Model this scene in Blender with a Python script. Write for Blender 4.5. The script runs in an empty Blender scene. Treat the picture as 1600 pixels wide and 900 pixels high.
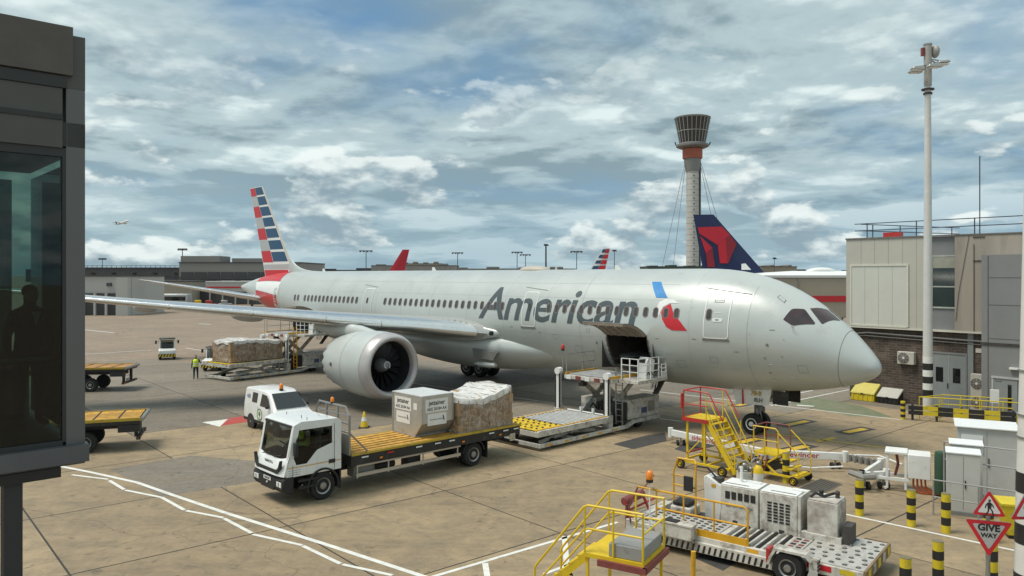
import bpy, bmesh, math, random
from mathutils import Vector, Matrix, noise
R = math.radians
random.seed(7)
sc = bpy.context.scene
C = sc.collection
# ---------------------------------------------------------------- camera
cam = bpy.data.cameras.new('camera'); co = bpy.data.objects.new('camera', cam); C.objects.link(co)
co.location = (0, 0, 7.83); co.rotation_euler = (R(90), 0, 0)
cam.sensor_width = 36; cam.lens = 26.9; cam.shift_y = -0.0125; cam.clip_start = 0.1; cam.clip_end = 9000
sc.camera = co
sc.render.resolution_x = 1024; sc.render.resolution_y = 576
# ---------------------------------------------------------------- sky and sun
SUN_EL, SUN_AZ = 64, -100          # elevation, azimuth clockwise from +Y (view direction)
w = bpy.data.worlds.new('World'); sc.world = w; w.use_nodes = True
def sky():
    nt = w.node_tree; nt.nodes.clear(); N = nt.nodes.new; L = nt.links.new
    out = N('ShaderNodeOutputWorld'); bg = N('ShaderNodeBackground'); bg.inputs[1].default_value = 0.1
    st = N('ShaderNodeTexSky'); st.sky_type = 'NISHITA'; st.sun_disc = False
    st.sun_elevation = R(SUN_EL); st.sun_rotation = R(SUN_AZ); st.air_density = 1.0; st.dust_density = 1.0; st.ozone_density = 1.4
    tc = N('ShaderNodeTexCoord'); sp = N('ShaderNodeSeparateXYZ'); L(tc.outputs['Generated'], sp.inputs[0])
    def m(op, a, b=None, c=None, clamp=False):
        n = N('ShaderNodeMath'); n.operation = op; n.use_clamp = clamp
        for i, v in enumerate((a, b, c)):
            if v is None: continue
            if isinstance(v, (int, float)): n.inputs[i].default_value = v
            else: L(v, n.inputs[i])
        return n.outputs[0]
    def ns(vec, scale, detail, rough=.55, dist=0., lac=2.0):
        n = N('ShaderNodeTexNoise'); n.inputs['Scale'].default_value = scale; n.inputs['Detail'].default_value = detail
        n.inputs['Roughness'].default_value = rough; n.inputs['Distortion'].default_value = dist; L(vec, n.inputs['Vector']); return n.outputs['Fac']
    def ramp(x, a, b):
        n = N('ShaderNodeMapRange'); n.interpolation_type = 'SMOOTHSTEP'; L(x, n.inputs[0]); n.inputs[1].default_value = a; n.inputs[2].default_value = b; return n.outputs[0]
    def mix(f, a, b):
        n = N('ShaderNodeMix'); n.data_type = 'RGBA'
        if isinstance(f, (int, float)): n.inputs[0].default_value = f
        else: L(f, n.inputs[0])
        for i, v in ((6, a), (7, b)):
            if isinstance(v, tuple): n.inputs[i].default_value = (*v, 1)
            else: L(v, n.inputs[i])
        return n.outputs[2]
    z = m('MAXIMUM', sp.outputs[2], 0.0)
    # a flat layer seen in perspective: direction divided by height above the horizon
    zz = m('ADD', z, 0.13)
    def layer(dx, dy, lift=0.):
        q = m('ADD', zz, lift) if lift else zz
        cb = N('ShaderNodeCombineXYZ'); L(m('ADD', m('DIVIDE', sp.outputs[0], q), dx), cb.inputs[0]); L(m('ADD', m('DIVIDE', sp.outputs[1], q), dy), cb.inputs[1]); return cb.outputs[0]
    def warp(v, k):     # roll the layer over itself so that it breaks into lumps
        n = N('ShaderNodeTexNoise'); n.inputs['Scale'].default_value = .9; n.inputs['Detail'].default_value = 3; L(v, n.inputs['Vector'])
        q = N('ShaderNodeVectorMath'); q.operation = 'MULTIPLY_ADD'; L(n.outputs['Color'], q.inputs[0]); q.inputs[1].default_value = (k, k, k); L(v, q.inputs[2]); return q.outputs[0]
    A = (3.1, 1.7)
    n1 = ns(warp(layer(*A), .7), 0.85, 7, .50); n1u = ns(warp(layer(*A, .03), .7), 0.85, 7, .50)
    n2 = ns(layer(7.3, -2.2), 0.33, 4, .5, .2)
    n3 = ns(warp(layer(1.3, 5.2), .5), 2.3, 7, .55); n3u = ns(warp(layer(1.3, 5.2, .012), .5), 2.3, 7, .55)
    # heaped clouds low over the horizon
    def heap(off, up=0.):
        cb = N('ShaderNodeCombineXYZ'); L(m('ADD', sp.outputs[0], off), cb.inputs[0]); L(sp.outputs[1], cb.inputs[1]); L(m('MULTIPLY', m('ADD', z, up), 2.3), cb.inputs[2]); return cb.outputs[0]
    h1 = ns(heap(2.4), 6.8, 9, .54, .1); h1u = ns(heap(2.4, .014), 6.8, 9, .54, .1)
    hb = ns(heap(9.1), 1.9, 3, .5)
    cover = ramp(m('ADD', m('MULTIPLY', n1, .75), m('MULTIPLY', n2, .35)), .37, .55)
    relief = m('ADD', m('MULTIPLY', m('SUBTRACT', n1, n1u), 4.4), m('MULTIPLY', m('SUBTRACT', n3, n3u), 2.4))
    tone = m('ADD', m('ADD', ramp(n2, .30, .66), relief), m('MULTIPLY', m('SUBTRACT', n3, .5), .95))
    tone = m('ADD', m('MULTIPLY', tone, .72), .08, clamp=True)
    dark = (2.05, 2.8, 3.1); mid = (3.6, 4.55, 4.75); lite = (6.0, 6.9, 6.85)
    ccol = mix(ramp(tone, .0, .5), dark, mid); ccol = mix(ramp(tone, .5, 1.0), ccol, lite)
    blue = mix(.68, st.outputs[0], (.95, 2.2, 3.5))
    col = mix(m('MULTIPLY', cover, .96), blue, ccol)
    # low heaps: lit tops, slate bases
    band = m('MULTIPLY', m('SUBTRACT', 1.0, ramp(z, .02, .17)), .66)
    col = mix(band, col, mix(ramp(hb, .36, .66), (1.55, 2.75, 3.7), (3.5, 4.6, 4.9)))
    low = m('SUBTRACT', 1.0, ramp(z, .12, .36))
    hm = m('MULTIPLY', ramp(m('ADD', h1, m('MULTIPLY', hb, .35)), .68, .735), low)
    ht = ramp(m('MULTIPLY', m('SUBTRACT', h1, h1u), 6.5), -.35, .75)
    hcol = mix(ht, (2.15, 2.95, 3.4), (6.9, 7.5, 7.3))
    col = mix(m('MULTIPLY', hm, .82), col, hcol)
    L(col, bg.inputs[0]); L(bg.outputs[0], out.inputs[0])
sky()
sd = bpy.data.lights.new('sun', 'SUN'); so = bpy.data.objects.new('sun', sd); C.objects.link(so)
sd.energy = 2.5; sd.angle = R(24); sd.color = (1, .93, .82)
az, el = R(SUN_AZ), R(SUN_EL)
dv = Vector((math.sin(az) * math.cos(el), math.cos(az) * math.cos(el), math.sin(el)))
so.rotation_euler = dv.to_track_quat('Z', 'Y').to_euler(); so.location = (0, 0, 60)
vs = sc.view_settings; vs.view_transform = 'Standard'; vs.look = 'None'; vs.exposure = 0.40; vs.gamma = 1.0; vs.use_curve_mapping = False
sc.render.engine = 'CYCLES'
# ---------------------------------------------------------------- materials
MATS = {}
def mat(name, col, rough=.55, metal=0., var=.12, scale=2.5, bump=0., dirt=0., dcol=(.09, .07, .05), dscale=1.2, coat=0., spec=.5, rnd=0., streak=False):
    """plain paint / metal / stone with uneven tone, stains with a shape of their own and a fine relief"""
    if name in MATS: return MATS[name]
    m = bpy.data.materials.new(name); MATS[name] = m; m.use_nodes = True
    nt = m.node_tree; N = nt.nodes.new; L = nt.links.new; b = nt.nodes['Principled BSDF']
    b.inputs['Roughness'].default_value = rough; b.inputs['Metallic'].default_value = metal
    b.inputs['Coat Weight'].default_value = coat; b.inputs['Specular IOR Level'].default_value = spec
    tc = N('ShaderNodeTexCoord'); vec = tc.outputs['Object']
    if streak:
        mp = N('ShaderNodeMapping'); mp.inputs['Scale'].default_value = (1, 1, .12); L(vec, mp.inputs[0]); svec = mp.outputs[0]
    else: svec = vec
    n = N('ShaderNodeTexNoise'); n.inputs['Scale'].default_value = scale; n.inputs['Detail'].default_value = 6; n.inputs['Roughness'].default_value = .6; L(svec, n.inputs['Vector'])
    rp = N('ShaderNodeMapRange'); rp.inputs[1].default_value = .3; rp.inputs[2].default_value = .7; rp.inputs[3].default_value = 1 - var; rp.inputs[4].default_value = 1 + var; L(n.outputs['Fac'], rp.inputs[0])
    mx = N('ShaderNodeMix'); mx.data_type = 'RGBA'; mx.blend_type = 'MULTIPLY'; mx.inputs[0].default_value = 1; mx.inputs[6].default_value = (*col, 1); L(rp.outputs[0], mx.inputs[7])
    c = mx.outputs[2]
    if rnd:
        oi = N('ShaderNodeObjectInfo'); r2 = N('ShaderNodeMapRange'); r2.inputs[3].default_value = 1 - rnd; r2.inputs[4].default_value = 1 + rnd; L(oi.outputs['Random'], r2.inputs[0])
        m2 = N('ShaderNodeMix'); m2.data_type = 'RGBA'; m2.blend_type = 'MULTIPLY'; m2.inputs[0].default_value = 1; L(c, m2.inputs[6]); L(r2.outputs[0], m2.inputs[7]); c = m2.outputs[2]
    if dirt:
        d = N('ShaderNodeTexNoise'); d.inputs['Scale'].default_value = dscale; d.inputs['Detail'].default_value = 9; d.inputs['Roughness'].default_value = .68; L(svec, d.inputs['Vector'])
        dr = N('ShaderNodeMapRange'); dr.inputs[1].default_value = .62 - dirt * .3; dr.inputs[2].default_value = .80 - dirt * .25; dr.inputs[4].default_value = .85; L(d.outputs['Fac'], dr.inputs[0])
        m3 = N('ShaderNodeMix'); m3.data_type = 'RGBA'; L(dr.outputs[0], m3.inputs[0]); L(c, m3.inputs[6]); m3.inputs[7].default_value = (*dcol, 1); c = m3.outputs[2]
    L(c, b.inputs['Base Color'])
    r3 = N('ShaderNodeMapRange'); r3.inputs[3].default_value = max(0, rough - .08); r3.inputs[4].default_value = min(1, rough + .1); L(n.outputs['Fac'], r3.inputs[0]); L(r3.outputs[0], b.inputs['Roughness'])
    if bump:
        bp = N('ShaderNodeBump'); bp.inputs['Strength'].default_value = bump; bp.inputs['Distance'].default_value = .02
        n4 = N('ShaderNodeTexNoise'); n4.inputs['Scale'].default_value = scale * 9; n4.inputs['Detail'].default_value = 5; L(vec, n4.inputs['Vector']); L(n4.outputs['Fac'], bp.inputs['Height']); L(bp.outputs[0], b.inputs['Normal'])
    return m
def glass(name, tint, rough=.03, alpha=.5):
    if name in MATS: return MATS[name]
    m = bpy.data.materials.new(name); MATS[name] = m; m.use_nodes = True; nt = m.node_tree; N = nt.nodes.new; L = nt.links.new
    nt.nodes.clear(); o = N('ShaderNodeOutputMaterial'); t = N('ShaderNodeBsdfTransparent'); t.inputs[0].default_value = (*[x * alpha for x in tint], 1)
    g = N('ShaderNodeBsdfGlossy'); g.inputs['Roughness'].default_value = rough; fr = N('ShaderNodeFresnel'); fr.inputs[0].default_value = 1.5
    mx = N('ShaderNodeMixShader'); L(fr.outputs[0], mx.inputs[0]); L(t.outputs[0], mx.inputs[1]); L(g.outputs[0], mx.inputs[2]); L(mx.outputs[0], o.inputs[0]); return m
WHITE = mat('white_paint', (.72, .73, .71), .4, var=.06, dirt=.12, dcol=(.30, .27, .22), dscale=3)
WHITE2 = mat('worn_white_paint', (.55, .535, .485), .5, var=.12, dirt=.50, dcol=(.16, .12, .09), dscale=3.2)
VANW = mat('van_white', (.74, .75, .74), .25, var=.03, coat=.5)
CABW = mat('cab_white', (.70, .72, .71), .25, var=.03, coat=.5)
YEL = mat('yellow_paint', (.66, .46, .015), .45, var=.1, dirt=.16, dcol=(.2, .13, .03), dscale=4)
YEL2 = mat('orange_yellow_paint', (.62, .33, .015), .45, var=.12, dirt=.2, dcol=(.2, .1, .02), dscale=4)
YELB = mat('bollard_yellow', (.62, .48, .02), .5, var=.12, dirt=.22, dcol=(.2, .16, .06), dscale=5)
BLK = mat('black_paint', (.018, .018, .018), .5, var=.2)
RED = mat('red_paint', (.42, .03, .025), .45, var=.12, dirt=.15, dscale=4)
MAROON = mat('maroon_pad', (.20, .05, .045), .6, var=.2, dirt=.2, scale=6)
TYRE = mat('tyre_rubber', (.016, .016, .017), .8, var=.3, scale=6, bump=.15)
RUB = mat('black_rubber', (.02, .02, .02), .7, var=.2)
STEEL = mat('grey_steel', (.34, .34, .33), .4, .7, var=.15, dirt=.2, dscale=5)
GALV = mat('galvanised_rail', (.36, .36, .35), .5, .5, var=.12)
ALU = mat('dull_aluminium', (.50, .49, .46), .38, .75, var=.1, dirt=.15, dcol=(.25, .2, .14), dscale=2.5)
DARK = mat('dark_machinery', (.045, .042, .04), .6, var=.4, dirt=.3, dcol=(.10, .07, .05), dscale=6)
CHAS = mat('chassis_black', (.02, .02, .02), .55, var=.3, dirt=.25, dcol=(.08, .07, .06), dscale=4)
PLANK = mat('worn_yellow_plank', (.54, .29, .045), .7, var=.28, scale=3, dirt=.42, dcol=(.11, .07, .03), dscale=5, rnd=.2)
AMB = mat('amber_lens', (.8, .22, .01), .25, var=.05, coat=.4)
REDL = mat('red_lens', (.5, .02, .01), .25, var=.05, coat=.4)
LAMP = mat('clear_lens', (.75, .75, .73), .12, var=.05, coat=.6)
DGLASS = mat('dark_glass', (.012, .015, .016), .04, var=.1, spec=.8)
CLEAR = glass('clear_tinted_glass', (.70, .78, .76), .02, .62)
CONC = mat('concrete_wall', (.36, .32, .27), .85, var=.14, scale=1.2, bump=.3, dirt=.3, dcol=(.17, .15, .125), dscale=.7, streak=True)
BEIGE = mat('beige_cladding', (.47, .455, .40), .6, var=.05, scale=.7, dirt=.08, dcol=(.28, .25, .2))
PALE = mat('pale_panel', (.56, .565, .51), .55, var=.04, scale=.7)
CREAM = mat('cream_trim', (.62, .60, .52), .5, var=.05)
GREYD = mat('grey_door_paint', (.24, .26, .265), .5, var=.06)
GREYC = mat('grey_cladding', (.21, .215, .22), .55, var=.06, scale=.8)
PAINTW = mat('road_white', (.66, .66, .62), .75, var=.12, scale=3, dirt=.22, dcol=(.3, .26, .2), dscale=2.2)
PAINTY = mat('road_yellow', (.58, .38, .04), .75, var=.14, scale=3, dirt=.25, dcol=(.28, .2, .1), dscale=2.2)
PAINTR = mat('road_red', (.40, .06, .05), .75, var=.14, scale=3, dirt=.25, dcol=(.25, .15, .12), dscale=2.2)
PAINTK = mat('road_black', (.05, .048, .045), .8, var=.2, scale=3)
SKIN = mat('skin', (.40, .24, .17), .6, var=.05)
HIVIS = mat('hi_vis_lime', (.62, .80, .04), .6, var=.08)
NAVY = mat('navy_cloth', (.014, .016, .024), .8, var=.2)
HAIR = mat('dark_hair', (.015, .012, .01), .7, var=.2)
# ---------------------------------------------------------------- mesh helpers
class B:
    def __init__(s): s.v = []; s.f = []
    def add(s, v, f):
        o = len(s.v); s.v += [tuple(p) for p in v]; s.f += [tuple(i + o for i in q) for q in f]; return s
    def box(s, x0, x1, y0, y1, z0, z1):
        return s.add([(x, y, z) for x in (x0, x1) for y in (y0, y1) for z in (z0, z1)], [(0, 1, 3, 2), (4, 6, 7, 5), (0, 4, 5, 1), (2, 3, 7, 6), (0, 2, 6, 4), (1, 5, 7, 3)])
    def hexa(s, p):   # 8 corners: bottom ring 4, top ring 4
        return s.add(p, [(3, 2, 1, 0), (4, 5, 6, 7)] + [(i, (i + 1) % 4, 4 + (i + 1) % 4, 4 + i) for i in range(4)])
    def prism(s, poly, ax, a0, a1):   # polygon in the other two axes, extruded along ax
        n = len(poly)
        def P(u, v, a): return {'x': (a, u, v), 'y': (u, a, v), 'z': (u, v, a)}[ax]
        return s.add([P(u, v, a0) for u, v in poly] + [P(u, v, a1) for u, v in poly], [tuple(range(n))[::-1], tuple(range(n, 2 * n))] + [(i, (i + 1) % n, n + (i + 1) % n, n + i) for i in range(n)])
    @staticmethod
    def frame(d):
        d = Vector(d).normalized(); u = d.cross(Vector((0, 0, 1)))
        if u.length < 1e-4: u = Vector((1, 0, 0))
        u.normalize(); return d, u, u.cross(d)
    def bar(s, p, q, w=.05, h=None):
        p, q = Vector(p), Vector(q); h = h or w; d, u, v = B.frame(q - p); u, v = u * w / 2, v * h / 2
        return s.hexa([p - u - v, p + u - v, p + u + v, p - u + v, q - u - v, q + u - v, q + u + v, q - u + v])
    def cyl(s, p, q, r, r2=None, n=12):
        p, q = Vector(p), Vector(q); r2 = r if r2 is None else r2; d, u, v = B.frame(q - p)
        a = [(math.cos(t) * u + math.sin(t) * v) for t in [2 * math.pi * i / n for i in range(n)]]
        return s.add([p + r * x for x in a] + [q + r2 * x for x in a], [tuple(range(n))[::-1], tuple(range(n, 2 * n))] + [(i, (i + 1) % n, n + (i + 1) % n, n + i) for i in range(n)])
    def tube(s, pts, r=.02, n=7):
        pts = [Vector(p) for p in pts]; rings = []; ref = None
        for i, p in enumerate(pts):
            d = (pts[min(i + 1, len(pts) - 1)] - pts[max(i - 1, 0)]).normalized()
            if ref is None: ref = B.frame(d)[1]
            u = (ref - d * ref.dot(d)); u = u.normalized() if u.length > 1e-3 else B.frame(d)[1]; ref = u; v = u.cross(d)
            k = 1.
            if 0 < i < len(pts) - 1:
                c = (pts[i + 1] - p).normalized().dot((p - pts[i - 1]).normalized()); k = 1 / math.sqrt(max(.3, (1 + c) / 2))
            rings.append([p + r * (1 + (k - 1) * .6) * (math.cos(t) * u + math.sin(t) * v) for t in [2 * math.pi * j / n for j in range(n)]])
        return s.loft(rings)
    def loft(s, rings, caps=True, closed=True):
        n = len(rings[0]); v = [p for r in rings for p in r]; f = []
        for i in range(len(rings) - 1):
            for j in range(n if closed else n - 1):
                f.append((i * n + j, i * n + (j + 1) % n, (i + 1) * n + (j + 1) % n, (i + 1) * n + j))
        if caps: f += [tuple(range(n))[::-1], tuple(range((len(rings) - 1) * n, len(rings) * n))]
        return s.add(v, f)
    def lathe(s, prof, o=(0, 0, 0), d=(0, 0, 1), n=20, caps=True):   # prof: (radius, height along d)
        o = Vector(o); d, u, v = B.frame(d)
        return s.loft([[o + d * h + r * (math.cos(t) * u + math.sin(t) * v) for t in [2 * math.pi * j / n for j in range(n)]] for r, h in prof], caps)
    def ball(s, c, rx, ry=None, rz=None, n=12, m=8):
        ry = ry or rx; rz = rz or rx
        return s.loft([[(c[0] + rx * math.sin(p) * math.cos(t), c[1] + ry * math.sin(p) * math.sin(t), c[2] - rz * math.cos(p)) for t in [2 * math.pi * j / n for j in range(n)]] for p in [max(.02, min(math.pi - .02, math.pi * i / m)) for i in range(m + 1)]])
    def quad(s, *p): return s.add(p, [tuple(range(len(p)))])
    def obj(s, name, m, parent=None, bevel=0., smooth=35, recalc=True, seg=2):
        me = bpy.data.meshes.new(name); me.from_pydata(s.v, [], s.f)
        if recalc:
            bm = bmesh.new(); bm.from_mesh(me); bmesh.ops.recalc_face_normals(bm, faces=bm.faces); bm.to_mesh(me); bm.free()
        return link(name, me, m, parent, bevel, smooth, seg)
def link(name, me, m, parent=None, bevel=0., smooth=35, seg=2):
    if m and not me.materials: me.materials.append(m)
    if smooth:
        me.polygons.foreach_set('use_smooth', [True] * len(me.polygons)); me.set_sharp_from_angle(angle=R(smooth))
    o = bpy.data.objects.new(name, me); C.objects.link(o)
    if parent: o.parent = parent
    if bevel:
        b = o.modifiers.new('bevel', 'BEVEL'); b.width = bevel; b.segments = seg; b.limit_method = 'ANGLE'; b.angle_limit = R(40); b.harden_normals = False
    return o
def tag(o, label=None, cat=None, group=None, kind=None):
    if label: o['label'] = label
    if cat: o['category'] = cat
    if group: o['group'] = group
    if kind: o['kind'] = kind
    return o
def T(name, label, cat, loc=(0, 0, 0), rz=0., group=None):
    o = bpy.data.objects.new(name, None); C.objects.link(o); o.empty_display_size = .2
    o.location = loc if len(loc) == 3 else (*loc, 0); o.rotation_euler = (0, 0, rz); return tag(o, label, cat, group)
def place(o, loc=None, rz=None):
    if loc is not None: o.location = loc
    if rz is not None: o.rotation_euler = (0, 0, rz)
    return o
def copy_tree(o, parent=None):
    c = o.copy(); C.objects.link(c); c.parent = parent
    for ch in o.children: copy_tree(ch, c)
    return c
def text_mesh(s, size=1., bold=0., shear=0., align='CENTER', extrude=0., sx=1., res=3, space=1.):
    cu = bpy.data.curves.new('t', 'FONT'); cu.body = s; cu.size = size; cu.offset = bold; cu.shear = shear; cu.align_x = align; cu.align_y = 'BOTTOM_BASELINE' if False else 'CENTER'; cu.extrude = extrude; cu.resolution_u = res; cu.space_character = space
    o = bpy.data.objects.new('t', cu); C.objects.link(o); dg = bpy.context.evaluated_depsgraph_get(); dg.update()
    me = bpy.data.meshes.new_from_object(o.evaluated_get(dg)); bpy.data.objects.remove(o)
    if sx != 1: me.transform(Matrix.Diagonal((sx, 1, 1, 1)))
    me.materials.clear(); return me
def text(s, name, m, parent, loc, right, up, size, **k):   # lettering as thin print on a plane
    me = text_mesh(s, size, **k); r = Vector(right).normalized(); u = Vector(up).normalized(); n = r.cross(u)
    M4 = Matrix(((r.x, u.x, n.x, loc[0]), (r.y, u.y, n.y, loc[1]), (r.z, u.z, n.z, loc[2]), (0, 0, 0, 1))); me.transform(M4)
    return link(name, me, m, parent, smooth=0)
def wheel(parent, x, y, r, wd, side=1, rim=STEEL, name='wheel', z=None, hub=.55):
    """tyre with rim and nuts; axis along local y, outer face towards side"""
    z = r if z is None else z; y0, y1 = y - wd / 2, y + wd / 2
    t = B().lathe([(r * hub, -wd / 2 + .02), (r * .90, -wd / 2), (r * .98, -wd * .36), (r, -wd * .2), (r, wd * .2), (r * .98, wd * .36), (r * .90, wd / 2), (r * hub, wd / 2 - .02)], (x, y, z), (0, 1, 0), 28).obj(name, TYRE, parent)
    e = y + side * wd * .5; b = B()
    b.lathe([(r * hub * 1.03, -.03), (r * hub, .012), (r * hub * .85, -.02), (r * hub * .45, -.05), (r * hub * .42, .01), (r * .1, .02)], (x, e, z), (0, side, 0), 24)
    for i in range(8):
        a = i * math.pi / 4; c = (x + math.cos(a) * r * hub * .3, e + side * .005, z + math.sin(a) * r * hub * .3); b.cyl(c, (c[0], c[1] + side * .025, c[2]), .018 * r / .5, n=6)
    b.obj('rim', rim, t); return t
def bolted(parent, pts, r, m, name='rail'): return B().tube(pts, r).obj(name, m, parent)
# ================================================================ the setting
FPX, HOR, CAMZ = 1195.7, 430., 7.83
def gp(u, v, z=0.):    # where a sight line of the photograph meets the level z
    d = FPX * (CAMZ - z) / (v - HOR); return ((u - 800) * d / FPX, d, z)
def ground_mat(name, a, b, joint=None, rough=.85):
    m = bpy.data.materials.new(name); m.use_nodes = True; nt = m.node_tree; N = nt.nodes.new; L = nt.links.new; bs = nt.nodes['Principled BSDF']
    tc = N('ShaderNodeTexCoord'); oi = N('ShaderNodeObjectInfo'); ge = N('ShaderNodeNewGeometry'); pos = ge.outputs['Position']
    def ns(s, d, r=.6, dist=0., vec=pos):
        n = N('ShaderNodeTexNoise'); n.inputs['Scale'].default_value = s; n.inputs['Detail'].default_value = d; n.inputs['Roughness'].default_value = r; n.inputs['Distortion'].default_value = dist; L(vec, n.inputs['Vector']); return n.outputs['Fac']
    def mr(x, i0, i1, o0, o1):
        n = N('ShaderNodeMapRange'); L(x, n.inputs[0])
        for k, v in zip((1, 2, 3, 4), (i0, i1, o0, o1)): n.inputs[k].default_value = v
        return n.outputs[0]
    def mix(f, x, y, mode='MIX'):
        n = N('ShaderNodeMix'); n.data_type = 'RGBA'; n.blend_type = mode
        if isinstance(f, float): n.inputs[0].default_value = f
        else: L(f, n.inputs[0])
        for i, v in ((6, x), (7, y)):
            if isinstance(v, tuple): n.inputs[i].default_value = (*v, 1)
            else: L(v, n.inputs[i])
        return n.outputs[2]
    c = mix(mr(ns(.13, 5, .6), .35, .65, 0, 1), a, b)
    c = mix(mr(ns(1.1, 9, .72, .6), .42, .70, 0, .68), c, (.10, .08, .055))         # oil and tyre grime
    c = mix(mr(ns(.45, 7, .65, 1.2), .50, .66, 0, .45), c, (.17, .135, .09))                  # broad damp and rubber patches
    c = mix(mr(ns(5, 6, .75), .30, .70, .32, 0), c, (.48, .39, .27))                  # pale scuffed aggregate
    mp = N('ShaderNodeMapping'); mp.inputs['Rotation'].default_value = (0, 0, R(-42)); mp.inputs['Scale'].default_value = (.22, 1.3, 1); L(pos, mp.inputs[0])
    c = mix(mr(ns(.6, 6, .7, .3, mp.outputs[0]), .50, .80, 0, .42), c, (.09, .075, .055))      # wheel tracks along the stand
    mp2 = N('ShaderNodeMapping'); mp2.inputs['Rotation'].default_value = (0, 0, R(50)); mp2.inputs['Scale'].default_value = (.2, 1.5, 1); L(pos, mp2.inputs[0])
    c = mix(mr(ns(.7, 6, .7, .3, mp2.outputs[0]), .52, .80, 0, .42), c, (.085, .072, .052))
    c = mix(mr(ns(2.6, 3, .55, .4), .63, .70, 0, .5), c, (.075, .062, .045))      # oil spots
    c = mix(mr(ns(38, 3, .6), .35, .65, .22, 0), c, (.12, .10, .075))             # coarse grain
    vo = N('ShaderNodeTexVoronoi'); vo.feature = 'DISTANCE_TO_EDGE'; vo.inputs['Scale'].default_value = .06
    dm = N('ShaderNodeMix'); dm.data_type = 'VECTOR'; dm.inputs[0].default_value = .07; L(pos, dm.inputs[4]); nn = N('ShaderNodeTexNoise'); nn.inputs['Scale'].default_value = .35; nn.inputs['Detail'].default_value = 6; L(pos, nn.inputs['Vector'])
    sc_ = N('ShaderNodeVectorMath'); sc_.operation = 'MULTIPLY_ADD'; L(nn.outputs['Color'], sc_.inputs[0]); sc_.inputs[1].default_value = (3, 3, 0); L(pos, sc_.inputs[2]); L(sc_.outputs[0], vo.inputs['Vector'])
    c = mix(mr(vo.outputs['Distance'], .0005, .0016, .35, 0), c, (.045, .038, .03))       # cracks sealed with tar
    if joint:
        br = N('ShaderNodeTexBrick'); br.offset = 0; br.inputs['Scale'].default_value = 1; br.inputs['Brick Width'].default_value = 6; br.inputs['Row Height'].default_value = 6; br.inputs['Mortar Size'].default_value = .03
        m3 = N('ShaderNodeMapping'); m3.vector_type = 'POINT'; m3.inputs['Rotation'].default_value = (0, 0, R(-40.5)); L(pos, m3.inputs[0]); L(m3.outputs[0], br.inputs['Vector'])
        c = mix(mr(br.outputs['Fac'], 0, 1, 0, .6), c, joint)
    r2 = mr(oi.outputs['Random'], 0, 1, .80, 1.14); c = mix(1., c, r2, 'MULTIPLY')
    L(c, bs.inputs['Base Color']); L(mr(ns(2.3, 4), .3, .7, rough - .2, rough + .06), bs.inputs['Roughness'])
    bp = N('ShaderNodeBump'); bp.inputs['Strength'].default_value = .35; bp.inputs['Distance'].default_value = .01; L(ns(26, 4), bp.inputs['Height']); L(bp.outputs[0], bs.inputs['Normal'])
    return m
G_FAR = ground_mat('far_apron', (.29, .205, .15), (.21, .155, .12), (.10, .085, .07))
G_CON = ground_mat('apron_concrete', (.37, .272, .15), (.27, .197, .112))
G_ASP = ground_mat('grey_asphalt', (.19, .172, .145), (.15, .138, .12))
G_TAR = mat('joint_sealant', (.04, .036, .03), .8, var=.3)
def flat(name, pts, z, m, parent=None):
    return B().add([(p[0], p[1], z) for p in pts], [tuple(range(len(pts)))]).obj(name, m, parent, recalc=False, smooth=0)
ground = tag(flat('ground', [(-4000, -400), (4000, -400), (4000, 6000), (-4000, 6000)], -.020, G_FAR), 'brown concrete airport apron reaching to the horizon', 'ground', kind='structure')
tag(flat('apron_joints', [(-14, 6), (14, 6), (30, 36), (30, 60), (-30, 60), (-34, 45)], -.008, G_TAR), 'dark sealant in the joints between apron slabs', 'apron', kind='structure')
apron = T('apron', 'large tan concrete slabs of the aircraft stand with dark joints', 'apron'); apron['kind'] = 'structure'
e1 = Vector((.760, .650)); e2 = Vector((.650, -.760)); o0 = Vector((-7.0, 23.9)); slab_me = {}
rs = random.Random(3)
for i in range(-9, 12):
    for j in range(-10, 10):
        c = o0 + e1 * (i * 6 + 3) + e2 * (j * 6 + 3)
        if not (9 < c.y < 69 and abs(c.x) < .70 * c.y + 6 and c.x > -38 and c.x < 32): continue
        asp = c.y > 46 or (c.y > 39 and c.x < 5)  # grey asphalt; the nearer slabs' tone also stands in for the aircraft's shade
        key = 'a' if asp else 'c'
        if key not in slab_me:
            h = 2.982; mb = B(); k = .03
            mb.add([(s * h, t * h, -.05) for s, t in ((-1, -1), (1, -1), (1, 1), (-1, 1))] + [(s * (h - .012), t * (h - .012), 0) for s, t in ((-1, -1), (1, -1), (1, 1), (-1, 1))], [(4, 5, 6, 7)] + [(q, (q + 1) % 4, 4 + (q + 1) % 4, 4 + q) for q in range(4)])
            s_ = mb.obj('slab', G_ASP if asp else G_CON, apron, smooth=0, recalc=False); slab_me[key] = s_.data; s = s_
        else:
            s = bpy.data.objects.new('slab', slab_me[key]); C.objects.link(s); s.parent = apron
        s.location = (c.x, c.y, rs.uniform(-.0015, .0015)); s.rotation_euler = (0, 0, math.atan2(.650, .760))
marks = []
def stripe(a, b, wd, m, name, label, z=.005, px=True, cat='marking', group='painted lines on the apron'):
    p, q = (Vector(gp(*a)[:2]), Vector(gp(*b)[:2])) if px else (Vector(a), Vector(b)); d = (q - p).normalized(); n = Vector((-d.y, d.x)) * wd / 2
    o = flat(name, [p - n, q - n, q + n, p + n], z, m); return o
def struct(o, label): return tag(o, label, 'marking', kind='structure')
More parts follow.
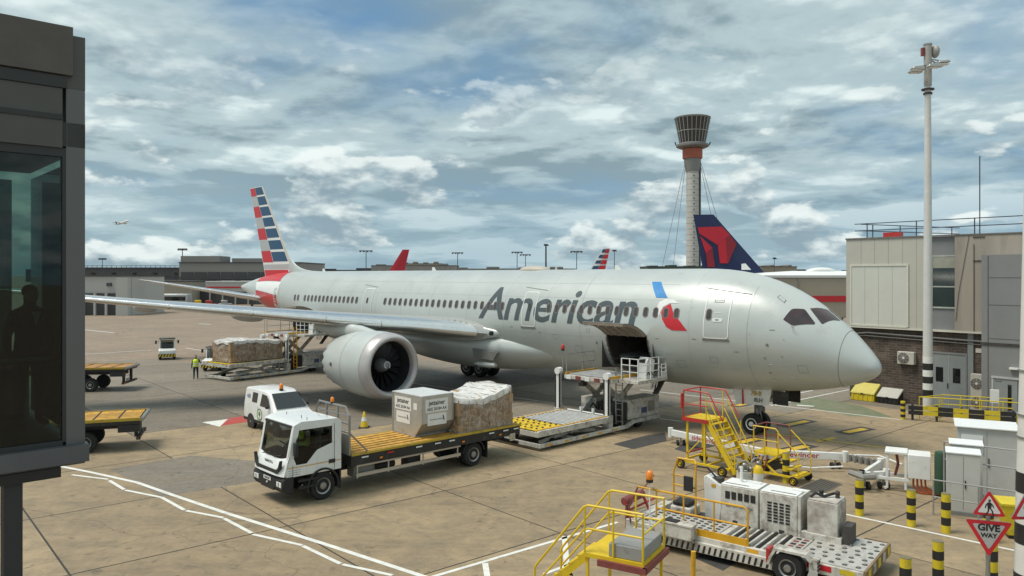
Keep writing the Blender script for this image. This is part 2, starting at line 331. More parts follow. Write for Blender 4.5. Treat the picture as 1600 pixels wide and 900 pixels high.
def polyline(pts, wd, z):
    P = [Vector(gp(*p)[:2]) for p in pts]; b = B()
    L_, R_ = [], []
    for i, p in enumerate(P):
        d = (P[min(i + 1, len(P) - 1)] - P[max(0, i - 1)]).normalized(); n = Vector((-d.y, d.x)) * wd / 2; L_.append(p + n); R_.append(p - n)
    for i in range(len(P) - 1): b.quad((*L_[i], z), (*R_[i], z), (*R_[i + 1], z), (*L_[i + 1], z))
    return b
struct(polyline([(60, 722), (142, 738), (214, 754), (274, 775), (351, 801), (437, 828), (516, 853), (668, 903), (760, 935)], .17, .005).obj('white_line', PAINTW, recalc=False, smooth=0), 'long solid white line curving across the near apron')
zz = [(112, 742, 169, 749), (171, 751, 194, 765), (196, 766, 251, 777), (252, 777, 288, 797), (291, 798, 349, 809), (350, 810, 393, 833), (395, 835, 472, 852), (473, 853, 532, 881), (535, 882, 613, 899)]
zr = T('zigzag_line', 'white zigzag dashes alongside the solid white line', 'marking'); zr['kind'] = 'structure'
for a in zz: stripe(a[:2], a[2:], .13, PAINTW, 'dash', None).parent = zr
for lab, a, b, wd, m in (
    ('white line below the yellow steps crossing to the transporter', (660, 906), (965, 816), .13, PAINTW),
    ('short white cross line beside the yellow steps', (882, 838), (886, 890), .16, PAINTW),
    ('short white tick at the bottom edge of the apron', (758, 880), (762, 905), .16, PAINTW),
    ('white lower edge of the hatched bay by the yellow steps', (850, 897), (898, 879), .12, PAINTW),
    ('faded pink and white line behind the yellow bollards', (1290, 797), (1640, 872), .12, PAINTW),
    ('yellow lead-in centre line running right from the nose gear', (1190, 676), (1500, 714), .16, PAINTY),
    ('yellow cross bar on the lead-in line', (1277, 690), (1304, 684), .30, PAINTY),
    ('long white line behind the nose gear', (1000, 609), (1408, 656), .12, PAINTW),
    ('white diagonal line under the radome', (1205, 634), (1326, 609), .12, PAINTW),
    ('short white line right of the nose gear door', (1235, 617), (1270, 610), .12, PAINTW),
    ('small white arrow on the green patch', (1245, 633), (1272, 635), .35, PAINTW),
    ('white line in front of the loader engine box', (1030, 654), (1068, 659), .12, PAINTW),
    ('white line past the loader towards the nose gear', (1010, 596), (1090, 590), .14, PAINTW),
    ('far white line behind the tow tractor', (100, 556), (236, 547), .22, PAINTW),
    ('far white dash in front of the wing', (128, 515), (178, 520), .35, PAINTW),
    ('long grey line on the stand behind the wrapped pallet', (640, 598), (880, 632), .12, PAINTW),
    ('thin white line beside the tail loader', (560, 542), (625, 551), .2, PAINTW),
    ('far white dash beyond the wing tip', (310, 506), (330, 507), .5, PAINTW),
    ('far white line right of the tractor', (290, 544), (400, 560), .2, PAINTW)):
    struct(stripe(a, b, wd, m, 'yellow_line' if m is PAINTY else 'white_line', None), lab)
for k, (a, b) in enumerate((((1227, 665), (1261, 658)), ((1321, 676), (1352, 670)), ((1225, 705), (1260, 697)), ((1150, 634), (1172, 630)), ((1155, 692), (1180, 686)))):
    nm = ['beside the nose wheel', 'furthest to the right', 'behind the small steps', 'between loader and nose gear', 'behind the tall yellow stairs'][k]
    r = T('stop_mark', 'yellow stop bar edged in black, ' + nm, 'marking', group='yellow stop bars'); r['kind'] = 'structure'
    d = (Vector(gp(*b)) - Vector(gp(*a))).normalized() * .35; A_, B_ = Vector(gp(*a)) - d, Vector(gp(*b)) + d
    stripe(A_[:2], B_[:2], .85, PAINTK, 'border', None, .005, False).parent = r; stripe(gp(*a)[:2], gp(*b)[:2], .42, PAINTY, 'bar', None, .009, False).parent = r
r = T('red_marker', 'red ground marker with white arrow tip beside the van', 'marking'); r['kind'] = 'structure'
flat('red_field', [gp(342, 666), gp(400, 657), (gp(396, 648)), gp(355, 654)], .005, PAINTR, r); flat('arrow_tip', [gp(316, 660), gp(343, 667), gp(356, 655)], .006, PAINTW, r)
for lab, P, m, z in (
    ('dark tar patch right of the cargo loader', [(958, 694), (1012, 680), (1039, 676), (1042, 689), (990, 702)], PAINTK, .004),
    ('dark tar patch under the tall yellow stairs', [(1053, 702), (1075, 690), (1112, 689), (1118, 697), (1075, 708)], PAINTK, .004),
    ('worn green painted area under the nose', [(1232, 630), (1270, 620), (1345, 634), (1395, 652), (1330, 650)], mat('worn_green_paint', (.15, .17, .10), .85, var=.2, dirt=.4, dcol=(.22, .18, .13), dscale=.6), .003),
    ('grey asphalt patch in front of the truck', [(172, 733), (300, 712), (420, 722), (404, 752), (252, 776)], G_ASP, .003),
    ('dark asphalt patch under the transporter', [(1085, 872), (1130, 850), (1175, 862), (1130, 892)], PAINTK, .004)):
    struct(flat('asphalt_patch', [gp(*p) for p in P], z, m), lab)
r = T('drain_cover', 'dark slotted drain grating in the apron behind the generator', 'drain'); r['kind'] = 'structure'
flat('frame', [gp(1245, 764), gp(1282, 748), gp(1318, 757), gp(1283, 774)], .005, mat('drain_iron', (.09, .08, .065), .7, var=.2), r)
for k in range(7):
    t = (k + .7) / 8; a = Vector(gp(1245, 764)).lerp(Vector(gp(1283, 774)), t); b = Vector(gp(1282, 748)).lerp(Vector(gp(1318, 757)), t); stripe(a[:2], b[:2], .05, G_TAR, 'slot', None, .009, False).parent = r
# ================================================================ the airliner
NOSE = (16.26, 33.73); HEAD = R(-45.42)
PAINT = mat('silver_grey_paint', (.49, .525, .51), .32, .18, var=.04, scale=.5, coat=.0, dirt=.08, dcol=(.35, .34, .31), dscale=.35)
def skin_paint():
    nt = PAINT.node_tree; b = nt.nodes['Principled BSDF']; N = nt.nodes.new; L = nt.links.new
    tc = N('ShaderNodeTexCoord'); sp = N('ShaderNodeSeparateXYZ'); L(tc.outputs['Object'], sp.inputs[0])
    # broad panel waviness and a few skin joints as fine relief
    n = N('ShaderNodeTexNoise'); n.inputs['Scale'].default_value = .55; n.inputs['Detail'].default_value = 3; L(tc.outputs['Object'], n.inputs['Vector'])
    bp = N('ShaderNodeBump'); bp.inputs['Strength'].default_value = .12; bp.inputs['Distance'].default_value = .05; L(n.outputs['Fac'], bp.inputs['Height']); L(bp.outputs[0], b.inputs['Normal'])
skin_paint()
LEAD = mat('polished_leading_edge', (.78, .78, .76), .22, .85, var=.04)
NAC = mat('nacelle_paint', (.50, .535, .52), .34, .12, var=.04, scale=.6, coat=.0)
LIP = mat('inlet_lip', (.50, .475, .47), .36, .35, var=.05)
UNDER = mat('wing_grey', (.40, .41, .40), .4, .2, var=.06, scale=.4)
WLINE = mat('door_outline', (.80, .80, .77), .5, var=.04); SEAM = mat('panel_seam', (.16, .16, .15), .6, var=.1)
LETT = mat('letter_slate', (.085, .105, .115), .35, .2, var=.06, scale=.8); LRED = mat('livery_red', (.52, .02, .03), .35, var=.05); LBLUE = mat('livery_navy', (.018, .075, .16), .35, var=.08)
LSKY = mat('livery_sky_blue', (.015, .21, .52), .35, var=.1); LWH = mat('livery_white', (.72, .74, .73), .35, var=.04); LGREY = mat('livery_grey', (.46, .48, .48), .35, .2, var=.05)
WIN = mat('cabin_window', (.055, .05, .048), .1, var=.2, spec=.7); RIM = mat('window_surround', (.20, .16, .145), .5, var=.1)
PN = [3.695, 8.845, 2.399, .877, 7.782, 1.79, .504, 9.153, 1.928, .707, 8.175, 2.056]
def gfn(s, L, a, b): return (1 - (1 - max(0, min(1, s / L))) ** a) ** b
def section(s):
    zn, Lt, pt, qt, Lb, pb, qb, Lw, pw, qw, ztop, zbot = PN
    zt = zn + (ztop - zn) * gfn(s, Lt, pt, qt); zb = zn - (zn - zbot) * gfn(s, Lb, pb, qb); wd = 2.885 * gfn(s, Lw, pw, qw)
    f = (1 - math.exp(-s / .05)) * math.exp(-s / .8); zt += .17 * f; zb -= .04 * f; wd += .24 * f
    if s > 50: zt -= 1.30 * ((s - 50) / 12) ** 2
    if s > 39: zb += 4.35 * ((s - 39) / 23) ** 1.6
    if s > 42: wd *= 1 - .88 * ((s - 42) / 20) ** 1.9
    return zt, zb, wd
def F_ang(s, t, off=0.):     # station, angle from the crown towards starboard
    zt, zb, wd = section(s); zc, h = (zt + zb) / 2, (zt - zb) / 2
    return (-s, -(wd + off) * math.sin(t), zc + (h + off) * math.cos(t))
def F_z(s, z, off=0.):       # station, height on the starboard side
    zt, zb, wd = section(s); zc, h = (zt + zb) / 2, (zt - zb) / 2
    c = max(-1, min(1, (z - zc) / h)); return F_ang(s, math.acos(c), off)
air = T('airliner', 'large silver grey airliner with dark American title and striped tail parked nose right', 'airliner', (*NOSE, 0), HEAD)
HOLES = ((10.42, 13.10, R(97), R(136)), (42.9, 46.6, R(99), R(136)))
ss = sorted(set([.003, .02, .05, .1, .18, .28, .4, .55, .75, 1, 1.3, 1.6, 2, 2.4, 2.8, 3.2, 3.7, 4.2, 4.8, 5.4, 6, 6.7, 7.4, 8.2, 9, 9.7] + [10.42, 11.8, 13.1] + [14.5 + i * 1.9 for i in range(15)] + [42.9, 44.7, 46.6] + [48, 49.5, 51, 52.5, 54, 55.5, 57, 58.5, 60, 61, 61.7, 62]))
tt = sorted(set([R(97), R(99), R(136)] + [R(360 * i / 64) for i in range(64)]))
fb = B(); n = len(tt); fb.v = [F_ang(s, t) for s in ss for t in tt]
for i in range(len(ss) - 1):
    for j in range(n):
        a, b2 = tt[j], tt[(j + 1) % n] or 2 * math.pi
        sm, tm = (ss[i] + ss[i + 1]) / 2, (a + b2) / 2
        if any(h[0] < sm < h[1] and h[2] < tm < h[3] for h in HOLES): continue
        fb.f.append((i * n + j, (i + 1) * n + j, (i + 1) * n + (j + 1) % n, i * n + (j + 1) % n))
fb.f += [tuple(range(n)), tuple((len(ss) - 1) * n + j for j in range(n))[::-1]]
fus = fb.obj('fuselage', PAINT, air, smooth=50)
def fpatch(name, poly, m, off=.012, parent=None, ang=False, step=.22):
    """print or panel that follows the skin: polygon in (station, height) or (station, angle in degrees)"""
    bm = bmesh.new(); bm.faces.new([bm.verts.new((p[0], p[1], 0)) for p in poly])
    return fwrap(name, bm, m, off, parent, ang, step)
def fwrap(name, bm, m, off=.012, parent=None, ang=False, step=.22):
    bmesh.ops.triangulate(bm, faces=bm.faces[:])
    ys = [v.co.y for v in bm.verts]; xs = [v.co.x for v in bm.verts]; st = step * (20 if ang else 1)
    for a0, a1, nrm, k in ((min(ys), max(ys), (0, 1, 0), st), (min(xs), max(xs), (1, 0, 0), step * 4 if max(xs) > 9 else step)):
        c = math.ceil(a0 / k) * k
        while c < a1:
            bmesh.ops.bisect_plane(bm, geom=bm.verts[:] + bm.edges[:] + bm.faces[:], plane_co=(c * nrm[0], c * nrm[1], 0), plane_no=nrm); c += k
    for v in bm.verts: v.co = F_ang(v.co.x, R(v.co.y), off) if ang else F_z(v.co.x, v.co.y, off)
    me = bpy.data.meshes.new(name); bm.normal_update(); bm.to_mesh(me); bm.free(); return link(name, me, m, parent or fus, smooth=60)
def rrect(s0, s1, z0, z1, r, n=4):
    P = []
    for cx, cy, a0 in ((s1 - r, z1 - r, 0), (s0 + r, z1 - r, 90), (s0 + r, z0 + r, 180), (s1 - r, z0 + r, 270)):
        P += [(cx + r * math.cos(R(a0 + 90 * i / n)), cy + r * math.sin(R(a0 + 90 * i / n))) for i in range(n + 1)]
    return P
def ring(name, s0, s1, z0, z1, r, wd, m, off, parent):
    o, i = rrect(s0, s1, z0, z1, r), rrect(s0 + wd, s1 - wd, z0 + wd, z1 - wd, max(.02, r - wd)); k = len(o); b = B()
    def dens(P): return [F_z(*p, off) for p in P]
    def sub(P):
        Q = []
        for a, c in zip(P, P[1:] + P[:1]):
            m_ = max(1, int(max(abs(a[0] - c[0]), abs(a[1] - c[1])) / .25)); Q += [(a[0] + (c[0] - a[0]) * t / m_, a[1] + (c[1] - a[1]) * t / m_) for t in range(m_)]
        return Q
    # subdivide both outlines alike
    O, I = [], []
    for q in range(k):
        a, c, a2, c2 = o[q], o[(q + 1) % k], i[q], i[(q + 1) % k]; m_ = max(1, int(math.dist(a, c) / .25))
        for t in range(m_): O.append((a[0] + (c[0] - a[0]) * t / m_, a[1] + (c[1] - a[1]) * t / m_)); I.append((a2[0] + (c2[0] - a2[0]) * t / m_, a2[1] + (c2[1] - a2[1]) * t / m_))
    k = len(O); b.v = dens(O) + dens(I); b.f = [(q, (q + 1) % k, k + (q + 1) % k, k + q) for q in range(k)]
    return b.obj(name, m, parent, smooth=60)
# cabin windows, each its own pane with a surround
for s in [8.72 + .615 * i for i in range(15)] + [21.2 + .615 * i for i in range(21)] + [37.2 + .60 * i for i in range(14)] + [46.2, 46.8]:
    o = fpatch('window', rrect(s - .135, s + .135, 5.70, 6.17, .125, 3), WIN, .016)
    ring('window_surround', s - .165, s + .165, 5.67, 6.20, .15, .04, RIM, .018, o)
def cabin_door(s0, s1, z0=4.80, z1=6.84, full=True):
    d = fpatch('door', rrect(s0, s1, z0, z1, .16), PAINT, .010)
    ring('outline', s0, s1, z0, z1, .16, .045, WLINE, .020, d); fpatch('sill', [(s0 - .04, z0 - .12), (s1 + .04, z0 - .12), (s1 + .04, z0 - .02), (s0 - .04, z0 - .02)], SEAM, .022, d)
    sm = (s0 + s1) / 2
    if full:
        fpatch('door_window', rrect(s1 - .36, s1 - .14, 5.70, 6.17, .1, 3), WIN, .024, d); ring('window_surround', s1 - .40, s1 - .10, 5.66, 6.21, .13, .035, RIM, .026, d)
        fpatch('handle', rrect(sm - .32, sm + .18, 5.60, 5.78, .08), LWH, .026, d); fpatch('handle_slot', rrect(sm - .14, sm + .04, 5.66, 5.72, .03), SEAM, .030, d); ring('vent_flap', sm - .25, sm + .22, 6.52, 6.64, .03, .018, SEAM, .024, d)
        fpatch('placard', [(sm - .2, 6.02), (sm + .1, 6.02), (sm + .1, 6.05), (sm - .2, 6.05)], LWH, .024, d)
    else: fpatch('door_window', rrect(sm - .12, sm + .1, 5.72, 6.15, .1, 3), WIN, .024, d)
cabin_door(5.96, 7.22); cabin_door(18.33, 19.45, full=False); cabin_door(35.15, 36.4, full=False); cabin_door(50.3, 51.4, 4.95, 6.75, full=False)
for (a, b) in (((7.5, 7.22), (5.2, 6.93)), ((19.7, 7.12), (17.8, 6.95)), ((36.9, 7.12), (35.0, 6.95))): fpatch('rain_gutter', [a, b, (b[0], b[1] - .025), (a[0], a[1] - .025)], SEAM, .014)
# title
me = text_mesh('American', 1., .013, .16, 'LEFT', res=4, space=.97)
bm = bmesh.new(); bm.from_mesh(me); xs = [v.co.x for v in bm.verts]; ys = [v.co.y for v in bm.verts]; x0, x1, y0, y1 = min(xs), max(xs), min(ys), max(ys)
for v in bm.verts:
    fx = (v.co.x - x0) / (x1 - x0); v.co = (23.25 - fx * 12.15, 5.10 + (v.co.y - y0) / (y1 - y0) * 1.98, 0)
bmesh.ops.dissolve_limit(bm, angle_limit=.01, verts=bm.verts[:], edges=bm.edges[:]); fwrap('title', bm, LETT, .013)
fpatch('emblem_blue', [(10.82, 7.48), (10.25, 7.48), (9.42, 6.68), (10.12, 6.68)], LSKY, .013)
fpatch('emblem_red', [(9.15, 6.40), (8.90, 5.96), (8.45, 5.53), (8.05, 5.10), (8.92, 5.09), (9.25, 5.25), (9.50, 5.60), (9.62, 5.95), (9.52, 6.20)], LRED, .013)
fpatch('emblem_white', [(9.92, 6.20), (9.85, 6.48), (9.5, 6.62), (9.02, 6.60), (8.70, 6.44), (8.95, 6.43), (9.2, 6.42), (9.55, 6.24), (9.67, 5.98), (9.72, 5.7)], LWH, .0125)
# flight deck glazing
COCK = mat('cockpit_glass', (.05, .028, .03), .05, var=.35, scale=1.6, spec=.9)
for nm, sg in (('starboard', 1), ('port', -1)):
    for P in ([(3.62, 62), (3.42, 46), (3.36, 43.5), (2.98, 36), (2.90, 36.5), (2.40, 48), (2.42, 51), (3.12, 64), (3.25, 65)], [(2.80, 29), (2.74, 27), (2.36, 5), (2.30, 3), (1.76, 3.5), (1.73, 6), (2.12, 42), (2.18, 43)]):
        o = fpatch('cockpit_window', [(a, sg * t) for a, t in P], COCK, .016, ang=True, step=.2)
for P, nm in (([(4.15, 37), (4.1, 32), (3.75, 36), (3.77, 41)], 'escape_hatch'),):
    cx = sum(p[0] for p in P) / 4; cy = sum(p[1] for p in P) / 4
    fpatch(nm, P, SEAM, .010, ang=True); fpatch('hatch_panel', [(cx + (a - cx) * .82, cy + (b - cy) * .82) for a, b in P], PAINT, .014, ang=True)
# radome seam and other seams round the hull
def hoop(s, t0, t1, wd, name='seam', off=.009, lean=0.):
    b = B(); k = 40; A = [t0 + (t1 - t0) * i / k for i in range(k + 1)]
    b.v = [F_ang(s + lean * math.cos(R(t)), R(t), off) for t in A] + [F_ang(s + lean * math.cos(R(t)) + wd, R(t), off) for t in A]
    b.f = [(i, i + 1, k + 2 + i, k + 1 + i) for i in range(k)]; return b.obj(name, SEAM, fus)
hoop(1.36, 0, 360, .018, lean=-.12); hoop(5.1, 30, 150, .008, off=.005); hoop(14.9, 20, 160, .008, off=.005); hoop(28.2, 0, 100, .008, off=.005); hoop(41.6, 0, 120, .008, off=.005)
for s in (8.0, 17.6, 21.0, 24.4, 31.5, 34.6, 38.2, 47.4): hoop(s, 15, 165, .005, off=.004)
for z_, s0_, s1_ in ((7.35, 9, 46), (3.35, 5.5, 17), (4.45, 14, 21), (6.55, 8, 40)): fpatch('lap_seam', [(s0_, z_), (s1_, z_), (s1_, z_ + .007), (s0_, z_ + .007)], mat('faint_seam', (.34, .35, .34), .5), .004)
for s0_, s1_, z0_, z1_ in ((15.0, 15.5, 3.5, 3.9), (16.6, 17.0, 4.2, 4.45), (8.4, 8.9, 3.2, 3.6), (38.4, 39.1, 4.1, 4.6), (2.6, 3.0, 3.4, 3.75), (6.6, 7.0, 3.6, 3.9), (14.2, 14.45, 4.7, 4.9)): ring('service_hatch', s0_, s1_, z0_, z1_, .05, .012, mat('hatch_seam', (.24, .24, .23), .5), .007, fus)
for s0_, z_ in ((9.7, 4.6), (7.6, 4.7), (14.6, 5.2), (17.9, 4.5), (5.5, 4.2), (20.2, 4.7), (34.7, 4.6), (3.9, 5.3)): fpatch('stencil', [(s0_, z_), (s0_ + .22, z_), (s0_ + .22, z_ + .03), (s0_, z_ + .03)], SEAM, .008)
for s, z, r in ((4.2, 4.62, .07), (4.35, 4.0, .05), (4.25, 3.3, .05), (3.5, 4.9, .02), (5.0, 5.1, .02), (13.82, 4.15, .075), (3.6, 4.1, .03), (7.9, 6.25, .02)):
    o = fpatch('port_cap', rrect(s - r, s + r, z - r, z + r, r * .95, 3), STEEL, .014); 
    if r > .06: fpatch('cap_hole', rrect(s - r * .5, s + r * .5, z - r * .5, z + r * .5, r * .45, 3), SEAM, .018)
for s, z in ((4.1, 3.75), (4.2, 2.95), (3.2, 5.52), (3.3, 3.2)):
    p = Vector(F_z(s, z)); q = p + Vector((0, -.16, -.02)); B().tube([p, q, q + Vector((.16, 0, 0))], .018).obj('probe', ALU, fus)
# cargo holds behind the open doors
for (s0, s1, t0, t1), aft in zip(HOLES, (0, 1)):
    b = B(); top, bot = [F_ang(s, t0) for s in (s0, s1)], [F_ang(s, t1) for s in (s0, s1)]
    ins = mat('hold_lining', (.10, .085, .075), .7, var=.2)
    zf, zc = bot[0][2] - .05, top[0][2] + .1; x0, x1 = -s0 + .3, -s1 - .3
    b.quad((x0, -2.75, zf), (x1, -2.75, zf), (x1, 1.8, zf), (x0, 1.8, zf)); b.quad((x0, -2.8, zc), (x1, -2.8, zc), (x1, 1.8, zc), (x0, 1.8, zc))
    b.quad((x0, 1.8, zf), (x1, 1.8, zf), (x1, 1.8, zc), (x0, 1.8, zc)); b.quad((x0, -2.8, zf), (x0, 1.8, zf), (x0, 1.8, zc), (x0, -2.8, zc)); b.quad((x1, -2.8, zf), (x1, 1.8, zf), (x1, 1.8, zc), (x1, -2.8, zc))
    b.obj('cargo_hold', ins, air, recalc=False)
    fr = B(); k = 8; A = [t0 + (t1 - t0) * i / k for i in range(k + 1)]
    for s, d in ((s0, .0), (s1, -.0)): 
        for i in range(k): fr.bar(F_ang(s, A[i], -.06), F_ang(s, A[i + 1], -.06), .10, .12)
    fr.bar(F_ang(s0, t1, -.05), F_ang(s1, t1, -.05), .10, .12); fr.bar(F_ang(s0, t0, -.05), F_ang(s1, t0, -.05), .08, .1); fr.obj('door_frame', mat('hold_frame', (.13, .11, .09), .6, var=.2), air)
    # the open door: the same curved panel swung up about its top edge
    dm = B(); hinge = Vector(F_ang(s0, t0)); rot = R(134); k = 10
    def swing(p, off):
        p = Vector((p[0], p[1] - 0, p[2])) - Vector((0, hinge.y, hinge.z)); y, z = p.y, p.z; c, s_ = math.cos(-rot), math.sin(-rot)
        return (p.x, hinge.y - .06 + y * c - z * s_, hinge.z + .03 + y * s_ + z * c)
    rings = []
    for i in range(k + 1):
        t = t0 + (t1 - t0) * i / k; o1, o2 = F_ang(s0 + .03, t, 0), F_ang(s1 - .03, t, 0); i1, i2 = F_ang(s0 + .06, t, -.14), F_ang(s1 - .06, t, -.14)
        rings.append([swing(o1, 0), swing(o2, 0), swing(i2, 0), swing(i1, 0)])
    d = dm.loft(rings).obj('cargo_door', mat('door_inner', (.24, .20, .165), .6, var=.12, dirt=.2, dscale=3), air, smooth=30)
    sk = B(); o_ = []
    for i in range(k + 1):
        t = t0 + (t1 - t0) * i / k; o_.append([swing(F_ang(s0 + .02, t, .012), 0), swing(F_ang(s1 - .02, t, .012), 0)])
    sk.loft(o_, caps=False, closed=False).obj('door_skin', PAINT, d, smooth=60)
    for q in range(1, 5):
        rb = B(); s = s0 + (s1 - s0) * q / 5
        for i in range(k): rb.bar(swing(F_ang(s, t0 + (t1 - t0) * i / k, -.16), 0), swing(F_ang(s, t0 + (t1 - t0) * (i + 1) / k, -.16), 0), .05, .05)
        rb.obj('stiffener', ALU, d)
# belly fairing
rings = []
for i in range(25):
    u = i / 24; s = 12.5 + 27 * u; e = max(.03, math.sin(math.pi * u)) ** 1.05; zc = 3.35
    rings.append([(-s, -(1.1 + 2.1 * e) * math.sin(R(a)) , zc + (1.74 * e) * math.cos(R(a)) * (1 if math.cos(R(a)) < 0 else .95)) for a in range(0, 360, 10)])
fair = B().loft(rings).obj('belly_fairing', PAINT, air, smooth=60)
B().prism([(-21.6, 2.60), (-23.4, 2.66), (-23.5, 3.22), (-21.2, 3.12)], 'y', -3.18, -3.02).obj('air_inlet', SEAM, fair)
B().lathe([(.02, 0), (.16, .5), (.19, 1.3), (.16, 1.9), (.10, 2.02)], (-23.6, -2.95, 2.25), (1, 0, .02), 12).obj('ram_duct', PAINT, fair)
# antenna dome and blades on the crown
B().ball((-21.1, 0, 8.17), 1.25, .55, .27, 20, 10).obj('antenna_dome', mat('dome_beige', (.46, .42, .36), .5, var=.06), air)
for s in (6.2, 14.2, 31, 46.3): B().prism([(-s, 8.1), (-s - .5, 8.1), (-s - .5, 8.4), (-s - .3, 8.42)], 'y', -.02, .02).obj('blade_antenna', LWH, air)
# ---- wings
def foil(c0, c1, k=9, t=.12):
    up = [(c0 + (c1 - c0) * (1 - math.cos(math.pi * i / k)) / 2) for i in range(k + 1)]
    th = lambda x: t * 5 * (.2969 * math.sqrt(x) - .126 * x - .3516 * x * x + .2843 * x ** 3 - .1036 * x ** 4)
    return [(x, th(x) * 1.05 + .01 * math.sin(math.pi * x)) for x in up] + [(x, -th(x) * .85 + .01 * math.sin(math.pi * x)) for x in up[::-1][0 if c1 < 1 else 1:-1 if c0 == 0 else None]]
WST = [(2.2, 21.75, 12.4, 4.05, .135), (3.2, 22.3, 11.6, 4.22, .13), (6.4, 24.55, 9.7, 4.62, .12), (9.75, 27.0, 8.0, 5.02, .115), (14, 30.0, 6.5, 5.52, .11), (18, 32.8, 5.35, 5.98, .105), (22, 35.6, 4.3, 6.47, .10), (26, 38.4, 3.2, 7.05, .10), (28.4, 40.2, 2.3, 7.45, .09), (29.5, 41.5, 1.4, 7.66, .08), (30.05, 42.7, .5, 7.78, .07)]
def wing_ring(st, c0, c1, grow=0.):
    l, sl, ch, z, t = st; return [(-(sl + x * ch), -l, z + y * ch + (grow if y > 0 else -grow)) for x, y in foil(c0, c1, 9, t)]
def lerp_st(u, S): 
    for a, b in zip(S, S[1:]):
        if a[0] <= u <= b[0]:
            f = (u - a[0]) / (b[0] - a[0]); return tuple(p + (q - p) * f for p, q in zip(a, b))
wing = B().loft([wing_ring(s, 0, 1) for s in WST]).obj('wing', UNDER, air, smooth=40)
for l0, l1 in ((3.6, 8.3), (8.35, 10.95), (11.0, 14.4), (14.45, 18.2), (18.25, 22.0), (22.05, 25.8), (25.85, 28.9)):
    B().loft([wing_ring(lerp_st(l0 + (l1 - l0) * i / 3, WST), 0, .13, .018) for i in range(4)]).obj('slat', LEAD, wing, smooth=50)
for l in (6.2, 12.8, 18.2, 23.4):
    st = lerp_st(l, WST); x = -(st[1] + st[2] * .78); L_ = 1.1 + st[2] * .18
    B().ball((x, -l, st[3] - st[2] * .03 - .04), L_, .22, .30, 12, 10).obj('flap_track_fairing', UNDER, wing, smooth=60)
B().cyl((-21.65, -3.35, 4.28), (-21.5, -3.34, 4.28), .14, n=14).obj('landing_light', DGLASS, wing)
B().loft([[(-(20.9 + .95 * i), -(2.35 + 1.0 * math.sin(math.pi * i / 8) ** .8 + .12 * math.cos(R(a))), 4.22 + (.04 + .70 * math.sin(math.pi * i / 8)) * math.sin(R(a)) * .8) for a in range(0, 360, 20)] for i in range(9)]).obj('wing_root_glove', PAINT, wing, smooth=60)
# ---- engine
eng = B(); ex, ey, ez = -22.75, -9.75, 2.66
outer = [(1.50, .32), (1.56, .10), (1.64, .02), (1.72, .0), (1.79, -.06), (1.86, -.20), (1.90, -.42)]
lip = B().lathe([(1.44, .0 - .45), (1.43, -.25), (1.47, -.10), (1.55, -.01), (1.62, .03), (1.70, .0), (1.78, -.09), (1.86, -.30), (1.905, -.62)], (ex, ey, ez), (1, 0, 0), 48, caps=False).obj('inlet_lip', LIP, air, smooth=80)
cow = [(1.905, -.62), (1.935, -1.1), (1.945, -1.7), (1.93, -2.4), (1.86, -3.2), (1.74, -3.9), (1.60, -4.55)]
b = B(); k = 72
for r_, h in cow + [(1.50, -5.0)]:
    b.v += [(ex + h + (-.22 * abs(((j * 18 / k) % 1) * 2 - 1) if h == -5.0 else 0), ey + r_ * math.cos(2 * math.pi * j / k), ez + r_ * math.sin(2 * math.pi * j / k)) for j in range(k)]
for i in range(len(cow)):
    b.f += [(i * k + j, i * k + (j + 1) % k, (i + 1) * k + (j + 1) % k, (i + 1) * k + j) for j in range(k)]
nac = b.obj('nacelle', NAC, air, smooth=60)
B().lathe([(1.440, -.45), (1.425, -.8), (1.42, -1.9), (1.35, -4.6), (1.47, -4.98)], (ex, ey, ez), (1, 0, 0), 48, caps=False).obj('inlet_duct', mat('duct_lining', (.035, .038, .042), .4, .3, var=.1), nac, smooth=80, recalc=False)
B().lathe([(1.42, -1.75), (.02, -1.76)], (ex, ey, ez), (1, 0, 0), 32, caps=False).obj('fan_backing', BLK, nac)
B().lathe([(.95, -4.3), (.80, -5.2), (.50, -5.9), (.05, -6.4)], (ex, ey, ez), (1, 0, 0), 32).obj('exhaust_cone', STEEL, nac, smooth=60)
FANM = mat('fan_blade', (.035, .035, .04), .4, .4, var=.1)
for q in range(18):
    a = 2 * math.pi * q / 18; bl = B(); P = []
    for r_, tw, wd in ((.36, .35, .30), (.8, .75, .40), (1.2, 1.0, .42), (1.40, 1.12, .40)):
        for sgn in (-1, 1):
            t = a + sgn * wd * .5 * math.sin(tw) / r_; P.append((ex - 1.35 - sgn * wd * .35 * math.cos(tw), ey + r_ * math.cos(t), ez + r_ * math.sin(t)))
    bl.add(P, [(0, 1, 3, 2), (2, 3, 5, 4), (4, 5, 7, 6)]).obj('fan_blade', FANM, nac, recalc=False, smooth=60)
spn = B().lathe([(.42, -1.35), (.40, -1.15), (.30, -.85), (.15, -.62), (.02, -.55)], (ex, ey, ez), (1, 0, 0), 24).obj('spinner', mat('spinner_grey', (.22, .22, .23), .4, .3, var=.1), nac, smooth=60)
sw = B()
for i in range(14):
    a, r_ = -.5 + i * .33, .30 - i * .012; h = -.80 + (.30 - r_) * 1.1; a2, r2 = a + .33, r_ - .012; h2 = -.80 + (.30 - r2) * 1.1
    sw.bar((ex + h, ey + r_ * math.cos(a), ez + r_ * math.sin(a)), (ex + h2, ey + r2 * math.cos(a2), ez + r2 * math.sin(a2)), .06, .05)
sw.obj('swirl_mark', LWH, spn)
B().loft([[(ex + x, ey + w_ * math.cos(R(a)), z + h * math.sin(R(a))) for a in range(0, 360, 20)] for x, w_, z, h in ((-1.3, .04, 4.48, .06), (-1.9, .22, 4.44, .18), (-3.2, .32, 4.48, .36), (-4.4, .34, 4.50, .40), (-6.5, .28, 4.45, .40), (-8.5, .10, 4.55, .2))]).obj('pylon', NAC, air, smooth=60)
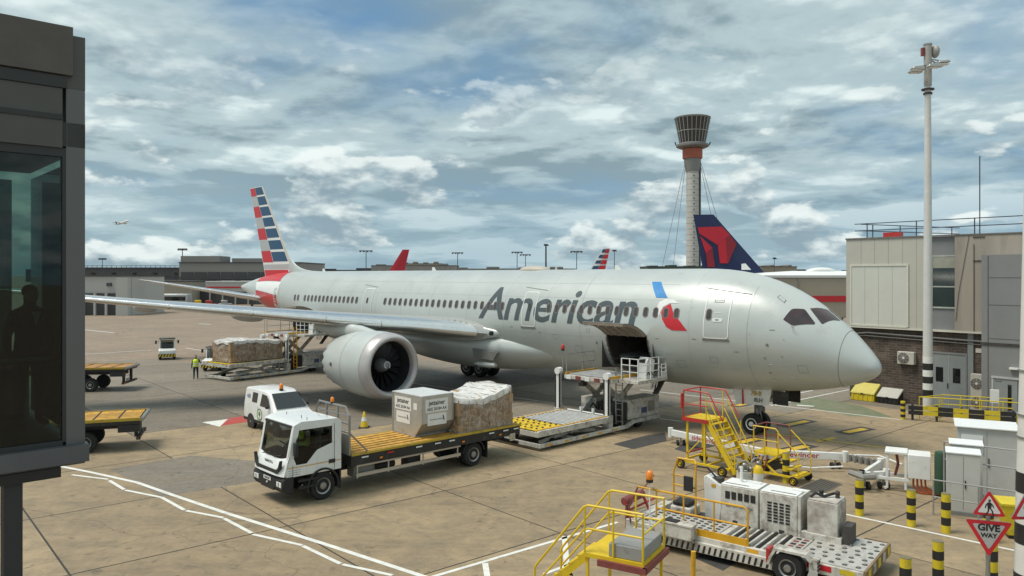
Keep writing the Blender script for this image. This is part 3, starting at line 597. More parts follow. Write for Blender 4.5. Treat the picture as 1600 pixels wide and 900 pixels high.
B().prism([(ex - 1.6, ez + 1.2), (ex - 2.5, ez + 1.1), (ex - 2.6, ez + 1.55)], 'y', ey - 1.60, ey - 1.57)
cutp = B().prism([(ex - .75, ez + .8), (ex - 1.05, ez + .8), (ex - 1.05, ez + .86), (ex - .75, ez + .86)], 'y', ey - 1.80, ey - 1.78)
for h in (-.64, -2.55): B().lathe([(1.916 if h > -1 else 1.926, h), (1.916 if h > -1 else 1.924, h - .02)], (ex, ey, ez), (1, 0, 0), 48, caps=False).obj('cowl_seam', SEAM, nac)
B().box(ex - 3.75, ex - 3.65, ey - 1.86, ey - 1.70, ez - .1, ez + .1).obj('cowl_latch', SEAM, nac)
# ---- tailplane
HST = [(1.0, 54.6, 6.2, 5.55, .10), (2.0, 55.4, 5.5, 5.75, .10), (6, 58.7, 3.5, 6.6, .095), (9.2, 61.3, 1.9, 7.25, .09), (9.9, 62.3, .9, 7.4, .08)]
st_ = B().loft([wing_ring(s, 0, 1) for s in HST]).obj('tailplane', UNDER, air, smooth=40)
B().loft([wing_ring(lerp_st(1.8 + 7.4 * i / 4, HST), 0, .12, .012) for i in range(5)]).obj('leading_edge', LEAD, st_, smooth=50)
# ---- fin
def fin_edge(z):
    f = (z - 8.0) / (16.6 - 8.0); return 51.6 + f * (58.05 - 51.6), 57.55 + f * (60.75 - 57.55)
def fin_half(c): return .30 * 5 * .12 * (.2969 * math.sqrt(max(c, 0)) - .126 * c - .3516 * c * c + .2843 * c ** 3 - .1036 * c ** 4) * 6
def fin_ring(z):
    a, b2 = fin_edge(z); k = 10; ch = b2 - a; P = []
    for i in list(range(k + 1)) + list(range(k - 1, 0, -1)): P.append(i)
    xs = [(1 - math.cos(math.pi * i / k)) / 2 for i in P]
    return [(-(a + x * ch), (-1 if q <= k else 1) * fin_half(x) * ch / 6.5 * 1.3, z) for q, x in enumerate(xs)]
FINP = mat('fin_leading_edge', (.55, .50, .42), .4, .3, var=.05)
fin = B().loft([fin_ring(z) for z in (6.4, 8, 10, 12, 14, 16.2, 16.55)] ).obj('fin', LWH, air, smooth=60)
def fin_patch(z0, z1, c0, c1, m, name, off=.012):
    b = B(); kz, kc = 3, 6
    for side in (-1, 1):
        o = len(b.v)
        for i in range(kz + 1):
            z = z0 + (z1 - z0) * i / kz; a, e = fin_edge(z); ch = e - a
            for j in range(kc + 1):
                c = c0 + (c1 - c0) * j / kc; b.v.append((-(a + c * ch), side * (fin_half(c) * ch / 6.5 * 1.3 + off), z))
        b.f += [(o + i * (kc + 1) + j, o + i * (kc + 1) + j + 1, o + (i + 1) * (kc + 1) + j + 1, o + (i + 1) * (kc + 1) + j) for i in range(kz) for j in range(kc)]
    return b.obj(name, m, fin, recalc=False, smooth=60)
zf = lambda y: 17.24 - .01532 * y
for a, b_ in ((46, 98), (110, 165), (178, 236), (249, 306), (321, 379), (396, 453), (469, 529)): fin_patch(zf(b_), min(16.5, zf(a)), .07, .575, LBLUE, 'blue_stripe')
for a, b_ in ((46, 102), (172, 243), (315, 388), (460, 533)): fin_patch(zf(b_), min(16.5, zf(a)), .59, .985, LRED, 'red_stripe')
for a, b_ in ((104, 170), (246, 312), (391, 457)): fin_patch(zf(b_), zf(a), .59, .985, LGREY, 'grey_stripe')
fin_patch(8.42, 8.86, .07, .985, LGREY, 'grey_stripe'); fin_patch(7.5, 8.34, .16, .985, LRED, 'red_stripe')
B().loft([[(-(fin_edge(z)[0] + x * k_), y * k_, z) for x, y in ((-.015, 0), (.06, -.05), (.24, -.085), (.24, .085), (.06, .05))] for z, k_ in ((8.2, 1.2), (12, .9), (16.56, .55))]).obj('fin_leading_edge', FINP, fin, smooth=50)
B().loft([[(-s, wd * math.sin(R(a)) , section(s)[0] - .35 + (h + .35) * max(0, math.cos(R(a))) ** .8) for a in range(-90, 91, 15)] for s, h, wd in ((47.2, .0, .12), (48.6, .05, .15), (49.8, .17, .18), (50.7, .36, .20), (51.4, .62, .20), (52.0, .98, .18), (52.5, 1.30, .13), (53.0, 1.2, .05))], closed=False, caps=False).obj('dorsal_fillet', PAINT, air, smooth=60, recalc=False)
# livery bands on the tail cone
for t0, t1, s0 in ((0, 52, 51.0), (86, 140, 50.2)):
    for sg in (1, -1): fpatch('red_tail_band', [(s0 + (.5 if t0 else .8), sg * t0), (s0 + 6.2, sg * t0), (s0 + 5.8, sg * t1), (s0, sg * t1)], LRED, .013, ang=True, step=.35)
for sg in (1, -1): fpatch('white_tail_band', [(50.6, sg * 54), (56.9, sg * 54), (56.2, sg * 85), (50.6, sg * 85)], LWH, .012, ang=True, step=.35)
# ---- landing gear
def strut(*p): return B().cyl(*p)
ng = B().cyl((-5.9, 0, .5), (-5.9, 0, 2.6), .11, n=14); ng.cyl((-5.9, -.42, .51), (-5.9, .42, .51), .07); ng.bar((-5.9, 0, 1.2), (-4.5, 0, 2.4), .09); ng.bar((-5.72, -.25, 1.25), (-5.72, .25, 1.25), .16, .22)
ng.box(-5.75, -5.62, -.36, -.16, 1.05, 1.3); ng.box(-5.75, -5.62, .16, .36, 1.05, 1.3); ng.tube([(-5.7, -.2, 1.5), (-5.5, -.3, 1.0), (-5.55, -.1, .7)], .03)
gear = ng.obj('nose_gear_leg', mat('gear_grey', (.20, .20, .20), .45, .3, var=.2, dirt=.3, dscale=6), air)
for y, sd in ((-.38, -1), (.38, 1)): wheel(air, -5.9, y, .52, .34, sd, LWH, 'nose_wheel')
for y in (-.62, .62):
    dr = B().hexa([(-4.95, y, 1.55), (-6.65, y, 1.45), (-6.65, y + .03, 1.45), (-4.95, y + .03, 1.55), (-4.75, y * 1.15, 2.35), (-6.85, y * 1.15, 2.28), (-6.85, y * 1.15 + .03, 2.28), (-4.75, y * 1.15 + .03, 2.35)]).obj('nose_gear_door', WHITE, air)
    if y < 0:
        text('78-9', 'door_number', mat('gold_print', (.45, .32, .08), .5), dr, (-5.55, y * 1.12 - .03, 2.08), (1, 0, 0), (0, .1, 1), .30, bold=.012)
        text('8LH', 'door_number', SEAM, dr, (-5.45, y * 1.06 - .03, 1.76), (1, 0, 0), (0, .1, 1), .26, bold=.01)
        B().box(-6.28, -6.23, y * 1.14 - .03, y * 1.0, 1.48, 2.3).obj('red_stripe', LRED, dr)
B().box(-4.72, -3.95, -.66, -.62, 1.66, 2.30).obj('forward_gear_door', CHAS, air); B().box(-4.72, -3.95, .62, .66, 1.66, 2.30).obj('forward_gear_door', CHAS, air)
B().box(-5.72, -5.60, -.15, .15, 1.42, 1.58).obj('taxi_light', LAMP, gear)
for sg in (-1, 1):
    y0 = 4.9 * sg; g = B().cyl((-31.7, y0, .7), (-31.5, y0, 4.0), .20, n=14); g.bar((-30.6, y0, .70), (-32.8, y0, .70), .22, .26)
    for x in (-30.97, -32.43): g.cyl((x, y0 - .6, .7), (x, y0 + .6, .7), .09)
    g.bar((-31.7, y0, 1.3), (-31.6, y0 - sg * 2.2, 3.2), .14); g.obj('main_gear_leg', MATS['gear_grey'], air)
    for x in (-30.97, -32.43):
        for q in (-.58, .58): wheel(air, x, y0 + q, .70, .50, 1 if q > 0 else -1, STEEL, 'main_wheel')
    B().box(-33, -30.4, y0 + sg * .95, y0 + sg * 1.0, 1.3, 3.2).obj('main_gear_door', PAINT, air)
# port wing, engine and tailplane: mirror images
for o in [c for c in air.children if c.name.split('.')[0] in ('wing', 'inlet_lip', 'nacelle', 'pylon', 'tailplane')]:
    c = copy_tree(o, air); c.scale = (1, -1, 1)
# ================================================================ people
def person(name, label, loc, rz, joints, m_body, hair=True, s=1., vest=None, legs=None):
    """one skinned body grown over a posed skeleton; hair and clothing are children"""
    r = T(name, label, 'person', loc, rz)
    J, E, Rd = joints; me = bpy.data.meshes.new('body'); me.from_pydata([Vector(p) * s for p in J], E, []); o = bpy.data.objects.new('body', me); C.objects.link(o); o.parent = r
    sk = o.modifiers.new('skin', 'SKIN'); sk.use_smooth_shade = True
    for i, x in enumerate(me.skin_vertices[0].data): x.radius = (Rd[i] * s, Rd[i] * s); x.use_root = (i == 0)
    sb = o.modifiers.new('sub', 'SUBSURF'); sb.levels = sb.render_levels = 2
    me.materials.append(m_body); return r, o
def stand_joints(arm_out=False):
    J = [(0, 0, .95), (0, 0, 1.15), (0, 0, 1.38), (0, 0, 1.52), (.02, 0, 1.62), (.02, 0, 1.72)]; Rd = [.15, .14, .15, .055, .09, .075]; E = [(0, 1), (1, 2), (2, 3), (3, 4), (4, 5)]
    for sg in (-1, 1):
        b = len(J)
        if arm_out and sg > 0: J += [(0, .19 * sg, 1.42), (.12, .34 * sg, 1.22), (.30, .42 * sg, 1.28), (.38, .43 * sg, 1.31)]
        else: J += [(0, .19 * sg, 1.42), (-.02, .27 * sg, 1.14), (.05, .28 * sg, .90), (.07, .27 * sg, .80)]
        Rd += [.075, .052, .042, .036]; E += [(2, b), (b, b + 1), (b + 1, b + 2), (b + 2, b + 3)]
        b = len(J); J += [(0, .10 * sg, .88), (.02, .12 * sg, .50), (-.02, .13 * sg, .09), (.14, .15 * sg, .045)]; Rd += [.105, .07, .05, .045]; E += [(0, b), (b, b + 1), (b + 1, b + 2), (b + 2, b + 3)]
    return J, E, Rd
p, body = person('person', 'worker in a lime hi-vis vest and dark trousers standing on the apron', (-23.88, 57.79, 0), R(-75), stand_joints(True), NAVY)
B().lathe([(.20, .92), (.205, 1.1), (.215, 1.3), (.21, 1.42), (.12, 1.50)], (0, 0, 0), (0, 0, 1), 16).obj('vest', HIVIS, p, smooth=60)
for z in (1.0, 1.16): B().lathe([(.214, z), (.217, z + .06)], (0, 0, 0), (0, 0, 1), 16, caps=False).obj('reflective_band', LWH, p)
B().ball((.03, 0, 1.66), .088, .078, .11).obj('face', SKIN, p); B().ball((0, 0, 1.71), .098, .088, .085).obj('hair', HAIR, p); B().ball((.375, .43, 1.31), .045).obj('hand', SKIN, p); B().ball((.07, -.27, .78), .04).obj('hand', SKIN, p)
B().ball((.118, 0, 1.655), .022, .015, .022, 8, 6).obj('nose', SKIN, p)
# ================================================================ wrapped freight
def wrapped(name, label, loc, rz, L, W, H, seed, white=.5, peaks=1., group='wrapped freight pallets'):
    r = T(name, label, 'pallet', loc, rz, group); rn = random.Random(seed)
    WR = MATS.get('wrapped_cartons')
    if not WR:
        WR = mat('wrapped_cartons', (.26, .175, .11), .34, var=.4, scale=2.2, bump=.6, dirt=.42, dcol=(.46, .41, .35), dscale=1.7, coat=.5)
        nt = WR.node_tree; N = nt.nodes.new; Lk = nt.links.new; bs = nt.nodes['Principled BSDF']; src = bs.inputs['Base Color'].links[0].from_socket
        tc = N('ShaderNodeTexCoord'); v = N('ShaderNodeTexVoronoi'); v.feature = 'DISTANCE_TO_EDGE'; v.inputs['Scale'].default_value = 3.2; n = N('ShaderNodeTexNoise'); n.inputs['Scale'].default_value = 3; n.inputs['Detail'].default_value = 5
        Lk(tc.outputs['Object'], n.inputs['Vector']); ma = N('ShaderNodeVectorMath'); ma.operation = 'MULTIPLY_ADD'; Lk(n.outputs['Color'], ma.inputs[0]); ma.inputs[1].default_value = (.5, .5, .5); Lk(tc.outputs['Object'], ma.inputs[2]); Lk(ma.outputs[0], v.inputs['Vector'])
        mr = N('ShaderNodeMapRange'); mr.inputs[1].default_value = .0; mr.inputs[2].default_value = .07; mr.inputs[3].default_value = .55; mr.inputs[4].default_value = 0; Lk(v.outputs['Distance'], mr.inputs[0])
        mx = N('ShaderNodeMix'); mx.data_type = 'RGBA'; Lk(mr.outputs[0], mx.inputs[0]); Lk(src, mx.inputs[6]); mx.inputs[7].default_value = (.60, .55, .48, 1); Lk(mx.outputs[2], bs.inputs['Base Color'])      # pale lines paint in the light caught by the film's creases
        bp = N('ShaderNodeBump'); bp.inputs['Strength'].default_value = .8; bp.inputs['Distance'].default_value = .05; Lk(v.outputs['Distance'], bp.inputs['Height']); Lk(bp.outputs[0], bs.inputs['Normal'])
    FILM = mat('white_film', (.72, .70, .66), .3, var=.12, scale=3, bump=.9, coat=.5, dirt=.12, dcol=(.45, .36, .26), dscale=3)
    B().box(-L / 2 - .04, L / 2 + .04, -W / 2 - .04, W / 2 + .04, 0, .035).obj('pallet_sheet', ALU, r)
    def top(x, y):
        return H * (.80 + .20 * peaks * (math.sin(x * 2.3 / L * 2 + seed) * .5 + .5)) + .13 * noise.noise(Vector((x * 1.7, y * 1.7, seed)))
    # cartons stacked in courses, bound tight: each stack of cartons its own uneven block
    nx, ny = max(3, int(L / .62)), max(2, int(W / .75)); 
    for i in range(nx):
        for j in range(ny):
            x0, x1 = -L / 2 + L * i / nx, -L / 2 + L * (i + 1) / nx; y0, y1 = -W / 2 + W * j / ny, -W / 2 + W * (j + 1) / ny; z = .035
            tp = top((x0 + x1) / 2, (y0 + y1) / 2) - .06
            if 0 < i < nx - 1 and 0 < j < ny - 1: continue
            while z < tp - .12:
                h = min(rn.uniform(.28, .5), tp - z); jx, jy = rn.uniform(-.03, .03), rn.uniform(-.03, .03)
                B().box(x0 + .01 + jx, x1 - .01 + jx, y0 + .01 + jy, y1 - .01 + jy, z + .004, z + h - .004).obj('carton', mat('carton_board', (.30, .20, .115), .7, var=.15, rnd=.3), r, smooth=0); z += h
    # film skin hugging the load
    b = B(); K = 40; Z = 12; rings = []
    per = []
    for q in range(K):
        t = 2 * math.pi * q / K; c, s_ = math.cos(t), math.sin(t); k = 1 / max(abs(c) / (L / 2 + .05), abs(s_) / (W / 2 + .05)); kk = 1 / ((abs(c) / (L / 2 + .05)) ** 8 + (abs(s_) / (W / 2 + .05)) ** 8) ** .125
        per.append((c * kk, s_ * kk))
    for zi in range(Z + 1):
        u = zi / Z; ring = []
        for x, y in per:
            tz = top(x, y); z = .04 + (tz - .04) * u; d = .075 * noise.noise(Vector((x * 2.2, y * 2.2, z * 3.0 + seed))) + .05 * noise.noise(Vector((x * 7, y * 7, z * 7))) - (.09 * max(0, u - .85) / .15)
            l = math.hypot(x, y); ring.append((x + x / l * d, y + y / l * d, z))
        rings.append(ring)
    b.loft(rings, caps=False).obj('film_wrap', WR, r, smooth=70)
    cap = B(); rr = []
    for g in (1.02, 1.015, .9, .7, .45, .2, .02):
        rr.append([(x * g, y * g, top(x * g, y * g) + (.02 if g < 1.01 else 0) - (.22 + .14 * noise.noise(Vector((x * 1.5, y * 1.5, 2)))if g == 1.02 else 0) + (.06 * (1 - g)) + .045 * noise.noise(Vector((x * g * 3.5, y * g * 3.5, 5 + seed)))) for x, y in per])
    cap.loft(rr, caps=False).obj('top_cover', FILM, r, smooth=70)
    for k in range(int(L / .38)):
        x = -L / 2 + .2 + k * .38; pts = [(x, -W / 2 - .09, .05)] + [(x, -W / 2 - .09, top(x, -W / 2) - .12)] + [(x + .05 * math.sin(q), y, top(x, y) + .055) for q, y in enumerate([-W / 2 + .05 + (W - .1) * t / 6 for t in range(7)])] + [(x, W / 2 + .09, top(x, W / 2) - .12), (x, W / 2 + .09, .05)]
        B().tube(pts, .012, 5).obj('net_strap', mat('net_cord', (.36, .32, .27), .8, var=.1), r)
    return r
# ================================================================ flatbed truck
TH = math.atan2(-.682, -.732); TL = (-7.35, 27.5)
tr = T('flatbed_truck', 'white cab flatbed cargo truck with yellow plank deck in the foreground', 'truck', (*TL, 0), TH)
def cab_ring(x, w_, z0, z1): return [(x, -w_, z0), (x, w_, z0), (x, w_, z1), (x, -w_, z1)]
# cab shell as side profile (x forward, z up) extruded, with openings left for the glazing
prof = [(-.72, .98), (-.72, 2.80), (-.58, 2.93), (.82, 2.98), (1.10, 2.86), (1.28, 1.72), (1.36, 1.45), (1.38, .98)]
W2 = 1.12
cab = B()
def side(y0, y1):   # door side with window opening: window polygon inside
    win = [(-.36, 2.66), (.90, 2.66), (1.10, 1.66), (1.0, 1.40), (.62, 1.40), (.22, 1.84), (-.36, 2.02)]
    return win
for sg in (1, -1):
    y = sg * W2; win = side(0, 0)
    outer = [(-.72, .98), (-.72, 2.80), (-.58, 2.93), (.82, 2.98), (1.10, 2.86), (1.28, 1.72), (1.36, 1.45), (1.38, .98)]
    # wall built as strips between window and outline
    W_ = win; O = outer
    quads = [((-.72, .98), (-.72, 2.02), W_[6], (-.36, .98)), ((-.72, 2.02), (-.72, 2.80), (-.58, 2.93), W_[0]), ((-.72, 2.02), W_[0], W_[6]), ((-.58, 2.93), (.82, 2.98), W_[1], W_[0]), ((.82, 2.98), (1.10, 2.86), W_[1]), ((1.10, 2.86), (1.28, 1.72), W_[2], W_[1]), ((1.28, 1.72), (1.36, 1.45), W_[3], W_[2]), ((1.36, 1.45), (1.38, .98), (1.0, .98), W_[3]), (W_[3], (1.0, .98), (.62, .98), W_[4]), (W_[4], (.62, .98), (.22, .98), W_[5]), (W_[5], (.22, .98), (-.36, .98), W_[6])]
    for q in quads:
        cab.prism([(p[0], p[1]) for p in q], 'y', y - sg * .05, y)
cab.prism([(-.72, 2.80), (-.58, 2.93), (.82, 2.98), (1.10, 2.86), (1.08, 2.78), (.80, 2.90), (-.56, 2.85), (-.66, 2.78)], 'y', -W2 + .051, W2 - .051)
cab.box(-.72, -.67, -W2 + .051, W2 - .051, .98, 2.79)
# front: lower white panel and pillars
fx = lambda z: 1.10 + (2.86 - z) * .158 if z > 1.72 else 1.28 + (1.72 - z) * .28
for sg in (1, -1): cab.hexa([(fx(1.55) - .06, sg * (W2 - .051), 1.55), (fx(1.55), sg * (W2 - .051), 1.55), (fx(1.55), sg * (W2 - .16), 1.55), (fx(1.55) - .06, sg * (W2 - .16), 1.55), (1.04, sg * (W2 - .051), 2.82), (1.10, sg * (W2 - .051), 2.84), (1.10, sg * (W2 - .14), 2.84), (1.04, sg * (W2 - .14), 2.82)])
cabo = cab.obj('cab', CABW, tr, bevel=.012, smooth=40)
nose = B(); rows = []
for z, bulge in ((1.72, .02), (1.58, .06), (1.40, .09), (1.20, .11), (1.04, .10)):
    rows.append([(fx(z) + bulge * (1 - (y / W2) ** 4), y, z - (.16 * (1 - (y / W2) ** 2) if z > 1.7 else 0)) for y in [-W2 + 2 * W2 * i / 12 for i in range(13)]] )
nose.loft([r_ + [(x - .06, y, z) for x, y, z in r_[::-1]] for r_ in rows]); nose.obj('front_panel', CABW, cabo, smooth=50)
gx = fx(1.2) + .12
B().prism([(-.98, 1.62), (-.93, 1.30), (-.78, 1.12), (.78, 1.12), (.93, 1.30), (.98, 1.62), (.86, 1.36), (.70, 1.24), (-.70, 1.24), (-.86, 1.36)], 'x', gx - .10, gx + .012).obj('grille', BLK, cabo)
text('IVECO', 'maker_badge', STEEL, cabo, (fx(1.42) + .105, 0, 1.42), (0, 1, 0), (.25, 0, 1), .20, bold=.008, extrude=.006)
ws = B(); P = []
for z in (1.60, 2.0, 2.4, 2.80):
    P.append([(fx(z) + .03 * (1 - (y / W2) ** 2) - .015, y, z - (.12 * (1 - (y / W2) ** 2) if z < 1.7 else 0)) for y in [-(W2 - .13) + 2 * (W2 - .13) * i / 10 for i in range(11)]])
ws.loft(P, caps=False, closed=False).obj('windscreen', CLEAR, cabo, recalc=False, smooth=60)
for sg in (1, -1): B().add([(x, sg * (W2 - .025), z) for x, z in side(0, 0)], [tuple(range(7))]).obj('side_window', CLEAR, cabo, smooth=0)
B().prism([(fx(1.62) - .05, 1.62), (fx(1.62) - .65, 1.72), (fx(1.62) - .65, 1.5), (fx(1.62) - .05, 1.45)], 'y', -W2 + .06, W2 - .06).obj('dashboard', RUB, cabo); B().box(-.66, 1.2, -W2 + .06, W2 - .06, 1.0, 1.06).obj('cab_floor', RUB, cabo)
for y in (-.55, .55): B().box(-.45, .05, y - .25, y + .25, 1.05, 1.5).box(-.5, -.35, y - .25, y + .25, 1.45, 2.25).box(-.5, -.38, y - .13, y + .13, 2.27, 2.48).obj('seat', mat('seat_cloth', (.03, .033, .04), .85), cabo, bevel=.04)
B().lathe([(.21, -.015), (.23, 0), (.21, .015), (.19, 0), (.21, -.015)], (.62, -.52, 1.86), (-.6, 0, .8), 20, caps=False).obj('steering_wheel', RUB, cabo)
B().prism([(-.30, .0), (.0, .0), (.06, .10), (-.22, .12)], 'x', .98, .99)
B().quad((.86, .30, 1.74), (.86, .58, 1.74), (.72, .56, 1.76), (.72, .32, 1.76)).obj('dash_card', HIVIS, cabo)
B().box(-.72, 1.34, W2 + .002, W2 + .006, 1.31, 1.345).obj('gold_stripe', mat('gold_stripe', (.55, .33, .06), .5), cabo); B().box(-.46, -.22, W2 + .002, W2 + .03, 1.26, 1.40).obj('door_handle', BLK, cabo)
for x in (-.44, 1.14): B().box(x - .008, x + .008, W2 + .001, W2 + .006, 1.0, 2.75 if x < 0 else 1.40).obj('door_gap', BLK, cabo)
for y0, y1 in ((-.75, -.15), (.05, .65)): B().tube([(fx(1.66) + .05, y0, 1.60), (fx(1.72) + .045, (y0 + y1) / 2, 1.66), (fx(1.8) + .04, y1, 1.74)], .014, 5).obj('wiper', BLK, cabo)
B().box(fx(2.84) - .02, fx(2.84) + .035, -W2 + .12, W2 - .12, 2.76, 2.83).obj('sun_visor', RUB, cabo, bevel=.01)
for z0 in (1.06, 1.14, 1.22): B().box(.86, 1.3, W2 + .001, W2 + .005, z0, z0 + .012).obj('side_crease', SEAM, cabo)
for sg in (1,): B().box(.2, .95, W2 - .03, W2 + .05, .55, .62).box(.2, .95, W2 - .03, W2 + .05, .78, .85).obj('cab_step', RUB, tr)
for x in (): B().box(x - .006, x + .006, W2, W2 + .004, 1.0, 1.36).obj('door_gap', BLK, cabo)
for sg in (1, -1):
    m_ = B().box(1.02, 1.14, sg * (W2 + .10) - .09, sg * (W2 + .10) + .09, 1.75, 2.25).obj('mirror', RUB, cabo, bevel=.03); B().tube([(.95, sg * W2, 2.4), (1.05, sg * (W2 + .1), 2.35), (1.07, sg * (W2 + .1), 2.2)], .018).obj('mirror_arm', RUB, m_)
B().box(.55, .70, W2 + .01, W2 + .12, 2.42, 2.62).obj('close_mirror', RUB, cabo, bevel=.03)
for y, z in ((-.6, .10), (.5, .12), (.9, .1)): B().cyl((.5, y, 2.94), (.5, y, 2.97 + z), .012, n=6).obj('roof_aerial', RUB, cabo)
bmp = B().prism([(1.10, .42), (1.42, .46), (1.52, .60), (1.52, .90), (1.40, 1.02), (1.10, 1.02)], 'y', -1.14, 1.14).obj('bumper', RUB, tr, bevel=.05)
for y in (-.86, .86): B().box(1.50, 1.535, y - .17, y + .17, .66, .84).obj('headlamp', LAMP, bmp, bevel=.03); B().box(1.53, 1.54, y - .02, y + .02, .67, .83).obj('lamp_divider', BLK, bmp)
B().box(1.522, 1.534, -.27, .27, .78, .90).obj('number_plate', WHITE, bmp); text('GX66 EHP', 'plate_number', BLK, bmp, (1.537, 0, .84), (0, 1, 0), (0, 0, 1), .10, bold=.004, sx=.9); B().box(1.50, 1.53, -.5, .5, .50, .62).obj('lower_grille', BLK, bmp); B().cyl((1.5, 0, .70), (1.55, 0, .70), .035, n=8).obj('tow_eye', WHITE, bmp)
for sg in (1, -1):
    wheel(tr, 0, sg * .98, .49, .30, sg, STEEL, 'front_wheel', hub=.58)
    a = [(math.cos(R(t)) * .62, .50 + math.sin(R(t)) * .62) for t in range(-15, 196, 15)]; a2 = [(x * .90, .50 + (z - .50) * .90) for x, z in a[::-1]]; B().prism(a + a2, 'y', sg * .80, sg * 1.16).obj('wheel_arch', RUB, tr)
    B().box(-.70, -.64, sg * .80, sg * 1.14, .30, .95).obj('mud_flap', RUB, tr)
    wheel(tr, -6.85, sg * .98, .49, .30, sg, STEEL, 'rear_wheel', hub=.58); wheel(tr, -6.85, sg * .64, .49, .28, sg, STEEL, 'rear_wheel', hub=.58)
    a = [(-6.85 + math.cos(R(t)) * .60, .50 + math.sin(R(t)) * .60) for t in range(10, 171, 16)]; a2 = [(-6.85 + (x + 6.85) * .92, .50 + (z - .50) * .92) for x, z in a[::-1]]; B().prism(a + a2, 'y', sg * .48, sg * 1.16).obj('wheel_arch', RUB, tr)
    B().box(-7.60, -7.56, sg * .5, sg * 1.14, .25, 1.0).obj('mud_flap', RUB, tr)
B().box(-9.2, .9, -.42, -.34, .70, .95).box(-9.2, .9, .34, .42, .70, .95).box(-6.95, -6.75, -1, 1, .42, .56).box(-.1, .1, -1, 1, .42, .56).obj('chassis', CHAS, tr)
B().box(-2.6, -1.9, -.95, -.45, .45, .92).box(-2.2, -1.3, .50, 1.0, .50, .95).obj('fuel_tank', mat('tank_grey', (.22, .22, .2), .5, .3, dirt=.3), tr, bevel=.05); B().box(-4.3, -3.7, .5, .95, .48, .92).obj('tool_box', CHAS, tr); B().cyl((-3.3, .55, .65), (-2.5, .55, .65), .15).obj('air_tank', CHAS, tr)
# deck
dk = B().box(-9.35, -1.05, -1.24, 1.24, 1.00, 1.38).obj('deck_frame', CHAS, tr)
npl = 7
for i in range(npl):
    y0 = -1.22 + 2.44 * i / npl; B().box(-9.30, -1.12, y0 + .052, y0 + 2.44 / npl - .052, 1.383, 1.440).obj('plank', PLANK, dk, smooth=0)
for y in (-1.25, 1.25): B().box(-9.36, -1.05, y - .03, y + .03, 1.36, 1.44).obj('edge_rail', mat('edge_yellow', (.45, .31, .03), .5, var=.15, dirt=.3, dscale=5), dk)
for x in (-3.35, -5.9, -8.6): B().box(x - .025, x + .025, -1.2, 1.2, 1.426, 1.436).obj('deck_seam', CHAS, dk)
for x in (-1.6, -2.7, -4.0, -4.9, -5.6, -7.7, -8.5, -9.1):
    B().box(x - .14, x + .14, 1.272, 1.284, 1.24, 1.29).obj('reflector', LWH if x != -2.7 else REDL, dk)
for x in (-2.3, -6.2, -8.2): B().box(x - .06, x + .06, 1.244, 1.27, 1.1, 1.16).obj('side_marker', AMB, dk)
B().box(-9.05, -8.75, 1.245, 1.27, .78, 1.08).obj('hazard_plate', mat('plate_cream', (.5, .46, .36), .6, dirt=.3, dscale=6), dk)
for sg in (1, -1):
    g = B()
    for z in (.62, .98): g.box(-6.12, -1.30, sg * 1.16 - .02, sg * 1.16 + .02, z - .06, z + .06)
    for x in (-1.36, -2.7, -4.3, -6.0): g.box(x - .025, x + .025, sg * 1.13 - .015, sg * 1.13 + .015, .5, 1.05)
    g.obj('side_guard', ALU, tr)
hb = B()
for y in (-1.2, -.4, .4, 1.2): hb.bar((-1.0, y, 1.40), (-1.0, y, 2.75 if abs(y) > 1 else 3.0), .065)
hb.tube([(-1.0, -1.2, 2.72), (-1.0, -.95, 3.0), (-1.0, .95, 3.0), (-1.0, 1.2, 2.72)], .036)
for z in (2.15, 2.45, 2.72): hb.bar((-1.0, -1.2, z), (-1.0, 1.2, z), .05)
hb.bar((-1.0, 1.2, 2.15), (-1.75, 1.2, 1.44), .05); hb.bar((-1.0, -1.2, 2.15), (-1.75, -1.2, 1.44), .05)
hb.v = [(x, y, z if z < 1.6 else 1.6 + (z - 1.6) * 1.07) for x, y, z in hb.v]; hbo = hb.obj('headboard', mat('headboard_steel', (.27, .265, .25), .5, .4, var=.12), tr); B().box(-1.02, -.98, -1.19, 1.19, 1.40, 2.12).obj('headboard_panel', mat('headboard_sheet', (.30, .285, .26), .5, .4, var=.08, dirt=.15), hbo)
def beacon(parent, x, y, z, m=AMB, s=1.): 
    o = B().lathe([(.055 * s, 0), (.06 * s, .02 * s), (.055 * s, .12 * s), (.02 * s, .155 * s)], (x, y, z), (0, 0, 1), 12).obj('beacon', m, parent, smooth=50); B().cyl((x, y, z - .05 * s), (x, y, z), .06 * s).obj('beacon_base', BLK, o); return o
beacon(tr, -1.0, .0, 3.17, s=1.15)
B().bar((-9.36, -1.1, .6), (-9.36, 1.1, .6), .12).box(-9.4, -9.34, -1.15, -.85, .85, .98).box(-9.4, -9.34, .85, 1.15, .85, .98).obj('rear_bar', CHAS, tr)
J, E, Rd = stand_joints(); J = [(x, y, z - .95) for x, y, z in J]
for b in (10, 18): J[b + 1] = (.42, J[b + 1][1], -.02); J[b] = (.08, J[b][1], -.05); J[b + 2] = (.5, J[b + 2][1], -.40); J[b + 3] = (.62, J[b + 3][1], -.44)
for b in (6, 14): J[b + 1] = (.18, J[b + 1][1], .24); J[b + 2] = (.40, J[b + 2][1] * .8, .28); J[b + 3] = (.46, J[b + 3][1] * .7, .30)
def at_local(o, x, y, z): c, s_ = math.cos(o.rotation_euler.z), math.sin(o.rotation_euler.z); return (o.location.x + x * c - y * s_, o.location.y + x * s_ + y * c, o.location.z + z)
p, body = person('person', 'driver in a hi-vis vest seated behind the windscreen of the white cab truck', at_local(tr, -.18, -.55, 1.60), TH, (J, E, Rd), NAVY)
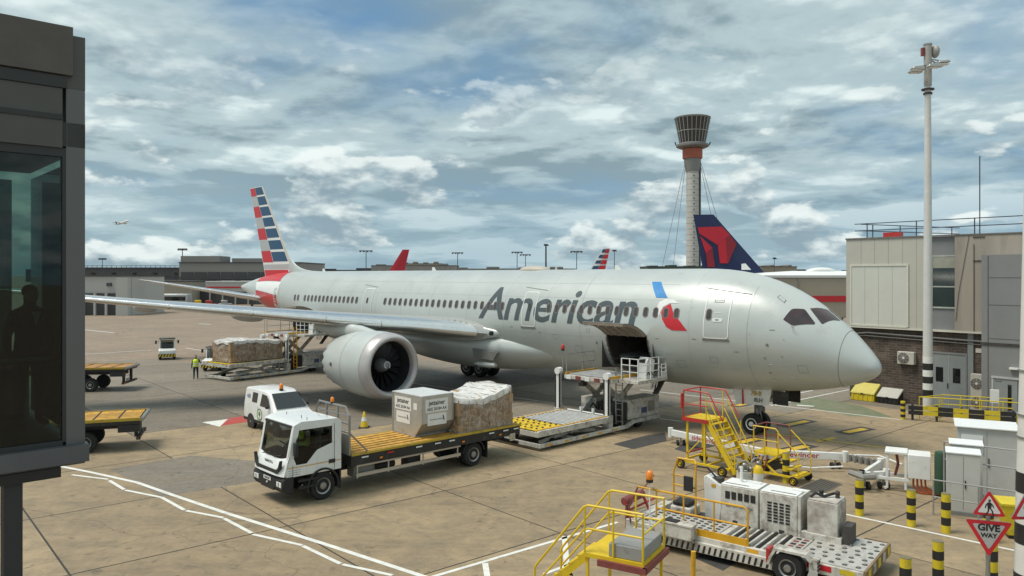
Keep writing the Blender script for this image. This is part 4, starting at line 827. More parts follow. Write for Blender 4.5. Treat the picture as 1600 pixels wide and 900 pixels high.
B().lathe([(.20, -.02), (.215, .3), (.21, .46), (.12, .55)], (0, 0, 0), (0, 0, 1), 14).obj('vest', HIVIS, p); B().ball((.03, 0, .72), .088, .078, .11).obj('face', SKIN, p); B().ball((0, 0, .77), .098, .088, .08).obj('hair', HAIR, p)
for y in (-.2, .2): B().ball((.46, y, .30), .045).obj('hand', SKIN, p)
cabo.scale = (1, 1, .925); cabo.location = (0, 0, .0735)
# container on the deck
ct = T('air_cargo_container', 'square aluminium air cargo container with white label sheets on the truck deck', 'container', at_local(tr, -5.18, -.33, 1.438), TH)
FOIL = mat('container_aluminium', (.53, .52, .49), .36, .6, var=.12, scale=1.6, dirt=.15, dcol=(.3, .25, .18), dscale=2)
hx = .765; b = B(); prof = [(-.78, .05), (.78, .05), (1.22, .56), (1.22, 1.62), (-.78, 1.62)]
b.prism(prof, 'x', -hx, hx); sh = b.obj('shell', FOIL, ct, bevel=.012)
B().box(-hx - .03, hx + .03, -.82, .82, 0, .05).obj('base', ALU, ct)
B().box(-hx - .012, hx + .012, -.80, 1.235, 1.622, 1.66).obj('roof_panel', mat('roof_sheet', (.62, .63, .62), .45, .2, var=.06), ct)
for x in (-hx, hx):
    for y, z0 in ((-.78, .05), (1.22, .56)): B().box(x - .025, x + .025, y - .025, y + .025, z0, 1.62).obj('corner_post', ALU, ct)
    e = B().bar((x, .78, .05), (x, 1.22, .56), .05).obj('corner_post', ALU, ct)
LAB = mat('label_sheet', (.74, .73, .70), .55, var=.05)
def label_set(fn, r_, u_, o_=0.):
    a = B().quad(fn(-.62, .98), fn(.50, .98), fn(.50, 1.50), fn(-.62, 1.50)).obj('label_sheet', LAB, ct, smooth=0); B().quad(fn(-.52, .46), fn(.42, .46), fn(.42, .92), fn(-.52, .92)).obj('label_sheet', LAB, ct, smooth=0)
    for s_, v, sz, bd in (('jettainer', 1.34, .25, .005), ('AKE 20184 AA', 1.10, .165, .003), ('American Airlines', .69, .10, .0)):
        p_ = Vector(fn(-.06, v)); text(s_, 'label_print', BLK, ct, p_ + Vector(r_).cross(Vector(u_)) * .004, r_, u_, sz, bold=bd, sx=.95)
    B().quad(*[Vector(fn(x, y)) + Vector(r_).cross(Vector(u_)) * .005 for x, y in ((.27, .62), (.33, .62), (.27, .82), (.22, .82))]).obj('label_mark', LBLUE, ct, smooth=0)
label_set(lambda u, v: (hx + .006, u + .0, v), (0, 1, 0), (0, 0, 1))
label_set(lambda u, v: (-u - .02, 1.226, v), (-1, 0, 0), (0, 0, 1))
B().quad((hx + .006, .66, 1.08), (hx + .006, .90, 1.08), (hx + .006, .90, 1.34), (hx + .006, .66, 1.34)).obj('placard', LAB, ct, smooth=0)
q = at_local(tr, -7.55, -.02, 1.438); wrapped('wrapped_pallet', 'large brown carton load under white film beside the aluminium container on the truck', q, TH, 3.0, 2.25, 1.62, 4, peaks=1.0)
# ================================================================ van
VH = math.atan2(-.74, .67); va = T('van', 'small white van with a round green door emblem parked behind the truck', 'van', (-12.68, 39.9, 0), VH)
def vsec(x, w_, z0, zs, zt, wt): return [(x, -w_, z0), (x, -w_ * 1.02, .75), (x, -w_, zs), (x, -wt, zt - .04), (x, -wt + .12, zt), (x, wt - .12, zt), (x, wt, zt - .04), (x, w_, zs), (x, w_ * 1.02, .75), (x, w_, z0)]
vb = B().loft([vsec(*a) for a in ((-.98, .84, .42, 1.15, 1.90, .74), (-.92, .92, .36, 1.18, 2.00, .80), (.2, .95, .34, 1.2, 2.05, .82), (1.35, .95, .34, 1.2, 2.02, .80), (1.75, .95, .34, 1.2, 1.90, .74), (2.62, .94, .34, 1.18, 1.24, .82), (2.70, .93, .34, 1.12, 1.16, .80), (3.40, .88, .36, .98, 1.02, .72), (3.62, .80, .40, .80, .86, .62))]).obj('body', VANW, va, bevel=.03, smooth=50)
B().loft([[(1.80, -.68, 1.90), (1.80, .68, 1.90)], [(2.62, -.80, 1.255), (2.62, .80, 1.255)]], caps=False, closed=False).obj('windscreen', DGLASS, vb, smooth=0, recalc=False)
g = va.children[0]
for o_ in (vb.children[0],): o_.location = (.022, 0, .022)
for sg in (1, -1):
    y = lambda z: sg * (.955 - (z - 1.2) * .165 + .012)
    B().add([(x, y(z), z) for x, z in ((1.05, 1.26), (2.20, 1.26), (1.72, 1.82), (1.12, 1.86))], [(0, 1, 2, 3)]).obj('side_window', DGLASS, vb, smooth=0)
    B().add([(x, y(z), z) for x, z in ((.05, 1.36), (.62, 1.36), (.62, 1.84), (.05, 1.84))], [(0, 1, 2, 3)]).obj('side_window', DGLASS, vb, smooth=0)
    wheel(va, 0, sg * .86, .34, .22, sg, STEEL); wheel(va, 2.9, sg * .86, .34, .22, sg, STEEL)
    for x in (0, 2.9): B().lathe([(.42, 0), (.42, .02)], (x, sg * .962, .34), (0, sg, 0), 24).obj('wheel_arch', BLK, vb)
    B().box(2.05, 2.2, sg * 1.0, sg * 1.14, 1.25, 1.4).obj('mirror', BLK, vb, bevel=.03)
    B().box(-.9, 3.5, sg * .955 - .01, sg * .955 + .01, .36, .50).obj('sill_trim', RUB, vb)
    for x in (.82, 2.02): B().box(x - .006, x + .006, sg * .968 - .003, sg * .968 + .003, .5, 1.2).obj('door_gap', SEAM, vb)
EMB = mat('emblem_green', (.10, .22, .07), .5)
em = B().lathe([(.30, .0), (.30, .006), (.24, .007), (.24, .0)], (1.05, -.972, .82), (0, -1, 0), 28).obj('door_emblem', EMB, vb); B().lathe([(.235, .0), (.235, .005)], (1.05, -.970, .82), (0, -1, 0), 28).obj('emblem_centre', VANW, em); B().lathe([(.12, .0), (.12, .008)], (1.05, -.972, .86), (0, -1, 0), 12).obj('emblem_tree', EMB, em); B().box(1.03, 1.07, -.98, -.97, .62, .84).obj('emblem_tree', EMB, em)
text('AES', 'body_lettering', mat('blue_print', (.08, .14, .28), .5), vb, (-.42, -.90, 1.60), (1, 0, 0), (0, .16, 1), .26, bold=.006)
for y in (-.62, .62): B().ball((3.46, y, .82), .12, .16, .09).obj('headlamp', LAMP, vb)
beacon(va, 1.45, .0, 2.07, s=1.7); B().box(3.55, 3.66, -.3, .3, .5, .64).obj('number_plate', WHITE, vb)
# ================================================================ cone
cn = T('traffic_cone', 'yellow traffic cone standing behind the truck under the engine', 'cone', (-7.6, 39.34, 0)); B().box(-.26, .26, -.26, .26, 0, .05).obj('base', RUB, cn, bevel=.02)
B().lathe([(.20, .05), (.045, .80), (.03, .82)], n=16).obj('body', YEL, cn); B().lathe([(.144, .34), (.102, .54)], n=16, caps=False).obj('band', LWH, cn).scale = (1.03, 1.03, 1)
# ================================================================ cargo loaders
def loader(label, loc, rz, deck_z, br_z, mirror=1, ladder=STEEL, up=True):
    """main deck on scissors at the rear, raised bridge with rails and control stand at the front"""
    r = T('cargo_loader', label, 'cargo loader', loc, rz, 'scissor cargo loaders'); W_ = 1.6; L_ = 9.2
    b = B()
    for sg in (1, -1):
        y = sg * W_; b.prism([(0, .14), (6.3, .14), (6.9, .32), (L_, .32), (L_, .50), (6.8, .50), (6.2, .32), (0, .32)], 'y', y - .06, y + .06)
    b.prism([(-W_ - .06, .14), (W_ + .06, .14), (W_ + .06, .32), (-W_ - .06, .32)], 'x', -.12, 0); b.box(2.2, 2.4, -W_, W_, .16, .3); b.box(5, 5.2, -W_, W_, .16, .3)
    fr = b.obj('base_frame', WHITE2, r, bevel=.01)
    for sg in (1, -1):
        for x in (.5, 1.7, 2.9, 4.1, 5.3): B().box(x - .14, x + .14, sg * (W_ + .062) - .004, sg * (W_ + .062) + .004, .19, .27).obj('reflector', YEL2, fr)
        wheel(r, 1.2, sg * 1.25, .18, .2, sg); wheel(r, 7.6, sg * 1.28, .36, .28, sg)
    # engine housing
    e = B().box(6.5, L_, -W_ + .05, -.55, .52, 1.5).box(6.5, L_, .55, W_ - .05, .52, 1.4).obj('engine_housing', WHITE2, r, bevel=.02); B().box(6.6, 8.9, -.5, .5, .4, 1.2).obj('hydraulic_pack', DARK, r)
    B().box(7.6, 8.1, -W_ + .038, -W_ + .046, .72, 1.02).obj('housing_badge', mat('badge_blue', (.08, .09, .2), .5), e); B().box(5.9, 6.45, -W_ + .1, -.7, .5, 1.4).obj('housing_vent', BLK, e); B().box(8.2, 8.8, -W_ + .038, -W_ + .046, .75, 1.3).obj('housing_door_gap', STEEL, e)
    # main deck
    z = deck_z; md = B().box(.0, 4.9, -W_ + .12, W_ - .12, z - .22, z - .10).obj('main_deck', DARK, r)
    for sg in (1, -1): B().box(-.1, 4.95, sg * (W_ - .06) - .06, sg * (W_ - .06) + .06, z - .24, z + .03).obj('deck_edge', WHITE2, md, bevel=.01); B().box(-.1, 4.95, sg * (W_ - .20) - .05, sg * (W_ - .20) + .05, z - .03, z + .05).obj('side_guide', YEL2, md)
    B().prism([(-W_ - 0, z - .24), (W_, z - .24), (W_, z - .02), (-W_, z - .02)], 'x', -.16, -.10).obj('deck_edge', WHITE2, md)
    for i in range(11): B().cyl((2.0 + i * .27, -W_ + .28, z), (2.0 + i * .27, W_ - .28, z), .06, n=10).obj('roller', ALU, md)
    for i in range(2):
        for j in range(4): 
            y0 = -W_ + .30 + j * .71; B().box(.0 + i * .9, .84 + i * .9, y0, y0 + .64, z - .03, z + .035).obj('ball_tray', YEL, md, bevel=.02)
            for q in range(2):
                for p_ in range(2): B().ball((.22 + i * .9 + q * .4, y0 + .16 + p_ * .32, z + .035), .06, n=8, m=5).obj('caster', DARK, md)
    def scissor(x0, x1, z0, z1, y, wd=.12):
        s_ = B().bar((x0, y, z0), (x1, y, z1), wd * .6, wd * 1.6).bar((x0, y - .1 * (1 if y > 0 else -1), z1), (x1, y - .1 * (1 if y > 0 else -1), z0), wd * .6, wd * 1.6); s_.cyl(((x0 + x1) / 2, y - .2, (z0 + z1) / 2), ((x0 + x1) / 2, y + .2, (z0 + z1) / 2), .06); return s_.obj('scissor_arm', WHITE2, r)
    for sg in (1, -1): scissor(.4, 4.5, .26, z - .2, sg * 1.1, .10)
    for sg in (1, -1): scissor(5.4, 8.2, .55, br_z - .25, sg * .8, .16)
    B().cyl((5.2, -1.3, .62), (5.2, 1.5, .62), .10).cyl((5.25, -1.2, .85), (5.25, 1.4, .85), .05).obj('torque_tube', WHITE, r)
    for y in (-.5, .3): B().box(4.95, 5.05, y - .06, y + .06, .3, 1.15).obj('stop_post', WHITE, r)
    B().tube([(5.6, -.5, .7), (6.0, -.2, 1.1), (6.3, .1, .8), (6.6, -.1, 1.2)], .04).tube([(5.6, .5, .7), (6.1, .4, 1.2), (6.5, .5, .9)], .04).obj('hydraulic_hose', RUB, r)
    # lift posts
    for y in (-W_ + .32, W_ + .35):
        p_ = B().box(5.06, 5.26, y - .10, y + .10, .2, 2.75).obj('lift_post', WHITE, r); B().box(5.04, 5.10, y - .17, y - .10, .8, 2.7).box(5.04, 5.10, y + .10, y + .17, .8, 2.7).obj('chain_guide', BLK, p_); B().cyl((5.02, y, 2.82), (5.30, y, 2.82), .19, n=8).obj('sheave_cover', WHITE, p_)
        B().box(5.0, 5.34, y - .2, y + .2, .2, .9).obj('post_foot', WHITE2, p_)
    # bridge
    z = br_z; bd = B().box(5.15, 7.75, -1.55, 1.55, z - .25, z - .05).obj('bridge_deck', WHITE2, r, bevel=.01)
    for i in range(12): B().cyl((5.35 + i * .2, -1.35, z - .02), (5.35 + i * .2, 1.35, z - .02), .05, n=10).obj('roller', STEEL, bd)
    for sg in (1, -1): B().box(5.15, 7.7, sg * 1.45 - .04, sg * 1.45 + .04, z - .05, z + .08).obj('side_guide', YEL2, bd)
    for k in range(5): B().box(5.10, 5.15, -1.4 + k * .62, -1.1 + k * .62, z - .26, z - .06).obj('hazard_patch', MAROON if k % 2 else WHITE, bd)
    B().box(5.4, 5.7, -.9, -.6, z - .6, z - .25).box(5.4, 5.7, .5, .8, z - .6, z - .25).obj('underframe', DARK, bd)
    rl = B()
    for x in (5.3, 6.6, 7.5): rl.bar((x, 1.52, z - .05), (x, 1.52, z + 1.0), .035)
    for h in (.5, 1.0): rl.bar((5.3, 1.52, z + h), (7.6, 1.52, z + h), .03)
    rl.bar((7.6, 1.52, z + 1.0), (7.7, 1.4, z + .45), .03); rl.obj('rail', GALV, bd)
    # control platform on the near side
    pl = B().box(5.7, 8.2, -2.75, -1.58, z - .22, z - .06).obj('control_platform', WHITE2, r, bevel=.01); rl = B()
    for x, y in ((5.75, -2.70), (5.75, -1.70), (6.8, -2.70), (8.1, -2.70), (5.75, -2.2), (7.5, -2.7)):
        rl.bar((x, y, z - .06), (x, y, z + 1.0), .045)
    for h in (.35, .68, 1.0): rl.bar((5.75, -1.70, z + h), (5.75, -2.70, z + h), .035).bar((5.75, -2.70, z + h), (7.5, -2.70, z + h), .035)
    rl.bar((7.5, -2.7, z + 1.0), (8.1, -2.70, z + .9), .035); rl.obj('rail', WHITE, pl)
    cs = B().prism([(6.7, z - .06), (7.3, z - .06), (7.45, z + .85), (6.95, z + 1.0), (6.75, z + .8)], 'y', -2.5, -1.95).obj('control_stand', WHITE, pl, bevel=.02); B().box(6.74, 6.9, -2.4, -2.05, z + .72, z + .9).obj('control_panel', BLK, cs)
    B().tube([(6.72, -2.52, z + .1), (6.85, -2.52, z + .3), (6.95, -2.52, z + .12), (7.1, -2.52, z + .3), (7.25, -2.52, z + .1)], .02).obj('stand_decal', BLK, cs)
    bk = B()
    for x in (7.7, 8.15):
        for y in (-2.72, -2.2): bk.bar((x, y, z - .06), (x, y, z + .6), .04)
    for h in (.2, .4, .6): bk.bar((7.7, -2.72, z + h), (8.15, -2.72, z + h), .03).bar((8.15, -2.72, z + h), (8.15, -2.2, z + h), .03)
    bk.box(7.72, 8.13, -2.71, -2.69, z - .02, z + .25).obj('guard_basket', WHITE, pl)
    B().prism([(7.5, z - .9), (7.6, z - .9), (8.3, z - .2), (8.1, z - .2)], 'y', -2.6, -2.3).obj('hinged_step', DARK, pl)
    for k in range(5): B().bar((6.9 + k * .13, -2.60, z - .55), (7.05 + k * .13, -2.60, z - .24), .05, .01).obj('hazard_stripe', WHITE if k % 2 == 0 else BLK, pl)
    # ladder and beacon mast
    ld = B()
    for y in (-1.75, -1.35): ld.bar((5.75, y, .4), (5.75, y, z + .5), .05)
    for k in range(9): ld.bar((5.75, -1.75, .55 + k * .3), (5.75, -1.35, .55 + k * .3), .035)
    ld.obj('ladder', ladder, r)
    if up: B().cyl((5.2, W_ + .1, z), (5.2, W_ + .1, z + 1.2), .02, n=6).obj('beacon_mast', GALV, bd); beacon(bd, 5.2, W_ + .1, z + 1.25, REDL, 1.6)
    B().box(5.55, 5.62, -1.25, .4, .35, 1.0).obj('machinery', DARK, r); B().box(5.7, 6.4, -.9, .9, .35, .8).obj('machinery', DARK, r)
    return r
lx = math.atan2(.702, .712)
lf = loader('white cargo loader with yellow ball trays raised to the open forward hold', (.15, 35.15, 0), lx, .86, 2.72)
la = loader('white cargo loader with a yellow ladder at the tail hold behind the engine', (-21.9, 57.1, 0), math.atan2(.80, .60), 1.25, 3.2, ladder=YEL2)
q = at_local(la, 2.6, .1, 1.33); wrapped('wrapped_pallet', 'white topped carton load lying on the loader deck at the tail', q, la.rotation_euler.z, 4.6, 2.4, 1.75, 9, peaks=.6)
# ================================================================ baggage tugs
def tug(label, loc, rz):
    r = T('tow_tractor', label, 'tractor', loc, rz, 'white tow tractors')
    B().prism([(-1.25, .30), (1.3, .30), (1.35, .45), (1.3, .88), (.55, 1.0), (.45, .82), (-.5, .80), (-.6, .92), (-1.25, .90)], 'y', -.72, .72).obj('body', WHITE, r, bevel=.04)
    f = B()
    for x, y in ((.5, -.62), (.5, .62), (-.55, -.62), (-.55, .62)): f.bar((x, y, .85), (x * .85, y * .95, 1.85), .07)
    f.obj('cab_frame', WHITE, r); B().prism([(-.62, 1.82), (.55, 1.85), (.50, 1.93), (-.58, 1.92)], 'y', -.70, .70).obj('roof', BLK, r, bevel=.03)
    B().hexa([(.50, -.58, 1.02), (.52, -.58, 1.02), (.52, .58, 1.02), (.50, .58, 1.02), (.41, -.56, 1.80), (.43, -.56, 1.80), (.43, .56, 1.80), (.41, .56, 1.80)]).obj('windscreen', CLEAR, r)
    B().box(-.5, -.1, -.5, .5, .80, 1.02).box(-.55, -.42, -.5, .5, 1.0, 1.5).obj('seat', BLK, r, bevel=.04); B().lathe([(.16, 0), (.18, .02), (.16, .04)], (.25, .25, 1.15), (-.5, 0, .8), 14, caps=False).obj('steering_wheel', BLK, r)
    bp = B().box(1.30, 1.42, -.74, .74, .28, .55).obj('bumper', BLK, r)
    for k in range(6): B().hexa([(1.425, -.72 + k * .25, .30), (1.43, -.72 + k * .25, .30), (1.43, -.60 + k * .25, .30), (1.425, -.60 + k * .25, .30), (1.425, -.60 + k * .25, .53), (1.43, -.60 + k * .25, .53), (1.43, -.48 + k * .25, .53), (1.425, -.48 + k * .25, .53)]).obj('hazard_stripe', YEL, bp)
    for sg in (1, -1):
        wheel(r, .85, sg * .60, .28, .22, sg); wheel(r, -.85, sg * .60, .30, .24, sg); B().cyl((1.26, sg * .55, .78), (1.36, sg * .55, .77), .10).obj('headlamp', LAMP, r)
        m_ = B().box(.45, .52, sg * .95 - .08, sg * .95 + .08, 1.45, 1.75).obj('mirror', BLK, r); B().bar((.45, sg * .66, 1.7), (.47, sg * .9, 1.65), .025).obj('mirror_arm', BLK, m_)
    return r
tug('white open cab tow tractor driving alone on the far apron', (-32.4, 71.9, 0), R(-66)); tug('white open cab tow tractor half hidden behind the wrapped load at the tail', (-24.6, 63.6, 0), R(-86))
# ================================================================ other flatbeds
def flat_tail(label, tail, d, dz, deckm, lamp=True):
    """rear of a cargo flatbed; x forward away from its tail"""
    r = T('flatbed_trailer', label, 'flatbed', (*tail, 0), math.atan2(d[1], d[0]), 'flatbed trucks beside the boarding bridge'); z = dz
    B().box(0, 6.5, -1.2, 1.2, z - .26, z - .05).obj('deck_frame', CHAS, r); B().box(.3, 6.5, -.4, .4, z - .55, z - .26).obj('chassis', CHAS, r)
    for i in range(8): y0 = -1.18 + i * .295; B().box(.06, 6.5, y0 + .012, y0 + .283, z - .05, z).obj('plank', deckm, r, smooth=0)
    for x in (.9, 1.9, 2.9, 3.9): B().box(x - .03, x + .03, -1.2, 1.2, z + .002, z + .02).obj('cross_bar', CHAS, r)
    for y in (-1.22, 1.22): B().box(-.02, 6.5, y - .03, y + .03, z - .1, z + .03).obj('edge_rail', MATS['edge_yellow'], r)
    B().cyl((-.08, -1.2, z - .06), (-.08, 1.2, z - .06), .09, n=12).obj('tail_roller', STEEL, r)
    for x in (2.2,):
        for sg in (1, -1): wheel(r, x, sg * .98, .46, .28, sg); wheel(r, x + 1.2, sg * .98, .46, .28, sg)
    B().bar((.1, -1.15, .55), (.1, 1.15, .55), .14).box(.15, .3, -.7, -.55, .55, z - .2).box(.15, .3, .55, .7, .55, z - .2).obj('under_run_bar', CHAS, r)
    for y in (-.95, .95): 
        l_ = B().box(-.0, .04, y - .20, y + .20, .50, .62).obj('tail_lamp_bar', BLK, r); B().cyl((-.02, y, .56), (.0, y, .56), .05).obj('tail_lamp', REDL, l_); B().cyl((-.02, y + .12, .56), (.0, y + .12, .56), .045).obj('indicator_lamp', AMB, l_)
    B().box(.2, .24, -.35, .2, .62, .78).obj('number_plate', MATS['plate_cream'], r); B().box(.0, .9, .9, 1.2, z - .6, z - .28).obj('tool_box', CHAS, r)
    return r
flat_tail('empty yellow planked flatbed tail jutting out from the boarding bridge, the nearer one', (-17.0, 35.3), (-.86, -.30), 1.45, PLANK)
flat_tail('yellow and red edged flatbed tail jutting out from the boarding bridge, the farther one', (-26.2, 52.6), (-.98, -.10), 1.62, mat('old_plank', (.40, .20, .06), .7, var=.25, dirt=.3, dscale=5, rnd=.2))
# ================================================================ service building on the right
BH = math.atan2(-.765, .644); bl = T('service_building', 'beige clad service building over a dark brick ground floor behind the nose', 'building', (21.64, 49.28, 0), BH)
def brick_mat():
    m = bpy.data.materials.new('dark_brick'); m.use_nodes = True; nt = m.node_tree; N = nt.nodes.new; L = nt.links.new; b = nt.nodes['Principled BSDF']; b.inputs['Roughness'].default_value = .9
    tc = N('ShaderNodeTexCoord'); mp = N('ShaderNodeMapping'); mp.inputs['Rotation'].default_value = (R(90), 0, 0); L(tc.outputs['Object'], mp.inputs[0])
    br = N('ShaderNodeTexBrick'); br.inputs['Scale'].default_value = 1; br.inputs['Brick Width'].default_value = .45; br.inputs['Row Height'].default_value = .15; br.inputs['Mortar Size'].default_value = .012; br.inputs['Color1'].default_value = (.115, .085, .066, 1); br.inputs['Color2'].default_value = (.065, .05, .042, 1); br.inputs['Mortar'].default_value = (.16, .14, .12, 1); L(mp.outputs[0], br.inputs['Vector'])
    n = N('ShaderNodeTexNoise'); n.inputs['Scale'].default_value = .9; n.inputs['Detail'].default_value = 8; n.inputs['Roughness'].default_value = .7; L(tc.outputs['Object'], n.inputs['Vector']); mr = N('ShaderNodeMapRange'); mr.inputs[1].default_value = .35; mr.inputs[2].default_value = .7; mr.inputs[3].default_value = .6; mr.inputs[4].default_value = 1.5; L(n.outputs['Fac'], mr.inputs[0])
    mx = N('ShaderNodeMix'); mx.data_type = 'RGBA'; mx.blend_type = 'MULTIPLY'; mx.inputs[0].default_value = 1; L(br.outputs['Color'], mx.inputs[6]); L(mr.outputs[0], mx.inputs[7]); L(mx.outputs[2], b.inputs['Base Color'])
    bp = N('ShaderNodeBump'); bp.inputs['Strength'].default_value = .6; bp.inputs['Distance'].default_value = .02; bp.invert = True; L(br.outputs['Fac'], bp.inputs['Height']); L(bp.outputs[0], b.inputs['Normal']); return m
BRK = brick_mat()
B().box(0, 13, .25, 10, 0, 4.6).obj('brick_wall', BRK, bl)
up = B().box(-.12, 4.96, 0, 10, 4.62, 10.12).obj('upper_wall', BEIGE, bl)
for x in (.85, 1.7, 2.55, 3.4, 4.2): B().box(x - .008, x + .008, -.006, .0, 4.63, 10.1).obj('panel_joint', mat('joint_line', (.27, .25, .21), .7), up)
for z in (): pass
B().box(.26, 3.66, -.035, -.002, 4.72, 8.40).obj('infill_panel', PALE, up); f = B()
for a in ((.16, .26, 4.66, 8.50), (3.66, 3.76, 4.66, 8.50)): f.box(a[0], a[1], -.07, -.002, a[2], a[3])
f.box(.26, 3.66, -.07, -.002, 8.40, 8.50).box(.26, 3.66, -.07, -.002, 4.62, 4.72); f.obj('panel_frame', CREAM, up)
for x in (1.1, 1.96, 2.8): B().box(x - .006, x + .006, -.040, -.035, 4.73, 8.39).obj('panel_joint', MATS['joint_line'], up)
B().box(-.16, 12.6, -.06, .2, 10.12, 10.20).obj('roof_edge', mat('roof_capping', (.16, .15, .14), .6), up)
B().box(-.16, 7.9, -.05, .24, 4.50, 4.615).obj('soffit_trim', CREAM, up)
B().box(4.97, 6.32, .12, 10, 4.62, 10.11).obj('recess_panel', GREYC, up)
wn = B().box(5.10, 6.30, .085, .115, 5.95, 8.95).obj('window', mat('green_dark_glass', (.02, .034, .032), .06, var=.3, scale=.6, spec=.8), up); f = B().box(4.98, 6.32, .05, .118, 8.92, 9.0).box(4.98, 6.32, .05, .118, 5.88, 5.97).box(5.0, 5.10, .05, .118, 5.97, 8.92).box(5.10, 6.31, .05, .118, 7.12, 7.19).obj('window_frame', mat('window_frame_pale', (.40, .43, .39), .5), wn); B().box(5.12, 6.3, .06, .084, 8.25, 8.9).obj('blind', mat('blind_cream', (.30, .30, .25), .7), wn)
B().box(6.33, 13, -.02, 10, 4.62, 10.11).obj('concrete_panel', CONC, up)
B().cyl((7.35, -.05, 4.62), (7.35, -.05, 9.6), .018, n=6).obj('conduit', DARK, up); B().tube([(7.1, -.05, 10.1), (6.55, -.05, 6.8), (6.4, -.05, 5.2)], .012).obj('cable', DARK, up)
rl = B()
for x in (1.0, 4.0, 7.2, 10.4): rl.bar((x, .5, 10.15), (x, .5, 11.15), .05)
for z in (10.68, 11.12): rl.bar((.2, .5, z), (12.8, .5, z), .05)
for k in range(4): rl.bar((.9 + k * .7, 1.5 + k * 2.4, 10.15), (.9 + k * .7, 1.5 + k * 2.4, 11.1), .05)
for z in (10.68, 11.1): rl.bar((.6, .5, z), (3.2, 9.5, z), .05)
rl.obj('roof_railing', mat('rail_dark_blue', (.045, .055, .075), .5), up); B().box(1.6, 2.6, 1.4, 2.0, 10.2, 10.55).obj('roof_box', RED, up)
an = B().cyl((7.6, .1, 8.6), (7.6, .1, 14.6), .03, n=6).bar((7.3, -.04, 10.0), (7.9, -.04, 10.0), .05).bar((7.3, -.04, 8.65), (7.9, -.04, 8.65), .05).bar((7.6, .1, 10.3), (7.75, .1, 9.4), .04).obj('aerial_mast', DARK, up)
# ground floor fittings
dr = B().box(5.05, 6.83, .21, .248, .02, 3.2).obj('double_door', GREYD, bl); B().box(5.92, 5.945, .195, .209, .02, 3.2).obj('meeting_stile', mat('door_gap_grey', (.42, .43, .42), .5), dr); B().box(4.97, 6.91, .18, .249, 3.2, 3.3).box(4.97, 5.04, .18, .249, .0, 3.2).box(6.84, 6.91, .18, .249, 0, 3.2).obj('door_frame', GREYC, dr)
for x in (5.42, 6.35): B().box(x - .2, x + .2, .195, .209, 1.55, 2.4).obj('vision_panel', DGLASS, dr)
B().box(5.86, 5.9, .15, .208, 1.2, 1.5).obj('handle', BLK, dr)
B().box(6.95, 7.25, .15, .248, 0, 4.5).obj('downpipe_panel', GREYD, bl); B().tube([(-.2, .1, 3.4), (.5, .12, 4.1), (1.2, .12, 4.2), (8, .12, 4.05)], .06).tube([(0, .12, 3.9), (1, .16, 4.0), (8, .16, 3.86)], .035).obj('pipe', mat('pipe_grey', (.17, .165, .16), .6), bl)
B().box(7.35, 7.65, .21, .248, 3.4, 3.65).obj('wall_vent', CREAM, bl)
def ac_unit(label, x, z0, w_, h, fans, d=.35):
    r = T('air_conditioner', label, 'air conditioner', at_local(bl, x, .22 - d / 2 - .005, z0), BH, 'outdoor air conditioning units'); 
    cs = B().box(-w_ / 2, w_ / 2, -d / 2, d / 2, 0, h).obj('casing', mat('ac_cream', (.50, .48, .43), .5, var=.05, dirt=.15), r, bevel=.02)
    for i in range(fans):
        zc = h * (i + .5) / fans; rr = min(w_ * .36, h / fans * .42); x0 = -w_ * .12
        g = B().lathe([(rr, 0), (rr, .012)], (x0, -d / 2 - .001, zc), (0, -1, 0), 24).obj('fan_opening', mat('ac_fan_dark', (.09, .085, .08), .6), r)
        gr = B()
        for q in range(1, 5): gr.lathe([(rr * q / 4, .014), (rr * q / 4 + .012, .02), (rr * q / 4, .026)], (x0, -d / 2, zc), (0, -1, 0), 24, caps=False)
        for q in range(8): a = q * math.pi / 4; gr.bar((x0, -d / 2 - .02, zc), (x0 + rr * math.cos(a), -d / 2 - .02, zc + rr * math.sin(a)), .012)
        gr.obj('fan_grille', MATS['ac_cream'], g); B().lathe([(rr * .22, .02), (rr * .2, .03)], (x0, -d / 2, zc), (0, -1, 0), 14).obj('fan_hub', WHITE, g)
    for x_ in (-w_ * .35, w_ * .35): B().box(x_ - .02, x_ + .02, -d / 2, d / 2 + .03, -.05, 0).obj('bracket', DARK, r)
    return r
ac_unit('single fan air conditioner hung on the brick wall beside the nose', 3.62, 2.42, .98, .76, 1); ac_unit('tall double fan air conditioner beside the grey double door', 7.62, .06, .85, 2.15, 2)
# grey annexe
gx = T('grey_annexe', 'flat grey metal clad annexe at the right edge with a tall door', 'building', at_local(bl, 8.05, -1.0, 0), BH)
B().box(0, 6, 0, 8, 0, 8.95).obj('wall', GREYC, gx)
for x in (.33,): B().box(x - .02, x + .02, -.02, -.002, 0, 8.9).obj('panel_joint', mat('joint_dark', (.11, .11, .11), .6), gx)
for z in (7.7, 6.2, 4.35): B().box(.36, 6, -.012, -.002, z - .012, z + .012).obj('panel_joint', MATS['joint_dark'], gx)
B().box(-.05, 6, -.05, -.002, 3.98, 4.12).obj('pipe_tray', DARK, gx)
d2 = B().box(.62, 1.75, -.05, -.004, .02, 2.2).obj('door', GREYD, gx); B().box(.50, 1.85, -.09, -.004, 2.2, 2.3).box(.52, .61, -.07, -.004, 0, 2.2).obj('door_frame', mat('door_frame_pale', (.42, .43, .43), .5), d2); B().box(1.30, 1.48, -.06, -.051, .5, 1.9).obj('vision_panel', DGLASS, d2); B().box(.7, 1.0, -.075, -.051, 2.06, 2.12).obj('door_closer', STEEL, d2); B().box(1.4, 1.9, -.2, -.004, 2.75, 2.85).obj('wall_lamp', WHITE, gx)
